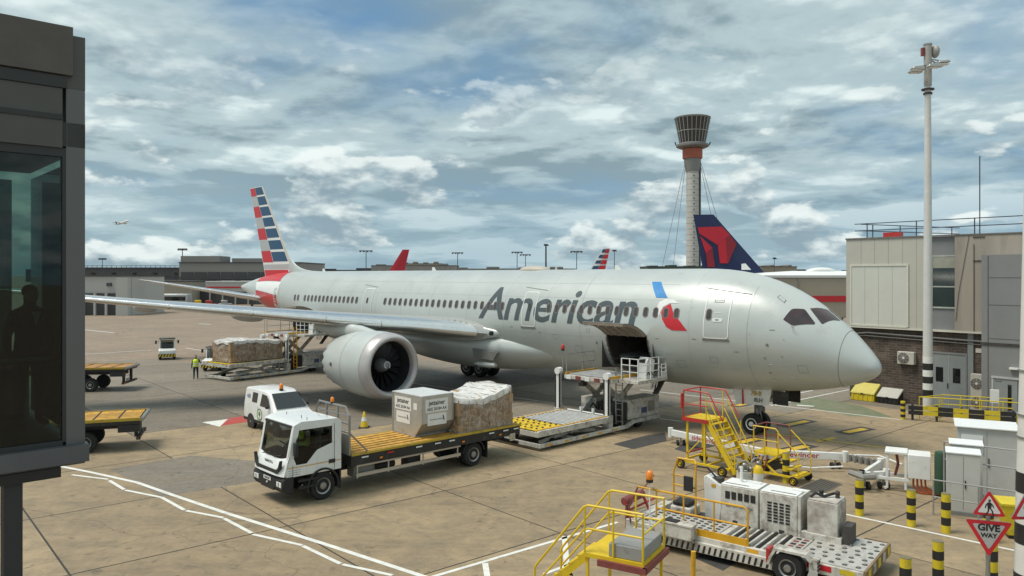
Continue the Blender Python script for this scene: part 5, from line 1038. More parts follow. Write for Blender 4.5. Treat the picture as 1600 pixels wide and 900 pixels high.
# bins
def grit_bin(label, loc, rz, lid, body, W_, D_, H_):
    r = T('grit_bin', label, 'bin', loc, rz); B().prism([(-D_ / 2, 0), (D_ / 2, 0), (D_ / 2, H_ * .9), (-D_ / 2, H_ * .42)], 'x', -W_ / 2, W_ / 2).obj('body', body, r, bevel=.03)
    B().hexa([(-W_ / 2 - .03, -D_ / 2 - .05, H_ * .42), (W_ / 2 + .03, -D_ / 2 - .05, H_ * .42), (W_ / 2 + .03, D_ / 2, H_ * .92), (-W_ / 2 - .03, D_ / 2, H_ * .92), (-W_ / 2, -D_ / 2 - .02, H_ * .50), (W_ / 2, -D_ / 2 - .02, H_ * .50), (W_ / 2, D_ / 2 - .04, H_), (-W_ / 2, D_ / 2 - .04, H_)]).obj('lid', lid, r, bevel=.02)
    for k in range(5): B().box(-W_ * .42 + k * W_ * .2, -W_ * .38 + k * W_ * .2, -D_ / 2 - .03, -D_ / 2, .03, H_ * .4).obj('rib', body, r)
    B().box(-.08, .08, -D_ / 2 - .06, -D_ / 2 - .03, H_ * .4, H_ * .47).obj('latch', BLK, r)
grit_bin('yellow sloping lid grit bin against the brick wall', at_local(bl, 1.35, -.45, 0), BH, mat('bin_pale_yellow', (.55, .47, .12), .55, var=.08), YELB, 1.45, .9, 1.05)
grit_bin('dark bin with a pale sloping lid beside the yellow grit bin', at_local(bl, 2.85, -.45, 0), BH, mat('bin_pale', (.45, .44, .39), .6, var=.08), BLK, 1.25, .8, .9)
# light mast
lm = T('light_mast', 'tall white floodlight mast with black and white bands at its foot', 'light mast', (23.64, 43.5, 0)); MW = mat('mast_white', (.60, .60, .58), .5, var=.05, dirt=.12, dcol=(.4, .38, .33), dscale=1)
B().lathe([(.26, 0), (.26, 3.3), (.245, 5), (.19, 14), (.165, 18.4), (.165, 18.6)], n=20).obj('pole', MW, lm, smooth=60)
for k in range(3): B().lathe([(.268, .95 + k * .75), (.268, 1.33 + k * .75)], n=20).obj('black_band', BLK, lm); B().lathe([(.267, 1.33 + k * .75), (.267, 1.70 + k * .75)], n=20).obj('white_band', WHITE, lm)
hd = B().cyl((0, 0, 18.6), (0, 0, 20.9), .21, n=18).obj('mast_head', mat('mast_head_grey', (.36, .355, .33), .5, var=.08, dirt=.2), lm); B().lathe([(.34, 18.35), (.34, 18.42)], n=18).lathe([(.24, 18.1), (.24, 18.2)], n=18).obj('collar', DARK, hd); B().cyl((0, 0, 20.9), (0, 0, 20.98), .23, n=18).obj('cap', STEEL, hd)
B().ball((.42, .0, 20.55), .22, .3, .38).obj('motor_housing', MATS['mast_head_grey'], hd); B().box(-.36, -.22, -.1, .1, 20.3, 20.75).obj('junction_box', MAROON, hd)
for x, y, a in ((-.75, -.3, .35), (-.55, .35, .2), (.75, -.2, -.35), (.7, .3, -.25), (-.1, -.75, .1)):
    z = 19.55 + (0.25 if x > 0 else -.1); fl = B().hexa([(x - .36, y - .2, z), (x + .36, y - .2, z - a * .2), (x + .36, y + .2, z - a * .2), (x - .36, y + .2, z), (x - .26, y - .16, z + .16), (x + .28, y - .16, z + .2), (x + .28, y + .16, z + .2), (x - .26, y + .16, z + .16)]).obj('floodlight', mat('floodlight_alu', (.40, .40, .38), .4, .5), lm, bevel=.03); B().bar((x * .9, y * .9, z + .15), (0, 0, z + .35), .06).obj('lamp_arm', STEEL, fl); B().box(x - .28, x + .28, y - .15, y + .15, z - .03 - max(a, -a) * .1, z - .01).obj('lens', LAMP, fl)
# crash barrier and yellow rails
b0, b1 = Vector((21.26, 41.61)), Vector((27.2, 38.75)); bd_ = (b1 - b0); BLn = bd_.length; ba = math.atan2(bd_.y, bd_.x)
cb = T('crash_barrier', 'black and yellow double rail crash barrier in front of the grey door', 'barrier', (*b0, 0), ba)
nseg = 9
for k in range(nseg):
    x0, x1 = .25 + k * (BLn - .25) / nseg, .25 + (k + 1) * (BLn - .25) / nseg
    for z in (.42, .68): B().prism([(-.05, z - .11), (.0, z - .11), (.05, z - .05), (.0, z), (.05, z + .05), (0, z + .11), (-.05, z + .11)], 'x', x0 + .003, x1 - .003).obj('rail_section', YELB if k % 2 == 1 else BLK, cb).location = (0, -.12, 0)
for k in range(6): B().box(.4 + k * 1.15, .52 + k * 1.15, -.06, .06, 0, .85).obj('post', DARK, cb)
bp = B().cyl((0, 0, 0), (0, 0, .98), .12, n=16).obj('end_post', YELB, cb)
for z in (.12, .42, .72): B().cyl((0, 0, z), (0, 0, z + .15), .126, n=16).obj('black_band', BLK, bp)
yr = T('yellow_guard_rail', 'yellow tubular guard rails enclosing the yard in front of the grey doors', 'railing', (*b0, 0), ba); g = B()
for y0, hh, x0, x1 in ((.35, 1.22, .8, BLn), (2.2, 1.15, 2.0, 5.6)):
    for z in (hh, hh * .55): g.cyl((x0, y0, z), (x1, y0, z), .028, n=8)
    n_ = int((x1 - x0) / .85)
    for k in range(n_ + 1): x = x0 + (x1 - x0) * k / n_; g.cyl((x, y0, 0), (x, y0, hh), .026, n=8)
for z in (1.2, .65): g.cyl((.8, .35, z), (2.0, 2.2, z * .95), .028, n=8).cyl((5.6, 2.2, z * .95), (6.2, .35, z), .028, n=8)
g.obj('rails', YELB, yr)
B().box(4.2, 4.6, 1.3, 1.5, 1.0, 1.7).obj('notice_board', WHITE, yr); 
# ================================================================ bollards
def bollard(label, x, y, h=1.12, r=.13, bands=5):
    o = T('bollard', label, 'bollard', (x, y, 0), 0, 'yellow and black bollards')
    B().cyl((0, 0, 0), (0, 0, h), r, n=20).obj('post', YELB, o, smooth=40); B().lathe([(r * 1.01, h), (r * .98, h + .015), (.02, h + .025)], n=20).obj('cap', mat('bollard_cap', (.17, .15, .09), .7, var=.2), o)
    s_ = h / bands
    for k in range(bands):
        if k % 2: B().lathe([(r + .004, k * s_), (r + .004, (k + 1) * s_)], n=20, caps=False).obj('black_band', BLK, o, smooth=40)
    return o
for lab, x, y, h in (('banded bollard in front of the white hose reel cabinet', 12.46, 23.88, 1.12), ('banded bollard in front of the two white cabinets', 13.21, 23.29, 1.18), ('banded bollard at the bottom edge right of the transporter', 10.75, 19.3, 1.12), ('low banded bollard at the bottom edge nearest the transporter corner', 9.35, 18.18, 1.12), ('banded bollard directly behind the give way sign post', 11.86, 18.91, 1.30), ('banded bollard beside the small yellow steps', 10.35, 28.9, 1.1), ('banded bollard right of the rusty generator box', 11.34, 24.97, 1.15), ('banded bollard beside the yellow skip behind the signs', 13.95, 22.4, 1.2)): bollard(lab, x, y, h)
# ================================================================ road signs
def tri(c, s_, up_=True): 
    h = s_ * .866; k = 1 if up_ else -1
    return [(c[0] - s_ / 2, c[1] - k * h / 3), (c[0] + s_ / 2, c[1] - k * h / 3), (c[0], c[1] + k * h * 2 / 3)]
def rtri(s_, up_, r=.06, n=4):
    P = tri((0, 0), s_, up_); O = []
    for i in range(3):
        a, b, c = Vector(P[i - 1]), Vector(P[i]), Vector(P[(i + 1) % 3]); u, v = (a - b).normalized(), (c - b).normalized(); p, q = b + u * r, b + v * r
        for t in range(n + 1): f = t / n; O.append(tuple((1 - f) ** 2 * p + 2 * f * (1 - f) * b + f * f * q))
    return O
SRED = mat('sign_red', (.55, .02, .03), .4, var=.05); SWH = mat('sign_white', (.66, .66, .64), .4, var=.05, dirt=.1)
def sign_plate(parent, s_, up_, z, y=0., face=SWH):
    p = B().prism([(a, b + z) for a, b in rtri(s_, up_)], 'y', y - .012, y + .012).obj('sign_plate', STEEL, parent)
    B().add([(a, y - .014, b + z) for a, b in rtri(s_, up_)], [tuple(range(15))]).obj('red_border', SRED, p, smooth=0); B().add([(a, y - .017, b + z) for a, b in rtri(s_ * .70, up_, .04)], [tuple(range(15))]).obj('sign_face', face, p, smooth=0); return p
def walker(parent, z, y, k=1.):
    P = [[(-.015, .135), (.02, .14), (.035, .165), (.02, .19), (-.005, .19), (-.02, .165)], [(-.03, .125), (.03, .125), (.045, .03), (.03, -.01), (-.03, -.01), (-.04, .03)], [(-.03, .12), (-.075, .06), (-.09, -.01), (-.07, -.015), (-.055, .045), (-.02, .085)], [(.03, .12), (.075, .07), (.095, .01), (.078, 0), (.055, .05), (.02, .09)], [(-.03, 0), (-.035, -.08), (-.085, -.16), (-.06, -.17), (-.01, -.09), (.01, 0)], [(.0, 0), (.045, -.075), (.06, -.16), (.10, -.165), (.10, -.15), (.085, -.145), (.075, -.07), (.03, 0)]]
    for q in P: B().add([(a * k, y - .020, z + b * k) for a, b in q], [tuple(range(len(q)))]).obj('pedestrian_symbol', BLK, parent, smooth=0, recalc=False)
    for dz in (-.185,): B().add([(a * k, y - .020, z + b * k) for a, b in ((-.17, dz), (.17, dz), (.17, dz + .012), (-.17, dz + .012))], [(0, 1, 2, 3)]).obj('crossing_line', BLK, parent, smooth=0, recalc=False)
GREYS = mat('sign_grey', (.42, .42, .41), .45, var=.05, dirt=.15)
sg_ = T('road_sign', 'red edged triangular pedestrian sign above a GIVE WAY sign on a grey pole', 'sign', (8.72, 14.0, 0), R(-20)); B().cyl((0, .04, 0), (0, .04, 3.8), .038, n=12).obj('pole', STEEL, sg_)
q = sign_plate(sg_, .76, False, 3.12, -.0, GREYS); 
text('GIVE', 'lettering', BLK, q, (0, -.020, 3.21), (1, 0, 0), (0, 0, 1), .17, bold=.007); text('WAY', 'lettering', BLK, q, (0, -.020, 3.07), (1, 0, 0), (0, 0, 1), .11, bold=.005)
q = sign_plate(sg_, .54, True, 3.60, -.035); walker(q, 3.59, -.035, .80); q.rotation_euler = (0, 0, 0)
ps = T('banded_post', 'thick tapering white post with black bands at the right edge carrying a pedestrian sign', 'post', (9.42, 13.8, 0))
B().lathe([(.36, 0), (.31, 2.6), (.285, 3.8), (.22, 6.4), (.16, 9.4), (.15, 9.6)], n=24).obj('post', mat('post_white', (.66, .65, .61), .5, var=.05, dirt=.14, dcol=(.4, .37, .3), dscale=1.5), ps, smooth=60)
for z, h in ((1.4, .26), (2.2, .26), (3.0, .36), (3.92, .36)): B().lathe([(.362 - (z) * .0196 + .004, z), (.362 - (z + h) * .0196 + .004, z + h)], n=24, caps=False).obj('black_band', BLK, ps, smooth=60)
for z in (4.9, 5.3, 6.1): B().lathe([(.272 - (z - 4.9) * .025 + .012, z), (.272 - (z - 4.9) * .025 + .012, z + .025)], n=24).obj('strap', STEEL, ps)
q = sign_plate(ps, .62, True, 3.72, -.36); walker(q, 3.74, -.36, .95); q.location = (-.36, 0, 0); B().box(-.45, .1, -.35, -.30, 3.68, 3.74).obj('sign_bracket', STEEL, ps)
# ================================================================ equipment cabinets, railings
def cabinet(name, label, loc, rz, w_, d, h, roof=.0, m=None):
    r = T(name, label, 'cabinet', loc, rz); m = m or mat('cabinet_white', (.47, .47, .45), .45, var=.05, dirt=.12, dcol=(.36, .33, .28), dscale=2)
    B().box(-w_ / 2, w_ / 2, -d / 2, d / 2, .12, h).obj('body', m, r, bevel=.015); B().box(-w_ / 2 - .03, w_ / 2 + .03, -d / 2 - .03, d / 2 + .03, 0, .12).obj('plinth', mat('plinth_grey', (.2, .2, .19), .8), r)
    B().hexa([(-w_ / 2 - roof, -d / 2 - roof, h + .002), (w_ / 2 + roof, -d / 2 - roof, h + .002), (w_ / 2 + roof, d / 2 + roof, h + .002), (-w_ / 2 - roof, d / 2 + roof, h + .002), (-w_ / 2 - roof, -d / 2 - roof, h + .05), (w_ / 2 + roof, -d / 2 - roof, h + .05), (w_ / 2 + roof, d / 2 + roof, h + .10), (-w_ / 2 - roof, d / 2 + roof, h + .10)]).obj('roof', mat('cabinet_roof', (.72, .74, .74), .4, var=.03), r, bevel=.01)
    B().box(-.006, .006, -d / 2 - .005, -d / 2, .2, h - .08).obj('door_gap', SEAM, r); B().box(.04, .07, -d / 2 - .03, -d / 2, h * .45, h * .58).obj('handle', BLK, r)
    return r
c1 = cabinet('equipment_cabinet', 'large white equipment cabinet with overhanging flat roof', (16.9, 27.3, 0), R(-28), 1.75, 1.2, 2.45, .10); B().box(-.78, -.12, -.64, -.602, 1.6, 2.2).obj('access_panel', WHITE, c1); B().box(.86, .876, -.1, .3, 1.0, 1.9).obj('louvre', BLK, c1)
for nm, x, y in (('front', 14.82, 25.15), ('rear', 15.42, 26.0)):
    c = cabinet('equipment_cabinet', f'narrow white equipment cabinet, {nm} one of the pair beside the railing', (x, y, 0), R(-28), .95, .62, 2.0 if nm == 'front' else 2.1, .03)
    for k in range(5): B().box(.478, .488, -.15, .15, .45 + k * .07, .48 + k * .07).obj('louvre', SEAM, c)
hr = T('railing', 'galvanised tube railing round the equipment cabinets', 'railing', (14.05, 25.0, 0), R(-28)); g = B()
A_ = [(0, -.35), (2.3, -.75), (3.6, .9)]; A_ = [(-.25, -.15), (2.35, -.6), (3.9, 1.0)]
for a, c in zip(A_, A_[1:]):
    for z in (.6, 1.15): g.cyl((*a, z), (*c, z), .024, n=8)
for a in A_ + [(1.0, -.37)]: g.cyl((*a, 0), (*a, 1.15), .026, n=8)
g.cyl((.1, 1.6, 0), (.1, 1.6, 2.1), .03, n=8).cyl((.1, 1.6, 2.1), (2.3, 1.1, 2.1), .024, n=8).cyl((.1, 1.6, 1.5), (2.3, 1.1, 1.5), .024, n=8)
g.obj('rails', GALV, hr)
B().box(-.3, 3.9, -.75, -.60, 0, .02)
gbn = T('green_tank', 'dark green drum standing behind the narrow cabinets', 'drum', (15.15, 27.0, 0)); B().lathe([(.20, .1), (.22, .2), (.22, 1.5), (.19, 1.6), (.1, 1.62)], n=20).obj('shell', mat('dark_green', (.03, .075, .045), .5, var=.1), gbn); B().box(-.2, .2, -.36, -.33, .1, .3).obj('base', BLK, gbn)
sk_ = T('yellow_skip', 'small yellow tub behind the pedestrian sign', 'skip', (15.25, 22.9, 0), R(-20)); B().hexa([(-.45, -.35, .1), (.45, -.35, .1), (.45, .35, .1), (-.45, .35, .1), (-.6, -.45, 1.0), (.6, -.45, 1.0), (.6, .45, 1.0), (-.6, .45, 1.0)]).obj('tub', YELB, sk_, bevel=.03); B().box(-.63, .63, -.48, .48, 1.0, 1.06).obj('rim', YELB, sk_); B().box(-.4, .4, -.3, .3, 0, .1).obj('base', BLK, sk_)
# hose reel stand
hs = T('ground_power_stand', 'white framed ground power stand with orange cables beside the railing', 'power unit', (14.3, 27.9, 0), R(-28)); f = B()
for x in (-.55, .05):
    for y in (-.35, .35): f.bar((x, y, .1), (x, y, 1.35), .08)
f.bar((-.85, -.35, .45), (.2, -.35, .45), .10).bar((-.85, .35, .45), (.2, .35, .45), .10).bar((-.6, -.4, .1), (-.6, .4, .1), .08).obj('frame', WHITE, hs)
B().box(-.62, .12, -.42, .42, 1.35, 1.45).obj('top_plate', WHITE, hs, bevel=.02); B().box(.12, .85, -.45, .45, .55, 1.40).obj('power_box', WHITE, hs, bevel=.02)
ORG = mat('orange_cable', (.45, .10, .03), .55, var=.1)
for k in range(4): B().tube([(.3 + k * .12, -.2, .55), (.3 + k * .13, -.25, .25), (.5 + k * .2, -.3, .04), (1.3 + k * .2, -.2 + .1 * k, .03)], .035).obj('cable', ORG, hs)
B().tube([(-.25, 0, 1.3), (-.2, .05, .9), (-.3, 0, .5)], .05).obj('hose', MAROON, hs)
# articulated arm on the ground
arm = T('articulated_cable_arm', 'long white jointed cable arm on small wheels with a red word on its beam', 'cable arm'); pts = [Vector((7.35, 35.6, .55)), Vector((10.15, 31.75, .55)), Vector((13.35, 30.3, .55)), Vector((13.0, 27.9, .45)), Vector((13.95, 28.0, .55))]
pts = [Vector(p) for p in ((7.4, 35.7, .5), (10.5, 31.6, .5), (13.45, 30.9, .5), (14.3, 29.7, .5), (12.75, 27.9, .5), (13.75, 28.1, .5))]
def arm_beam(a, b, h=.30): 
    return B().bar(a, b, .14, h)
for i, (a, b) in enumerate(((0, 1), (1, 2), (3, 4), (4, 5))):
    bm_ = arm_beam(pts[a], pts[b]).obj('beam', WHITE, arm, bevel=.02)
    for e in (pts[a], pts[b]):
        B().cyl(e + Vector((0, 0, -.22)), e + Vector((0, 0, .22)), .12, n=14).obj('pivot', WHITE, bm_)
    for f_ in (.12, .88):
        c = pts[a].lerp(pts[b], f_)
        for s_ in (-.14, .14): B().cyl(c + Vector((s_ - .05, 0, -.37)), c + Vector((s_ + .05, 0, -.37)), .125, n=14).obj('caster', RUB, bm_)
        B().cyl(c + Vector((0, 0, -.38)), c + Vector((0, 0, -.1)), .04).obj('caster_fork', STEEL, bm_)
d = (pts[2] - pts[1]).normalized(); m_ = pts[1].lerp(pts[2], .42); nrm = d.cross(Vector((0, 0, 1))); text('sidewinder', 'beam_lettering', mat('sign_print_red', (.5, .05, .05), .5), arm, m_ + nrm * .078, d, (0, 0, 1), .30, bold=.004, sx=1.15)
d = (pts[1] - pts[0]).normalized(); m_ = pts[0].lerp(pts[1], .4); nrm = d.cross(Vector((0, 0, 1))); text('sidewinder', 'beam_lettering', MATS['sign_print_red'], arm, m_ + nrm * .078, d, (0, 0, 1), .30, bold=.004, sx=1.15)
for i in range(6):
    a, b = pts[2], pts[3]; c = a.lerp(b, (i + .5) / 6); B().box(c.x - .04, c.x + .04, c.y - .18, c.y + .18, .36, .64).obj('cable_chain_link', mat('chain_grey', (.25, .24, .22), .5), arm)
B().tube([pts[4] + Vector((-.4, .1, .12)), pts[4] + Vector((-.1, -.35, .05)), pts[4] + Vector((.3, -.3, .05)), pts[4] + Vector((.4, .05, .1))], .10).obj('cable_loop', MATS['chain_grey'], arm)
B().tube([(10.6, 31.2, .1), (12.0, 30.5, .15), (13.2, 30.5, .2)], .035).tube([(13.5, 30.8, .6), (14.6, 30.4, .65), (14.9, 29.2, .6)], .035).obj('tie_rod', WHITE, arm)
# ================================================================ maintenance stairs
def stairs(label, loc, rz, plat_z, rail_m, tall=1.1):
    r = T('maintenance_stairs', label, 'steps', loc, rz, 'yellow mobile steps'); z = plat_z; W_ = .62
    B().box(-.25, .85, -W_, W_, z - .09, z).obj('platform', YEL, r); B().box(-.30, -.25, -W_ - .05, W_ + .05, z - .13, z + .02).box(-.3, .9, -W_ - .06, -W_ - .01, z - .13, z + .02).obj('buffer', RED, r)
    f = B()
    for x in (-.1, .7):
        for y in (-W_ + .05, W_ - .05): f.bar((x, y, .3), (x, y, z - .09), .07)
    for y in (-W_ - .1, W_ + .1): f.bar((-.35, y, .30), (1.9, y, .30), .08)
    for x in (-.3, .9, 1.85): f.bar((x, -W_ - .1, .30), (x, W_ + .1, .30), .07)
    f.bar((-.1, -W_ + .05, .6), (.7, -W_ + .05, 1.4), .04).bar((-.1, W_ - .05, 1.4), (.7, W_ - .05, .6), .04); f.obj('frame', YEL, r)
    B().bar((-.1, -W_, .62), (-.1, W_, .62), .05).obj('cross_tie', RED, r)
    x0, x1, zt, zb = .85, 2.0, z, .12; n_ = 8
    for y in (-W_ + .02, W_ - .02): B().hexa([(x0 - .05, y - .025, zt - .16), (x0 - .05, y + .025, zt - .16), (x0 + .08, y + .025, zt), (x0 + .08, y - .025, zt), (x1 - .05, y - .025, zb - .02), (x1 - .05, y + .025, zb - .02), (x1 + .14, y + .025, zb + .02), (x1 + .14, y - .025, zb + .02)]).obj('stringer', YEL, r)
    for k in range(n_): t = (k + .6) / n_; x = x0 + (x1 - x0) * t; zz_ = zt + (zb - zt) * t; B().box(x - .11, x + .11, -W_ + .05, W_ - .05, zz_ - .03, zz_).obj('tread', YEL, r)
    for sg in (1, -1):
        y = sg * W_; g = B(); rm = rail_m
        g.tube([(-.25, y, z), (-.25, y, z + tall - .05), (-.2, y, z + tall), (.85, y, z + tall), (.95, y, z + tall - .06), (1.55, y, z + tall - 1.05)], .028)
        g.tube([(-.25, y, z + tall * .5), (.85, y, z + tall * .5)], .022); g.obj('hand_rail', rm if sg < 0 or rail_m is YEL else rm, r)
        g = B(); g.tube([(.80, y, z + tall), (.80, y, z)], .022).tube([(1.0, y * 1.02, z + .72), (2.0, y * 1.02, .95), (2.07, y * 1.02, .85), (2.07, y * 1.02, .15)], .025).tube([(.85, y * 1.02, z + .35), (2.0, y * 1.02, .5)], .02).tube([(1.6, y * 1.02, z - 1.0), (1.6, y * 1.02, z - .05)], .02); g.obj('stair_rail', YEL, r)
    B().tube([(-.25, -W_, z + tall), (-.25, W_, z + tall)], .028).obj('end_rail', rail_m, r); B().cyl((-.34, -W_, z + .35), (-.34, -W_, z + .95), .05).obj('roller_bumper', rail_m, r)
    for x in (-.25, 1.65):
        for sg in (1, -1): wheel(r, x, sg * (W_ + .22), .20, .10, sg, YEL, z=.20)
    return r
stairs('tall yellow maintenance stairs with red top rails beside the nose gear', (7.62, 31.45, 0), math.atan2(-.72, .69), 2.05, RED)
# small elevating step unit
s2 = T('maintenance_steps', 'small low yellow access steps with dark red rails beside the tall stairs', 'steps', (10.05, 29.7, 0), math.atan2(-.72, .69), 'yellow mobile steps')
B().box(-.45, .55, -.5, .5, .95, 1.03).obj('platform', YEL, s2); f = B()
for y in (-.5, .5): f.bar((-.6, y, .28), (1.3, y, .28), .07).bar((-.4, y, .28), (.5, y, .95), .06).bar((.5, y, .28), (-.4, y, .95), .06)
for x in (-.6, 1.3): f.bar((x, -.5, .28), (x, .5, .28), .06)
f.obj('frame', YEL, s2); B().box(-.3, .3, -.35, .35, .35, .6).obj('pump_unit', DARK, s2)
for k in range(3): B().tube([(-.2 + k * .15, -.5, .9), (-.3 + k * .2, -.62, .6), (0, -.5, .35)], .03).obj('hose', MAROON, s2); B().box(.62 + k * .22, .84 + k * .22, -.45, .45, .72 - k * .2, .76 - k * .2).obj('tread', YEL, s2)
for y, m_ in ((-.5, YEL), (.5, MAROON)):
    g = B().tube([(-.45, y, 1.0), (-.45, y, 2.0), (.45, y, 2.0), (.55, y, 1.9), (.55, y, 1.0)], .025).tube([(-.45, y, 1.5), (.55, y, 1.5)], .02).tube([(0, y, 1.0), (0, y, 2.0)], .02).obj('rail', m_, s2); g2 = B().tube([(.55, y, 1.85), (1.3, y, 1.2), (1.35, y, 1.1), (1.35, y, .3)], .022).obj('stair_rail', YEL, s2)
B().tube([(-.45, -.5, 2.0), (-.45, .5, 2.0)], .025).tube([(-.45, -.5, 1.5), (-.45, .5, 1.5)], .02).obj('end_rail', MAROON, s2)
for x in (-.5, 1.2):
    for sg in (1, -1): wheel(s2, x, sg * .6, .17, .09, sg, YEL, z=.17)
# foreground steps
fs = T('maintenance_steps', 'yellow access platform with hand rails and a grey box at the bottom edge', 'steps', (2.62, 17.75, 0), math.atan2(.5, -.86), 'yellow mobile steps')   # x runs down the stair
W_ = .72; z = 1.5
B().box(-.72, .72, -W_, W_, z - .10, z).obj('platform', YEL, fs); B().box(-.80, -.72, -W_ - .07, W_ + .07, z - .22, z - .08).box(-.8, .35, W_, W_ + .08, z - .22, z - .08).obj('buffer', MAROON, fs)
bx = B().box(-.68, .12, -.60, .68, z + .002, z + .30).obj('grey_box', mat('box_grey', (.26, .26, .25), .6, var=.06, dirt=.1), fs, bevel=.02); B().box(-.70, .14, -.04, -.02, z + .302, z + .306).obj('lid_gap', SEAM, bx)
f = B()
for x in (-.65, .65):
    for y in (-.65, .65): f.bar((x, y, .2), (x, y, z - .1), .06)
for y in (-.72, .72): f.bar((-.8, y, .22), (2.2, y, .22), .07)
f.obj('frame', YEL, fs)
for y in (-.40, .62): B().hexa([(.70, y - .02, z - .24), (.70, y + .02, z - .24), (.72, y + .02, z - .02), (.72, y - .02, z - .02), (2.0, y - .02, .1), (2.0, y + .02, .1), (2.15, y + .02, .2), (2.15, y - .02, .2)]).obj('stringer', YEL, fs)
for k in range(6): t = (k + .5) / 6; B().box(.72 + 1.35 * t - .12, .72 + 1.35 * t + .12, -.38, .60, z - 1.35 * t - .06, z - 1.35 * t - .03).obj('tread', YEL, fs)
for y, nm in ((.70, 'near'), (-.70, 'far')):
    g = B().tube([(-.70, y, z), (-.70, y, z + 1.08), (.62, y, z + 1.08), (.72, y, z + 1.03), (1.95, y, .98), (2.0, y, .88), (2.0, y, .2)], .028).tube([(-.70, y, z + .55), (.62, y, z + .55), (.72, y, z + .5), (1.98, y, .5)], .024).tube([(.70, y, z), (.70, y, z + 1.05)], .024).tube([(0, y, z), (0, y, z + 1.08)], .026).obj('hand_rail', YEL, fs)
B().tube([(-.70, -.7, z + .62), (-.70, .7, z + .62)], .024).obj('end_rail', YEL, fs)
for x in (-.7, 1.9):
    for sg in (1, -1): wheel(fs, x, sg * .84, .17, .09, sg, YEL, z=.17)
# ================================================================ container transporter in the foreground
tp = T('container_transporter', 'worn white container transporter with roller deck and generator boxes in the foreground', 'transporter', (9.34, 19.6, 0), math.atan2(-.62, .785)); z = .62
DK = mat('ball_deck_steel', (.50, .485, .45), .5, .3, var=.12, scale=5, dirt=.3, dcol=(.22, .18, .14), dscale=6)
ch = B().box(-6.2, -1.5, -1.30, .30, z - .30, z - .03).box(-1.5, 0, -1.30, 1.28, z - .30, z - .03).obj('chassis', WHITE2, tp, bevel=.015)
B().box(-6.3, -1.75, -1.42, -1.31, .18, z - .16).obj('side_skirt', WHITE2, tp, bevel=.01); B().box(-6.0, -1.4, -1.0, .9, .16, .32).obj('underframe', DARK, tp)
for k in range(26): B().hexa([(-6.2 + k * .16, -1.426, .20), (-6.2 + k * .16, -1.421, .20), (-6.14 + k * .16, -1.421, .20), (-6.14 + k * .16, -1.426, .20), (-6.15 + k * .16, -1.426, .40), (-6.15 + k * .16, -1.421, .40), (-6.09 + k * .16, -1.421, .40), (-6.09 + k * .16, -1.426, .40)]).obj('hazard_stripe', BLK, tp)
pl = B().box(-1.62, .0, -1.25, 1.22, z - .028, z).obj('ball_deck', DK, tp)
for i in range(5):
    for j in range(8): x, y = -1.45 + i * .32 + (.08 if j % 2 else 0), -1.08 + j * .30; B().lathe([(.068, z + .002), (.068, z + .006)], (x, y, 0), n=12).obj('ball_socket', DARK, pl); B().ball((x, y, z + .006), .036, n=8, m=5).obj('ball', STEEL, pl)
B().box(-2.1, -1.66, -1.22, .26, z - .028, z).obj('socket_plate', DK, pl)
for i in range(2):
    for j in range(6): B().box(-2.05 + i * .2, -1.92 + i * .2, -1.12 + j * .23, -.99 + j * .23, z + .001, z + .008).obj('socket', BLK if (i + j) % 2 else MAROON, pl)
for k in range(8): x = -2.25 - k * .20; B().cyl((x, -1.2, z - .035), (x, .26, z - .035), .06, n=12).obj('roller', STEEL if k % 2 else RUB, tp)
fp = B().box(-6.2, -3.9, -1.22, .28, z - .026, z - .004).obj('front_deck', DK, tp)
for i in range(10):
    for j in range(6): B().box(-6.1 + i * .22, -5.98 + i * .22, -1.05 + j * .22 + (.08 if i % 2 else 0), -.97 + j * .22 + (.08 if i % 2 else 0), z - .003, z + .012).obj('caster_socket', DARK, fp)
B().box(-6.1, -4.2, .10, .28, z - .003, z + .02).obj('red_edge_plate', MAROON, fp)
# rear corner guards
for a, b in (((.03, -1.30), (.03, 1.28)), ((-.6, 1.30), (.0, 1.30))): B().bar((*a, z - .14), (*b, z - .14), .06, .30).obj('rear_bumper', mat('rust_brown_bar', (.22, .15, .08), .6, var=.3, dirt=.4, dscale=5), tp)
for k in range(5): B().box(.062, .07, -1.1 + k * .5, -.85 + k * .5, z - .25, z - .03).obj('bumper_patch', WHITE2 if k % 2 else YELB, tp)
B().box(-1.35, -.75, -1.306, -1.30, z - .2, z - .06).obj('red_reflector', SRED, tp); B().box(-.55, -.2, -1.306, -1.30, z - .18, z - .06).obj('yellow_decal', YELB, tp); B().box(-2.9, -2.6, -1.306, -1.30, z - .2, z - .06).obj('orange_decal', YEL2, tp)
wheel(tp, -1.72, -1.50, .40, .30, -1, STEEL); wheel(tp, -5.4, -1.0, .30, .24, -1, STEEL); wheel(tp, -1.72, 1.45, .40, .30, 1, STEEL)
B().prism([(-2.25, .40), (-2.18, .62), (-2.05, .86), (-1.25, .86), (-1.12, .70), (-1.15, .66), (-1.28, .80), (-2.0, .80), (-2.12, .60), (-2.18, .40)], 'y', -1.68, -1.31).obj('mudguard', WHITE2, tp); B().box(-2.26, -2.18, -1.66, -1.34, .45, .80).obj('red_lamp_bar', RED, tp); B().box(-1.2, -1.0, -1.6, -1.35, .42, .74).obj('rear_lamp_box', WHITE2, tp); 
for k in range(3): B().box(-1.0, -.99, -1.58, -1.37, .46 + k * .09, .52 + k * .09).obj('lamp_slot', BLK, tp)
B().prism([(-1.3, .08), (-1.0, .08), (-.95, .5), (-1.15, .52)], 'y', -1.72, -1.70).obj('chock_bag', mat('clear_plastic', (.42, .42, .4), .3, var=.1), tp)
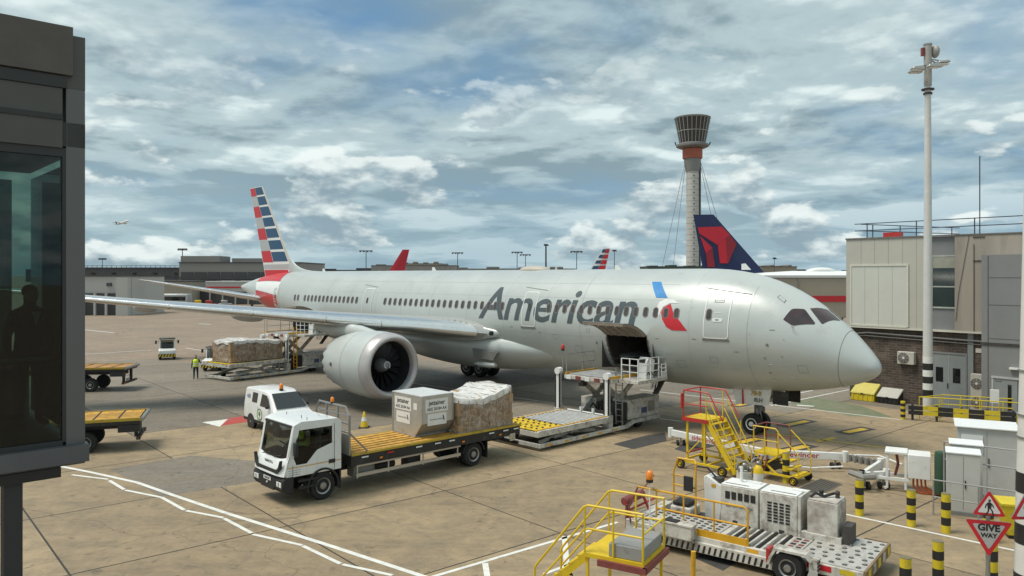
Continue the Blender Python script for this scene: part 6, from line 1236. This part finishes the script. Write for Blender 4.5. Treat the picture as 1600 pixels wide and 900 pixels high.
# generator boxes on the far side
def gbox(x0, x1, name, rust=False):
    m_ = WHITE2 if not rust else rustm; g = B().box(x0, x1, .36, 1.20, z - .30, 1.66).obj(name, m_, tp, bevel=.02)
    B().box(x0 + .02, x1 - .02, .38, 1.18, 1.662, 1.70).obj('lid', WHITE if not rust else m_, g, bevel=.015); return g
rustm = mat('rusted_white', (.56, .54, .49), .6, var=.1, dirt=.75, dcol=(.13, .07, .045), dscale=1.1)
g1 = gbox(-4.35, -3.22, 'generator_box'); g2 = gbox(-3.18, -2.12, 'generator_box'); g3 = gbox(-1.85, -1.05, 'fuel_tank_box', True)
for i in range(5): B().box(-4.2 + i * .19, -4.06 + i * .19, .350, .358, 1.28, 1.50).obj('louvre', BLK, g1)
for i in range(4):
    for j in range(7): B().box(-2.95 + i * .17, -2.83 + i * .17, .350, .358, .86 + j * .085, .91 + j * .085).obj('louvre', BLK, g2)
text('BRITISH AIRWAYS', 'box_lettering', SEAM, g1, (-3.78, .348, 1.08), (1, 0, 0), (0, 0, 1), .105, bold=.002, sx=.95)
for g, x in ((g1, -3.9), (g2, -2.55)): B().box(x - .07, x + .07, .350, .358, .56, .68).obj('latch', DARK, g); B().box(x - .35, x + .35, .5, .53, 1.701, 1.71).obj('lid_hinge', DARK, g); B().box(x + .1, x + .55, .9, 1.1, 1.701, 1.73).obj('lid_panel', WHITE, g)
B().cyl((-3.9, .85, 1.70), (-3.9, .85, 2.15), .045, n=12).obj('exhaust_stack', WHITE, g1); B().box(-2.10, -2.02, .34, 1.22, z - .3, 1.70).obj('frame_post', WHITE2, tp)
B().box(-2.0, -.95, .32, .52, z - .02, z + .16).obj('step_box', WHITE2, tp, bevel=.01); B().box(-.95, -.72, .4, .9, z - .1, z + .5).obj('lamp_bracket', DARK, tp)
for x, y in ((-1.6, .8), (-1.2, .9)): B().cyl((x, y, 1.70), (x, y, 1.80), .06).ball((x, y, 1.84), .07).obj('filler_cap', DARK, g3)
B().tube([(-1.8, .5, 1.72), (-1.7, .6, 1.82), (-1.5, .7, 1.74), (-1.3, .95, 1.8)], .04).obj('hose', RUB, g3)
# rails
g = B(); zr_ = z
g.tube([(-6.2, -1.25, zr_ + 1.0), (-3.0, -1.25, zr_ + 1.0), (-2.9, -1.25, zr_ + .92), (-2.9, -1.25, zr_ - .05)], .03).tube([(-5.6, -1.25, zr_ + .5), (-2.9, -1.25, zr_ + .5)], .026)
for x in (-5.6, -4.75, -3.85): g.cyl((x, -1.25, zr_ - .05), (x, -1.25, zr_ + 1.0), .026, n=8)
g.obj('side_rail', YEL2, tp); B().box(-4.35, -2.92, -1.28, -1.25, zr_ - .06, zr_ + .16).obj('toe_board', YEL2, tp)
B().tube([(-6.2, -1.25, zr_ + 1.0), (-6.5, -1.25, zr_ + .35), (-6.45, -1.25, zr_ - .1)], .026).tube([(-6.45, .2, zr_ + 1.0), (-6.5, -1.2, zr_ + .38)], .022).obj('end_rail', MAROON, tp)
B().cyl((-5.75, -1.38, zr_ - .3), (-5.75, -1.38, zr_ + 1.25), .022, n=8).obj('beacon_mast', WHITE, tp); beacon(tp, -5.75, -1.38, zr_ + 1.32, AMB, 1.7)
tb = B().box(-5.45, -4.35, -1.62, -1.28, .50, .86).obj('tool_box', WHITE2, tp, bevel=.015); B().box(-5.48, -4.32, -1.64, -1.27, .862, .92).obj('tool_box_lid', WHITE2, tb, bevel=.01); B().box(-5.2, -4.8, -1.60, -1.35, .922, .95).obj('glove', RUB, tb)
# driving position at the far corner
cs = B().prism([(-5.0, z - .3), (-4.55, z - .3), (-4.42, 1.45), (-4.95, 1.75), (-5.05, 1.7)], 'y', .75, 1.25).obj('control_console', WHITE, tp, bevel=.02); B().box(-4.9, -4.55, .85, 1.15, 1.56, 1.68).obj('console_panel', DARK, cs); B().box(-4.8, -4.66, .742, .75, 1.42, 1.52).obj('orange_decal', YEL2, cs)
B().box(-6.1, -3.9, .32, 1.30, z - .3, z - .2).obj('driver_floor', DARK, tp); B().box(-6.0, -5.3, .4, 1.1, z - .2, z + .12).obj('seat_base', WHITE2, tp, bevel=.05); B().box(-5.95, -5.4, .45, 1.0, z + .12, z + .26).obj('seat', RUB, tp, bevel=.05)
g = B().tube([(-5.1, .30, z), (-5.1, .30, z + 1.55), (-5.15, .35, z + 1.62), (-5.7, .35, z + 1.62), (-5.85, .35, z + 1.2), (-5.85, .35, z + .3)], .03).tube([(-5.1, .30, z + .8), (-5.85, .35, z + .8)], .024).tube([(-5.1, .30, z + 1.1), (-5.85, .35, z + 1.1)], .02).obj('driver_guard', YEL2, tp); B().box(-5.45, -5.15, .18, .24, z + .7, z + 1.15).obj('seat_back_pad', RUB, g, bevel=.02)
B().tube([(-4.5, 1.3, .4), (-4.4, 1.35, 1.3), (-4.2, 1.35, 1.4), (-3.95, 1.3, 1.3), (-3.95, 1.3, .4)], .025).obj('grab_rail', GALV, tp); B().tube([(-4.75, .95, 1.7), (-5.0, .9, 1.95), (-5.35, .85, 1.95)], .03).obj('lever', BLK, cs)
B().cyl((-6.75, -1.1, 1.05), (-6.75, .0, 1.05), .13, n=16).obj('roller_pad', MAROON, tp, bevel=.03); B().bar((-6.75, -1.1, 1.05), (-6.4, -1.0, .4), .06).bar((-6.75, 0, 1.05), (-6.4, 0, .4), .06).bar((-6.7, -.9, .75), (-6.7, .9, .75), .05).obj('bumper_frame', RED, tp)
B().box(-6.62, -6.3, -1.25, 1.2, .25, .60).obj('front_bumper', WHITE2, tp, bevel=.02); B().box(-6.66, -6.62, -1.2, -1.0, .3, 1.0).obj('fender_post', MAROON, tp)
# extinguisher trolley
ex_ = T('fire_extinguisher', 'yellow wheeled fire extinguisher between the stairs and the generator', 'extinguisher', (8.75, 27.2, 0), R(20)); B().lathe([(.16, .25), (.17, .3), (.17, .95), (.10, 1.05), (.05, 1.1)], n=18).obj('cylinder', YEL, ex_, smooth=50); B().lathe([(.172, .55), (.172, .8)], n=18, caps=False).obj('label', WHITE, ex_)
B().tube([(-.2, .1, .2), (-.2, .1, 1.2), (-.1, .1, 1.3), (.1, .1, 1.3), (.2, .1, 1.2), (.2, .1, .2)], .025).obj('frame', GALV, ex_); B().box(-.25, .25, -.2, .2, .1, .22).obj('base', BLK, ex_); B().ball((0, 0, 1.15), .08).obj('valve', STEEL, ex_)
for s_ in (-.28, .28): B().cyl((s_ - .04, .1, .16), (s_ + .04, .1, .16), .16, n=16).obj('wheel', TYRE, ex_)
cr = T('engine_stand', 'grey jumble of pump fittings on a white pedestal beside the extinguisher', 'pump', (8.05, 26.6, 0)); B().prism([(-.25, 0), (.25, 0), (.18, 1.0), (-.18, 1.0)], 'y', -.2, .2).obj('pedestal', WHITE2, cr)
for x, y, z_, r_ in ((-.1, 0, 1.1, .12), (.12, .05, 1.15, .1), (.0, -.1, 1.25, .09), (.25, 0, 1.1, .08)): B().ball((x, y, z_), r_).obj('fitting', STEEL, cr)
B().tube([(-.25, 0, 1.1), (-.2, 0, 1.35), (.05, 0, 1.38), (.3, 0, 1.2)], .03).obj('pipe', GALV, cr)
cp = T('hazard_post', 'short orange post at the bottom edge below the yellow platform', 'post', (4.55, 19.2, 0)); B().cyl((0, 0, 0), (0, 0, .9), .06, n=12).obj('post', YEL2, cp); B().cyl((0, 0, 0), (0, 0, .03), .14).obj('base', DARK, cp)
# ================================================================ boarding bridge on the left
BRH = math.atan2(.678, .735); br = T('boarding_bridge', 'dark grey glazed boarding bridge end filling the left edge', 'boarding bridge', (-5.02, 9.0, 0), BRH)   # local -x runs along the near face towards the camera
BG = mat('bridge_grey', (.085, .085, .078), .5, .2, var=.06); BG2 = mat('bridge_dark', (.03, .033, .033), .6, var=.1)
L_ = 5.5; D_ = 3.0
B().box(-L_, 0, 0, D_, 10.0, 10.62).obj('roof_fascia', BG, br); B().box(-L_, -.14, -.06, .0, 10.14, 10.70).obj('fascia_panel', mat('fascia_brown', (.092, .084, .07), .6, var=.15), br); B().box(-1.42, -1.40, -.065, -.06, 10.14, 10.70).obj('panel_joint', BG2, br)
B().box(-L_, -.20, -.04, -.002, 9.99, 10.12).obj('gutter', BG2, br)
B().box(-L_, -.24, -.02, .2, 9.30, 9.985).obj('header_panel', BG, br); B().box(-L_, -.24, -.035, -.021, 9.62, 9.68).obj('header_lip', BG2, br)
for z_ in (9.98, 9.34): B().box(-.01, .004, -.01, .06, z_, z_ + .02)
cp_ = B().box(-.20, 0, 0, .22, 5.62, 10.0).obj('corner_pillar', mat('pillar_grey', (.13, .132, .13), .45, .3, var=.04), br, bevel=.006); B().box(-.235, -.20, .005, .12, 5.9, 9.30).obj('pillar_rebate', BG2, br)
B().box(-L_, -.235, .0, .08, 9.20, 9.30).obj('glazing_frame', BG2, br); B().box(-L_, -.235, .0, .08, 5.84, 5.92).obj('glazing_frame', BG2, br)
gl = B().box(-L_, -.236, .03, .045, 5.92, 9.20).obj('glass_pane', glass('bridge_glass', (.50, .68, .61), .02, .62), br)
B().box(-.98, -.24, D_ - .06, D_ - .04, 5.92, 9.2).obj('far_glass_pane', glass('far_bridge_glass', (.34, .48, .46), .02, .6), br); B().box(-L_, -1.0, D_ - .08, D_, 5.84, 9.32).obj('far_wall', mat('bridge_inner_wall', (.16, .17, .14), .7, var=.1), br); B().box(-.05, -.035, .22, D_ - .3, 5.92, 9.2).obj('end_glass_pane', MATS['bridge_glass'], br)
for x in (-.9, -2.6): B().box(x - .06, x + .06, D_ - .1, D_ + .02, 5.9, 9.3).obj('far_mullion', BG2, br)
B().box(-L_, 0, 0.01, D_, 5.62, 5.84).obj('floor', BG, br); B().box(-L_, .02, -.10, -.002, 5.66, 5.86).obj('floor_fascia', mat('floor_fascia', (.10, .105, .11), .5, .2, var=.1), br); B().box(-L_, -.25, .0, D_, 5.50, 5.615).obj('under_beam', BLK, br)
B().box(-L_, 0, .0, D_, 9.32, 9.6).obj('ceiling', BG2, br); B().box(-L_, -.05, D_ - .2, D_ - .12, 5.84, 6.75).obj('inner_dado', mat('dado_green', (.10, .12, .10), .7), br)
B().tube([(-L_, .35, 6.85), (-.3, .35, 6.85)], .025).obj('hand_rail', GALV, br); B().box(-L_ + 1, -1.6, 1.2, 1.9, 5.84, 6.3).obj('bench', BLK, br, bevel=.04)
B().box(-.80, -.62, .05, .25, 0, 5.50).obj('support_column', BG2, br)
pp, body = person('person', 'dim figure in a dark suit standing inside the glazed boarding bridge', at_local(br, -.36, 1.1, 5.92), BRH - R(70), stand_joints(), mat('dark_suit', (.02, .022, .024), .8))
B().ball((.03, 0, 1.66), .088, .078, .11).obj('face', SKIN, pp); B().ball((0, 0, 1.71), .098, .088, .085).obj('hair', HAIR, pp); B().prism([(-.05, 1.46), (.05, 1.46), (.0, 1.28)], 'x', .135, .15).obj('shirt_front', LWH, pp)
for y in (-.27, .27): B().ball((.07, y, .79), .04).obj('hand', SKIN, pp)
# ================================================================ far things
FAR = mat('far_grey_concrete', (.24, .23, .215), .8, var=.12, scale=.05, dirt=.2, dscale=.08); FARD = mat('far_dark', (.06, .062, .065), .7, var=.2, scale=.1); FARP = mat('far_pale_cladding', (.40, .395, .375), .7, var=.08, scale=.08, dirt=.15, dcol=(.3, .28, .25), dscale=.1); FARW = mat('far_white', (.62, .62, .60), .6, var=.05)
def fp_(u, d, z=0.): return ((u - 800) * d / FPX, d, z)      # a direction and a distance give a place
def block(name, label, cat, u0, u1, d, v0, v1, depth, m, group=None, z0=None):
    x0, x1 = fp_(u0, d)[0], fp_(u1, d)[0]; zt = CAMZ + (HOR - v0) * d / FPX; zb = 0 if z0 is None else z0
    r = T(name, label, cat, ((x0 + x1) / 2, d, 0), 0, group); hw = (x1 - x0) / 2; B().box(-hw, hw, 0, depth, zb, zt).obj('wall', m, r); B().box(-hw - .2, hw + .2, -.2, depth, zt + .005, zt + .3).obj('roof', FARD, r); return r, hw, zt
tw_ = lambda v, d: CAMZ + (HOR - v) * d / FPX
# piers behind the tail
r, hw, zt = block('pier_building', 'long grey concrete pier with dark window band behind the tail', 'building', 280, 470, 235, 411, 470, 30, FAR)
for k in range(9): B().box(-hw + .6 + k * 4.1, -hw + 4.3 + k * 4.1, -.25, -.02, tw_(437, 235), tw_(425, 235)).obj('window', FARD, r)
for k in range(6): B().box(-hw + 1 + k * 6, -hw + 5.4 + k * 6, -.4, -.02, tw_(452, 235), tw_(438, 235)).obj('cladding_panel', FARP, r)
B().box(-hw, -hw + 12, 1, 10, zt + .3, zt + 2.2).box(-hw + 14, -hw + 30, 6, 14, zt + .3, zt + 1.6).obj('roof_plant', FAR, r); B().box(-hw, hw, -.5, -.03, tw_(436, 235), tw_(433, 235)).obj('dark_ledge', FARD, r); B().box(-hw, hw, -.6, -.04, 0, tw_(462, 235)).obj('dark_undercroft', FARD, r)
r, hw, zt = block('gate_building', 'pale boxy gate room beside the left boarding bridge', 'building', 96, 206, 150, 432, 476, 14, FARP, z0=0)
B().box(-hw + 2, hw - 3, -.4, -.02, 0, tw_(458, 150)).obj('dark_undercroft', FARD, r); B().box(2.0, 3.0, -.2, -.02, tw_(447, 150), tw_(442, 150)).obj('window', FARD, r); B().box(hw - 2.4, hw - .1, -1.5, -.02, 0, zt - .2).obj('stair_tower', FARP, r)
for k in range(4): B().box(-hw + 2.5 + k * 2.2, -hw + 2.9 + k * 2.2, -1.2, -.8, 0, tw_(458, 150)).obj('column', FARP, r)
r, hw, zt = block('gate_building', 'low beige gate room behind the parked coach', 'building', 213, 300, 200, 440, 474, 16, mat('far_beige', (.30, .27, .22), .8, var=.1, scale=.1))
B().box(-2, -1.7, -.1, -.02, .5, zt - .6).obj('panel_joint', FARD, r)
r, hw, zt = block('dark_hangar_bay', 'dark open bay under the pier with parked equipment', 'building', 298, 400, 205, 452, 478, 10, FARD)
for k in range(5): B().box(-hw + 2 + k * 3.4, -hw + 2.3 + k * 3.4, -1.2, -.9, 0, zt - .3).obj('column', FARP, r)
def jetty(label, u0, u1, d, v0, v1, dep=3.2, m=None):
    x0, x1 = fp_(u0, d)[0], fp_(u1, d)[0]; z1, z0 = tw_(v0, d), tw_(v1, d); r = T('boarding_bridge', label, 'boarding bridge', ((x0 + x1) / 2, d, 0), R(3), 'far boarding bridges'); hw = (x1 - x0) / 2
    B().box(-hw, hw, 0, dep, z0, z1).obj('tunnel', m or FARP, r, bevel=.1); B().box(-hw + .1, hw - .1, -.06, -.01, z0 + (z1 - z0) * .40, z0 + (z1 - z0) * .55).obj('red_stripe', LRED, r); B().box(-hw, hw, -.1, dep + .1, z1 + .003, z1 + .25).obj('roof', FARW, r); B().box(hw - 2, hw - 1.5, 1, 1.6, 0, z0).box(-hw + 1.5, -hw + 2, 1, 1.6, 0, z0).obj('leg', FARD, r); return r
jetty('pale far boarding bridge with a red stripe behind the tailplane', 322, 402, 190, 441, 456)
jb = jetty('beige boarding bridge with red stripe and white roof behind the nose', 1150, 1345, 78, 434, 497, 4, mat('jetty_beige', (.36, .315, .245), .6, var=.06, scale=.4))
b = bpy.data.objects
B().box(-.05, .05, -.08, -.012, tw_(497, 78), tw_(431, 78)).obj('panel_joint', MATS['joint_line'], jb)
r, hw, zt = block('viaduct', 'long dark elevated walkway crossing the far left', 'walkway', 60, 285, 330, 419, 426, 5, FARD, z0=tw_(426, 330))
for k in range(7): B().box(-hw + 4 + k * 9, -hw + 5 + k * 9, 1, 3, 0, tw_(426, 330)).obj('column', FARD, r)
for k in range(30): B().box(-hw + k * 2.1, -hw + .15 + k * 2.1, -.1, .05, zt, zt + 1.0).obj('rail_post', FARD, r)
B().box(-hw, hw, -.1, .05, zt + 1.0, zt + 1.15).obj('rail', FARD, r)
for lab, u0, u1, d, v0, dep, m in (('far low terminal block right of the red tail fin', 580, 712, 620, 415, 40, FAR), ('far beige terminal roofs above the fuselage', 625, 690, 700, 412, 40, mat('far_tan', (.30, .255, .20), .8, var=.1, scale=.05)), ('far flat terminal line over the middle of the fuselage', 700, 900, 900, 420, 40, FAR), ('far green walled building at the foot of the control tower', 1012, 1130, 330, 417, 20, mat('far_green', (.07, .10, .085), .7)), ('far brown roofed building right of the blue tail fin', 1190, 1245, 400, 417, 20, MATS['far_tan']), ('far tree line and sheds behind the fin', 380, 600, 1200, 422, 40, FARD), ('far dark horizon buildings at left of the walkway', 40, 330, 900, 421, 40, FARD), ('far grey sheds on the horizon at right', 1100, 1500, 1100, 424, 40, FARD)):
    r, hw, zt = block('far_building', lab, 'building', u0, u1, d, v0, 430, dep, m, 'buildings along the horizon')
    for k in range(4): B().box(-hw + hw * .5 * k + hw * .1, -hw + hw * .5 * k + hw * .3, 2, 12, zt + .3, zt + d / FPX * (2.2 + k % 2)).obj('roof_plant', m, r)
    for k in range(10): B().box(-hw + hw * .2 * k + hw * .04, -hw + hw * .2 * k + hw * .16, -.3, -.01, zt * .45, zt * .75).obj('window', FARD, r)
# coach, far ground equipment
ch_ = T('coach', 'silver grey coach parked in front of the far beige gate room', 'coach', fp_(266, 186), R(178)); B().loft([[(x, -1.25, .4), (x, 1.25, .4), (x, 1.25, zt_ * .6), (x, 1.1, zt_), (x, -1.1, zt_), (x, -1.25, zt_ * .6)] for x, zt_ in ((-4.8, 3.0), (-4.6, 3.3), (3.4, 3.3), (4.4, 2.9), (5.1, 1.6))]).obj('body', mat('coach_silver', (.42, .43, .44), .35, .4), ch_, bevel=.1)
for y in (-1.27, 1.27): B().box(-4.3, 3.2, y - .02, y + .02, 1.7, 2.7).obj('window_band', DGLASS, ch_)
B().hexa([(4.55, -1.1, 1.5), (5.16, -1.1, 1.5), (5.16, 1.1, 1.5), (4.55, 1.1, 1.5), (3.9, -1.0, 2.9), (4.45, -1.0, 2.9), (4.45, 1.0, 2.9), (3.9, 1.0, 2.9)]).obj('windscreen', DGLASS, ch_)
for x in (-3, 3):
    for sg in (1, -1): wheel(ch_, x, sg * 1.15, .5, .3, sg)
for lab, u, d, m in (('small red tractor under the far pier', 328, 180, RED), ('yellow far ground cart beside the red tractor', 311, 182, YEL), ('grey far baggage cart left of the pier column', 352, 182, GALV), ('dark far cart at the left of the gate room', 146, 166, DARK), ('grey far cart beside the dark cart by the gate room', 166, 166, GALV)):
    r = T('ground_cart', lab, 'cart', fp_(u, d), R(10)); B().box(-1.5, 1.5, -.7, .7, .5, 1.1).obj('body', m, r, bevel=.08); B().box(-.9, .4, -.65, .65, 1.1, 1.9).obj('cab', m, r, bevel=.1)
    for x in (-1, 1):
        for sg in (1, -1): wheel(r, x, sg * .65, .35, .2, sg)
# far tails
def far_tail(label, u, d, vtop, m, facing, stripes=None, cat='airliner', fus_len=34, scale=1., rz=None, chord=(6.2, 2.4), rake=6.0, fm=None, x0=4.2):
    ztop = tw_(vtop, d); r = T('parked_airliner', label, cat, fp_(u, d), (0 if facing > 0 else math.pi) if rz is None else rz); H0 = 8.0
    ring = lambda x, rr, zc: [(x, rr * math.cos(R(a)), zc + rr * math.sin(R(a))) for a in range(0, 360, 15)]
    fu = B().loft([ring(x, rr, zc) for x, rr, zc in ((-8, .3, 6.6), (-3, 1.3, 6.2), (4, 2.4, 5.7), (10, 2.85, 5.6), (fus_len, 2.85, 5.6), (fus_len + 4, 2.0, 4.9), (fus_len + 6.5, .2, 4.3))]).obj('fuselage', fm or LWH, r, smooth=60)
    fl = lambda z: (z - 7.2) / (ztop - 7.2)
    def edge(z): f = fl(z); return x0 - rake * f, x0 - chord[0] - (rake - (chord[0] - chord[1])) * f      # leading, trailing x
    b = B().loft([[(edge(z)[0], 0, z), ((edge(z)[0] * .7 + edge(z)[1] * .3), -.22 * (1.2 - fl(z)), z), (edge(z)[1], 0, z), ((edge(z)[0] * .7 + edge(z)[1] * .3), .22 * (1.2 - fl(z)), z)] for z in (7.2, ztop)]).obj('fin', m, r, smooth=0)
    for sg in (1, -1): B().loft([[(x, sg * y, z), (x - c * .3, sg * y, z + .14), (x - c, sg * y, z), (x - c * .3, sg * y, z - .1)] for x, y, z, c in ((2, 1.2, 6.3, 4.5), (-3, 8.5, 7.0, 1.8))]).obj('tailplane', LGREY, r)
    def fpatch2(z0, z1, c0, c1, mm, name):
        P = []; 
        for z, c in ((z0, c0[0]), (z0, c1[0]), (z1, c1[1]), (z1, c0[1])):
            a, e = edge(z); P.append((a + (e - a) * c, z))
        for s_ in (1, -1): B().add([(x, s_ * (.30 - .16 * fl(z)), z) for x, z in P], [(0, 1, 2, 3)]).obj(name, mm, b, smooth=0, recalc=False)
    for x in (fus_len - 2,): B().cyl((x, 0, .5), (x, 0, 3), .15).obj('gear_leg', STEEL, r); wheel(r, x, .3, .5, .3); wheel(r, x, -.3, .5, .3)
    for y in (-4, 4): B().cyl((fus_len * .45, y, .6), (fus_len * .45, y * .6, 3.2), .2).obj('gear_leg', STEEL, r); wheel(r, fus_len * .45, y, .6, .5)
    for sg in (1, -1): B().loft([[(x, sg * y, z), (x - c * .3, sg * y, z + c * .05), (x - c, sg * y, z), (x - c * .3, sg * y, z - c * .05)] for x, y, z, c in ((fus_len * .62, 2, 4.2, 7.5), (fus_len * .30, 19, 6.6, 2.0))]).obj('wing', LGREY, r)
    return r, b, fpatch2, ztop
r, b, fp2, zt = far_tail('parked airliner with dark blue and red tail fin behind the nose', 1128, 112, 335, mat('tail_navy', (.012, .022, .085), .35, var=.05), 1, chord=(9.4, 2.9), rake=8.1, fus_len=40, rz=R(-6), x0=6.9)
TR = mat('tail_crimson', (.50, .012, .03), .35, var=.05); TRD = mat('tail_dark_red', (.26, .012, .025), .35, var=.05)
def facet(P, mm, name, off=.0):
    q = [((980 + px / 3.333 - 1128) * 112 / FPX, tw_(160 + py / 3.333, 112)) for px, py in P]
    for s_ in (1, -1): B().add([(x, s_ * (.33 - .15 * (z_ - 7.2) / (zt - 7.2) + off), z_) for x, z_ in q], [tuple(range(len(q)))]).obj(name, mm, b, smooth=0, recalc=False)
facet([(368, 650), (492, 647), (532, 690), (468, 742), (376, 682)], TR, 'crimson_facet'); facet([(532, 690), (566, 738), (524, 838), (480, 838), (470, 742)], TRD, 'dark_red_facet'); facet([(470, 742), (510, 710), (520, 838), (484, 838)], TR, 'crimson_facet', .006)
facet([(380, 694), (444, 758), (410, 786)], TR, 'crimson_facet'); facet([(410, 786), (444, 762), (456, 858), (418, 858)], TRD, 'dark_red_facet')
B().ball((14, 0, 8.45), 2.0, .7, .5).obj('antenna_dome', LWH, r); B().prism([(27, 7.9), (26.3, 7.9), (26.2, 8.9), (26.5, 8.9)], 'y', -.03, .03).obj('blade_antenna', LWH, r); B().cyl((20.5, .5, 8.0), (20.5, .5, 11.0), .05, n=6).obj('antenna', DARK, r)
r, b, fp2, zt = far_tail('distant airliner with plain red tail fin left of centre', 621, 270, 390, mat('tail_red', (.42, .015, .03), .35, var=.05), -1, fm=LWH)
r, b, fp2, zt = far_tail('distant airliner with red and navy striped tail fin right of centre', 934, 262, 388, LWH, -1)
for k in range(5):
    z0, z1 = 8.0 + k * 1.9, 8.0 + k * 1.9 + 1.1; fp2(z0, min(z1, zt), (.08, .08), (.5, .5), LBLUE, 'navy_stripe'); fp2(z0 - .2, min(z1 + .1, zt), (.52, .52), (.99, .99), LRED, 'red_stripe')
B().loft([[(20 - 5 + x, 19 + y, z_) for x, y in ((0, -.1), (1.2 * k_, 0), (0, .1))] for z_, k_ in ((6.6, 1.), (10.5, .5))]).obj('winglet', LWH, r)
# flying jet
fj = T('flying_airliner', 'small airliner climbing away in the sky at left', 'airliner', fp_(191, 1500, tw_(348, 1500)), R(-25)); fj.rotation_euler = (0, R(-12), R(-25))
ring = lambda x, rr: [(x, rr * math.cos(R(a)), rr * math.sin(R(a))) for a in range(0, 360, 30)]
B().loft([ring(x, rr) for x, rr in ((-19, .3), (-13, 1.6), (-6, 2.1), (12, 2.1), (17, 1.5), (19, .2))]).obj('fuselage', LWH, fj)
for sg in (1, -1): B().loft([[(3, sg * 1.5, -.8), (0, sg * 1.5, -.5), (-4, sg * 1.5, -.8)], [(-5, sg * 17, .8), (-5.8, sg * 17, .9), (-7, sg * 17, .8)]]).obj('wing', UNDER, fj); B().loft([[(-13, sg * .5, .6), (-15, sg * .5, .8), (-17, sg * .5, .6)], [(-17, sg * 6, 1), (-17.7, sg * 6, 1.1), (-18.5, sg * 6, 1)]]).obj('tailplane', UNDER, fj); B().cyl((3, sg * 5.5, -1.9), (-1, sg * 5.5, -1.7), 1.0).obj('engine', LGREY, fj)
B().prism([(-12, 1.6), (-17.5, 1.2), (-19, 7), (-17, 7)], 'y', -.15, .15).obj('fin', LBLUE, fj)
# control tower
ct_ = T('control_tower', 'tall control tower with dark glazed cab, red collar and stay cables', 'control tower', fp_(1082, 383)); TC = mat('tower_cladding', (.50, .49, .46), .6, var=.06, scale=.3)
nseg = 22; top = tw_(262, 383)
for k in range(nseg): z0, z1 = top * k / nseg, top * (k + 1) / nseg; B().cyl((0, 0, z0 + .06), (0, 0, z1 - .06), 3.15, n=18).obj('shaft_segment', TC, ct_); B().box(-.3, .3, -3.3, -3.1, z0 + 1, z0 + 1.6).obj('shaft_window', FARD, ct_)
B().cyl((0, 0, 0), (0, 0, top), 3.0, n=18).obj('shaft_core', FARD, ct_); B().box(3.0, 4.1, -.8, .8, 0, top + 3).obj('lift_shaft', FARD, ct_)
zr = tw_(248, 383); B().lathe([(3.4, top - 2), (4.2, top + 3), (4.2, zr)], n=20).obj('neck', mat('tower_neck', (.22, .22, .21), .6), ct_)
B().lathe([(4.8, zr), (4.9, zr + .5), (4.9, tw_(233, 383))], n=24).obj('red_collar', mat('tower_red', (.36, .10, .06), .6, var=.06), ct_)
zd = tw_(232, 383); B().lathe([(6.2, zd), (8.0, zd + .8), (8.0, zd + 1.8), (6.6, zd + 2.4)], n=28).obj('gallery', mat('tower_grey', (.17, .17, .165), .6), ct_); za, zb_ = zd + 2.4, tw_(186, 383)
B().lathe([(6.2, za), (8.6, zb_)], n=24).obj('cab_glass', mat('tower_glass', (.02, .024, .026), .08, spec=.8), ct_); mu = B()
for k in range(24):
    a = 2 * math.pi * k / 24; mu.bar((6.25 * math.cos(a), 6.25 * math.sin(a), za), (8.68 * math.cos(a), 8.68 * math.sin(a), zb_), .28)
    for f in (0.0, .48, 1.): a2 = 2 * math.pi * (k + 1) / 24; rr = 6.28 + (8.68 - 6.28) * f; zz_ = za + (zb_ - za) * f; mu.bar((rr * math.cos(a), rr * math.sin(a), zz_), (rr * math.cos(a2), rr * math.sin(a2), zz_), .28)
mu.obj('mullions', mat('tower_mullion', (.33, .33, .32), .5), ct_); B().lathe([(8.9, zb_), (9.0, zb_ + .5), (8.6, zb_ + .8), (3, zb_ + 1.2)], n=28).obj('cab_roof', MATS['tower_grey'], ct_); B().cyl((-8.2, 0, zd + 1.5), (-8.8, 0, zd + 3.2), .3).cyl((8.2, 0, zd + 1.5), (9, 0, zd + 3.2), .3).obj('gallery_camera', FARD, ct_)
for a, rr in ((-12, 20), (-18, 22), (14, 24), (19, 27), (2, 24)): B().tube([(math.copysign(3.8, a), -1, top + 1 if abs(a) < 16 else top + 3), (a * 1.05, -8, 2)], .12, 5).obj('stay_cable', mat('cable_grey', (.2, .21, .22), .5), ct_)
B().box(-3.5, 6.5, -4, 6, 0, 8).obj('base_building', FARD, ct_)
# far light masts
for k, (u, vt, d, wd, w2) in enumerate(((285, 389, 260, .30, 1.6), (572, 392, 300, .30, 2.6), (715, 395, 320, .30, 2.4), (808, 394, 300, .28, 2.2), (821, 398, 330, .28, 2.4), (853, 382, 280, .6, .8), (901, 393, 300, .28, 2.4), (960, 391, 310, .28, .8), (160, 404, 320, .25, 1.6), (1210, 403, 300, .22, .6))):
    nm = ['above the pier roof at left', 'between the tail and the red fin', 'right of the red fin', 'left one of the pair by the antenna dome', 'right one of the pair by the antenna dome', 'thick single one right of the antenna dome', 'beside the distant winglet', 'right of the distant striped fin', 'over the elevated walkway', 'right of the blue fin'][k]
    r = T('light_mast', 'thin far apron light mast ' + nm, 'light mast', fp_(u, d), 0, 'far apron light masts'); zt = tw_(vt, d); B().cyl((0, 0, 0), (0, 0, zt), wd * .6, wd * .45, n=8).obj('pole', FARD, r); hd = B().bar((-w2, 0, zt), (w2, 0, zt), .28, .35).obj('lamp_bar', FARD, r)
    for q in range(4): B().box(-w2 + q * w2 * .55, -w2 + .6 + q * w2 * .55, -.3, .3, zt - .5, zt - .2).obj('lamp', FARD, hd)
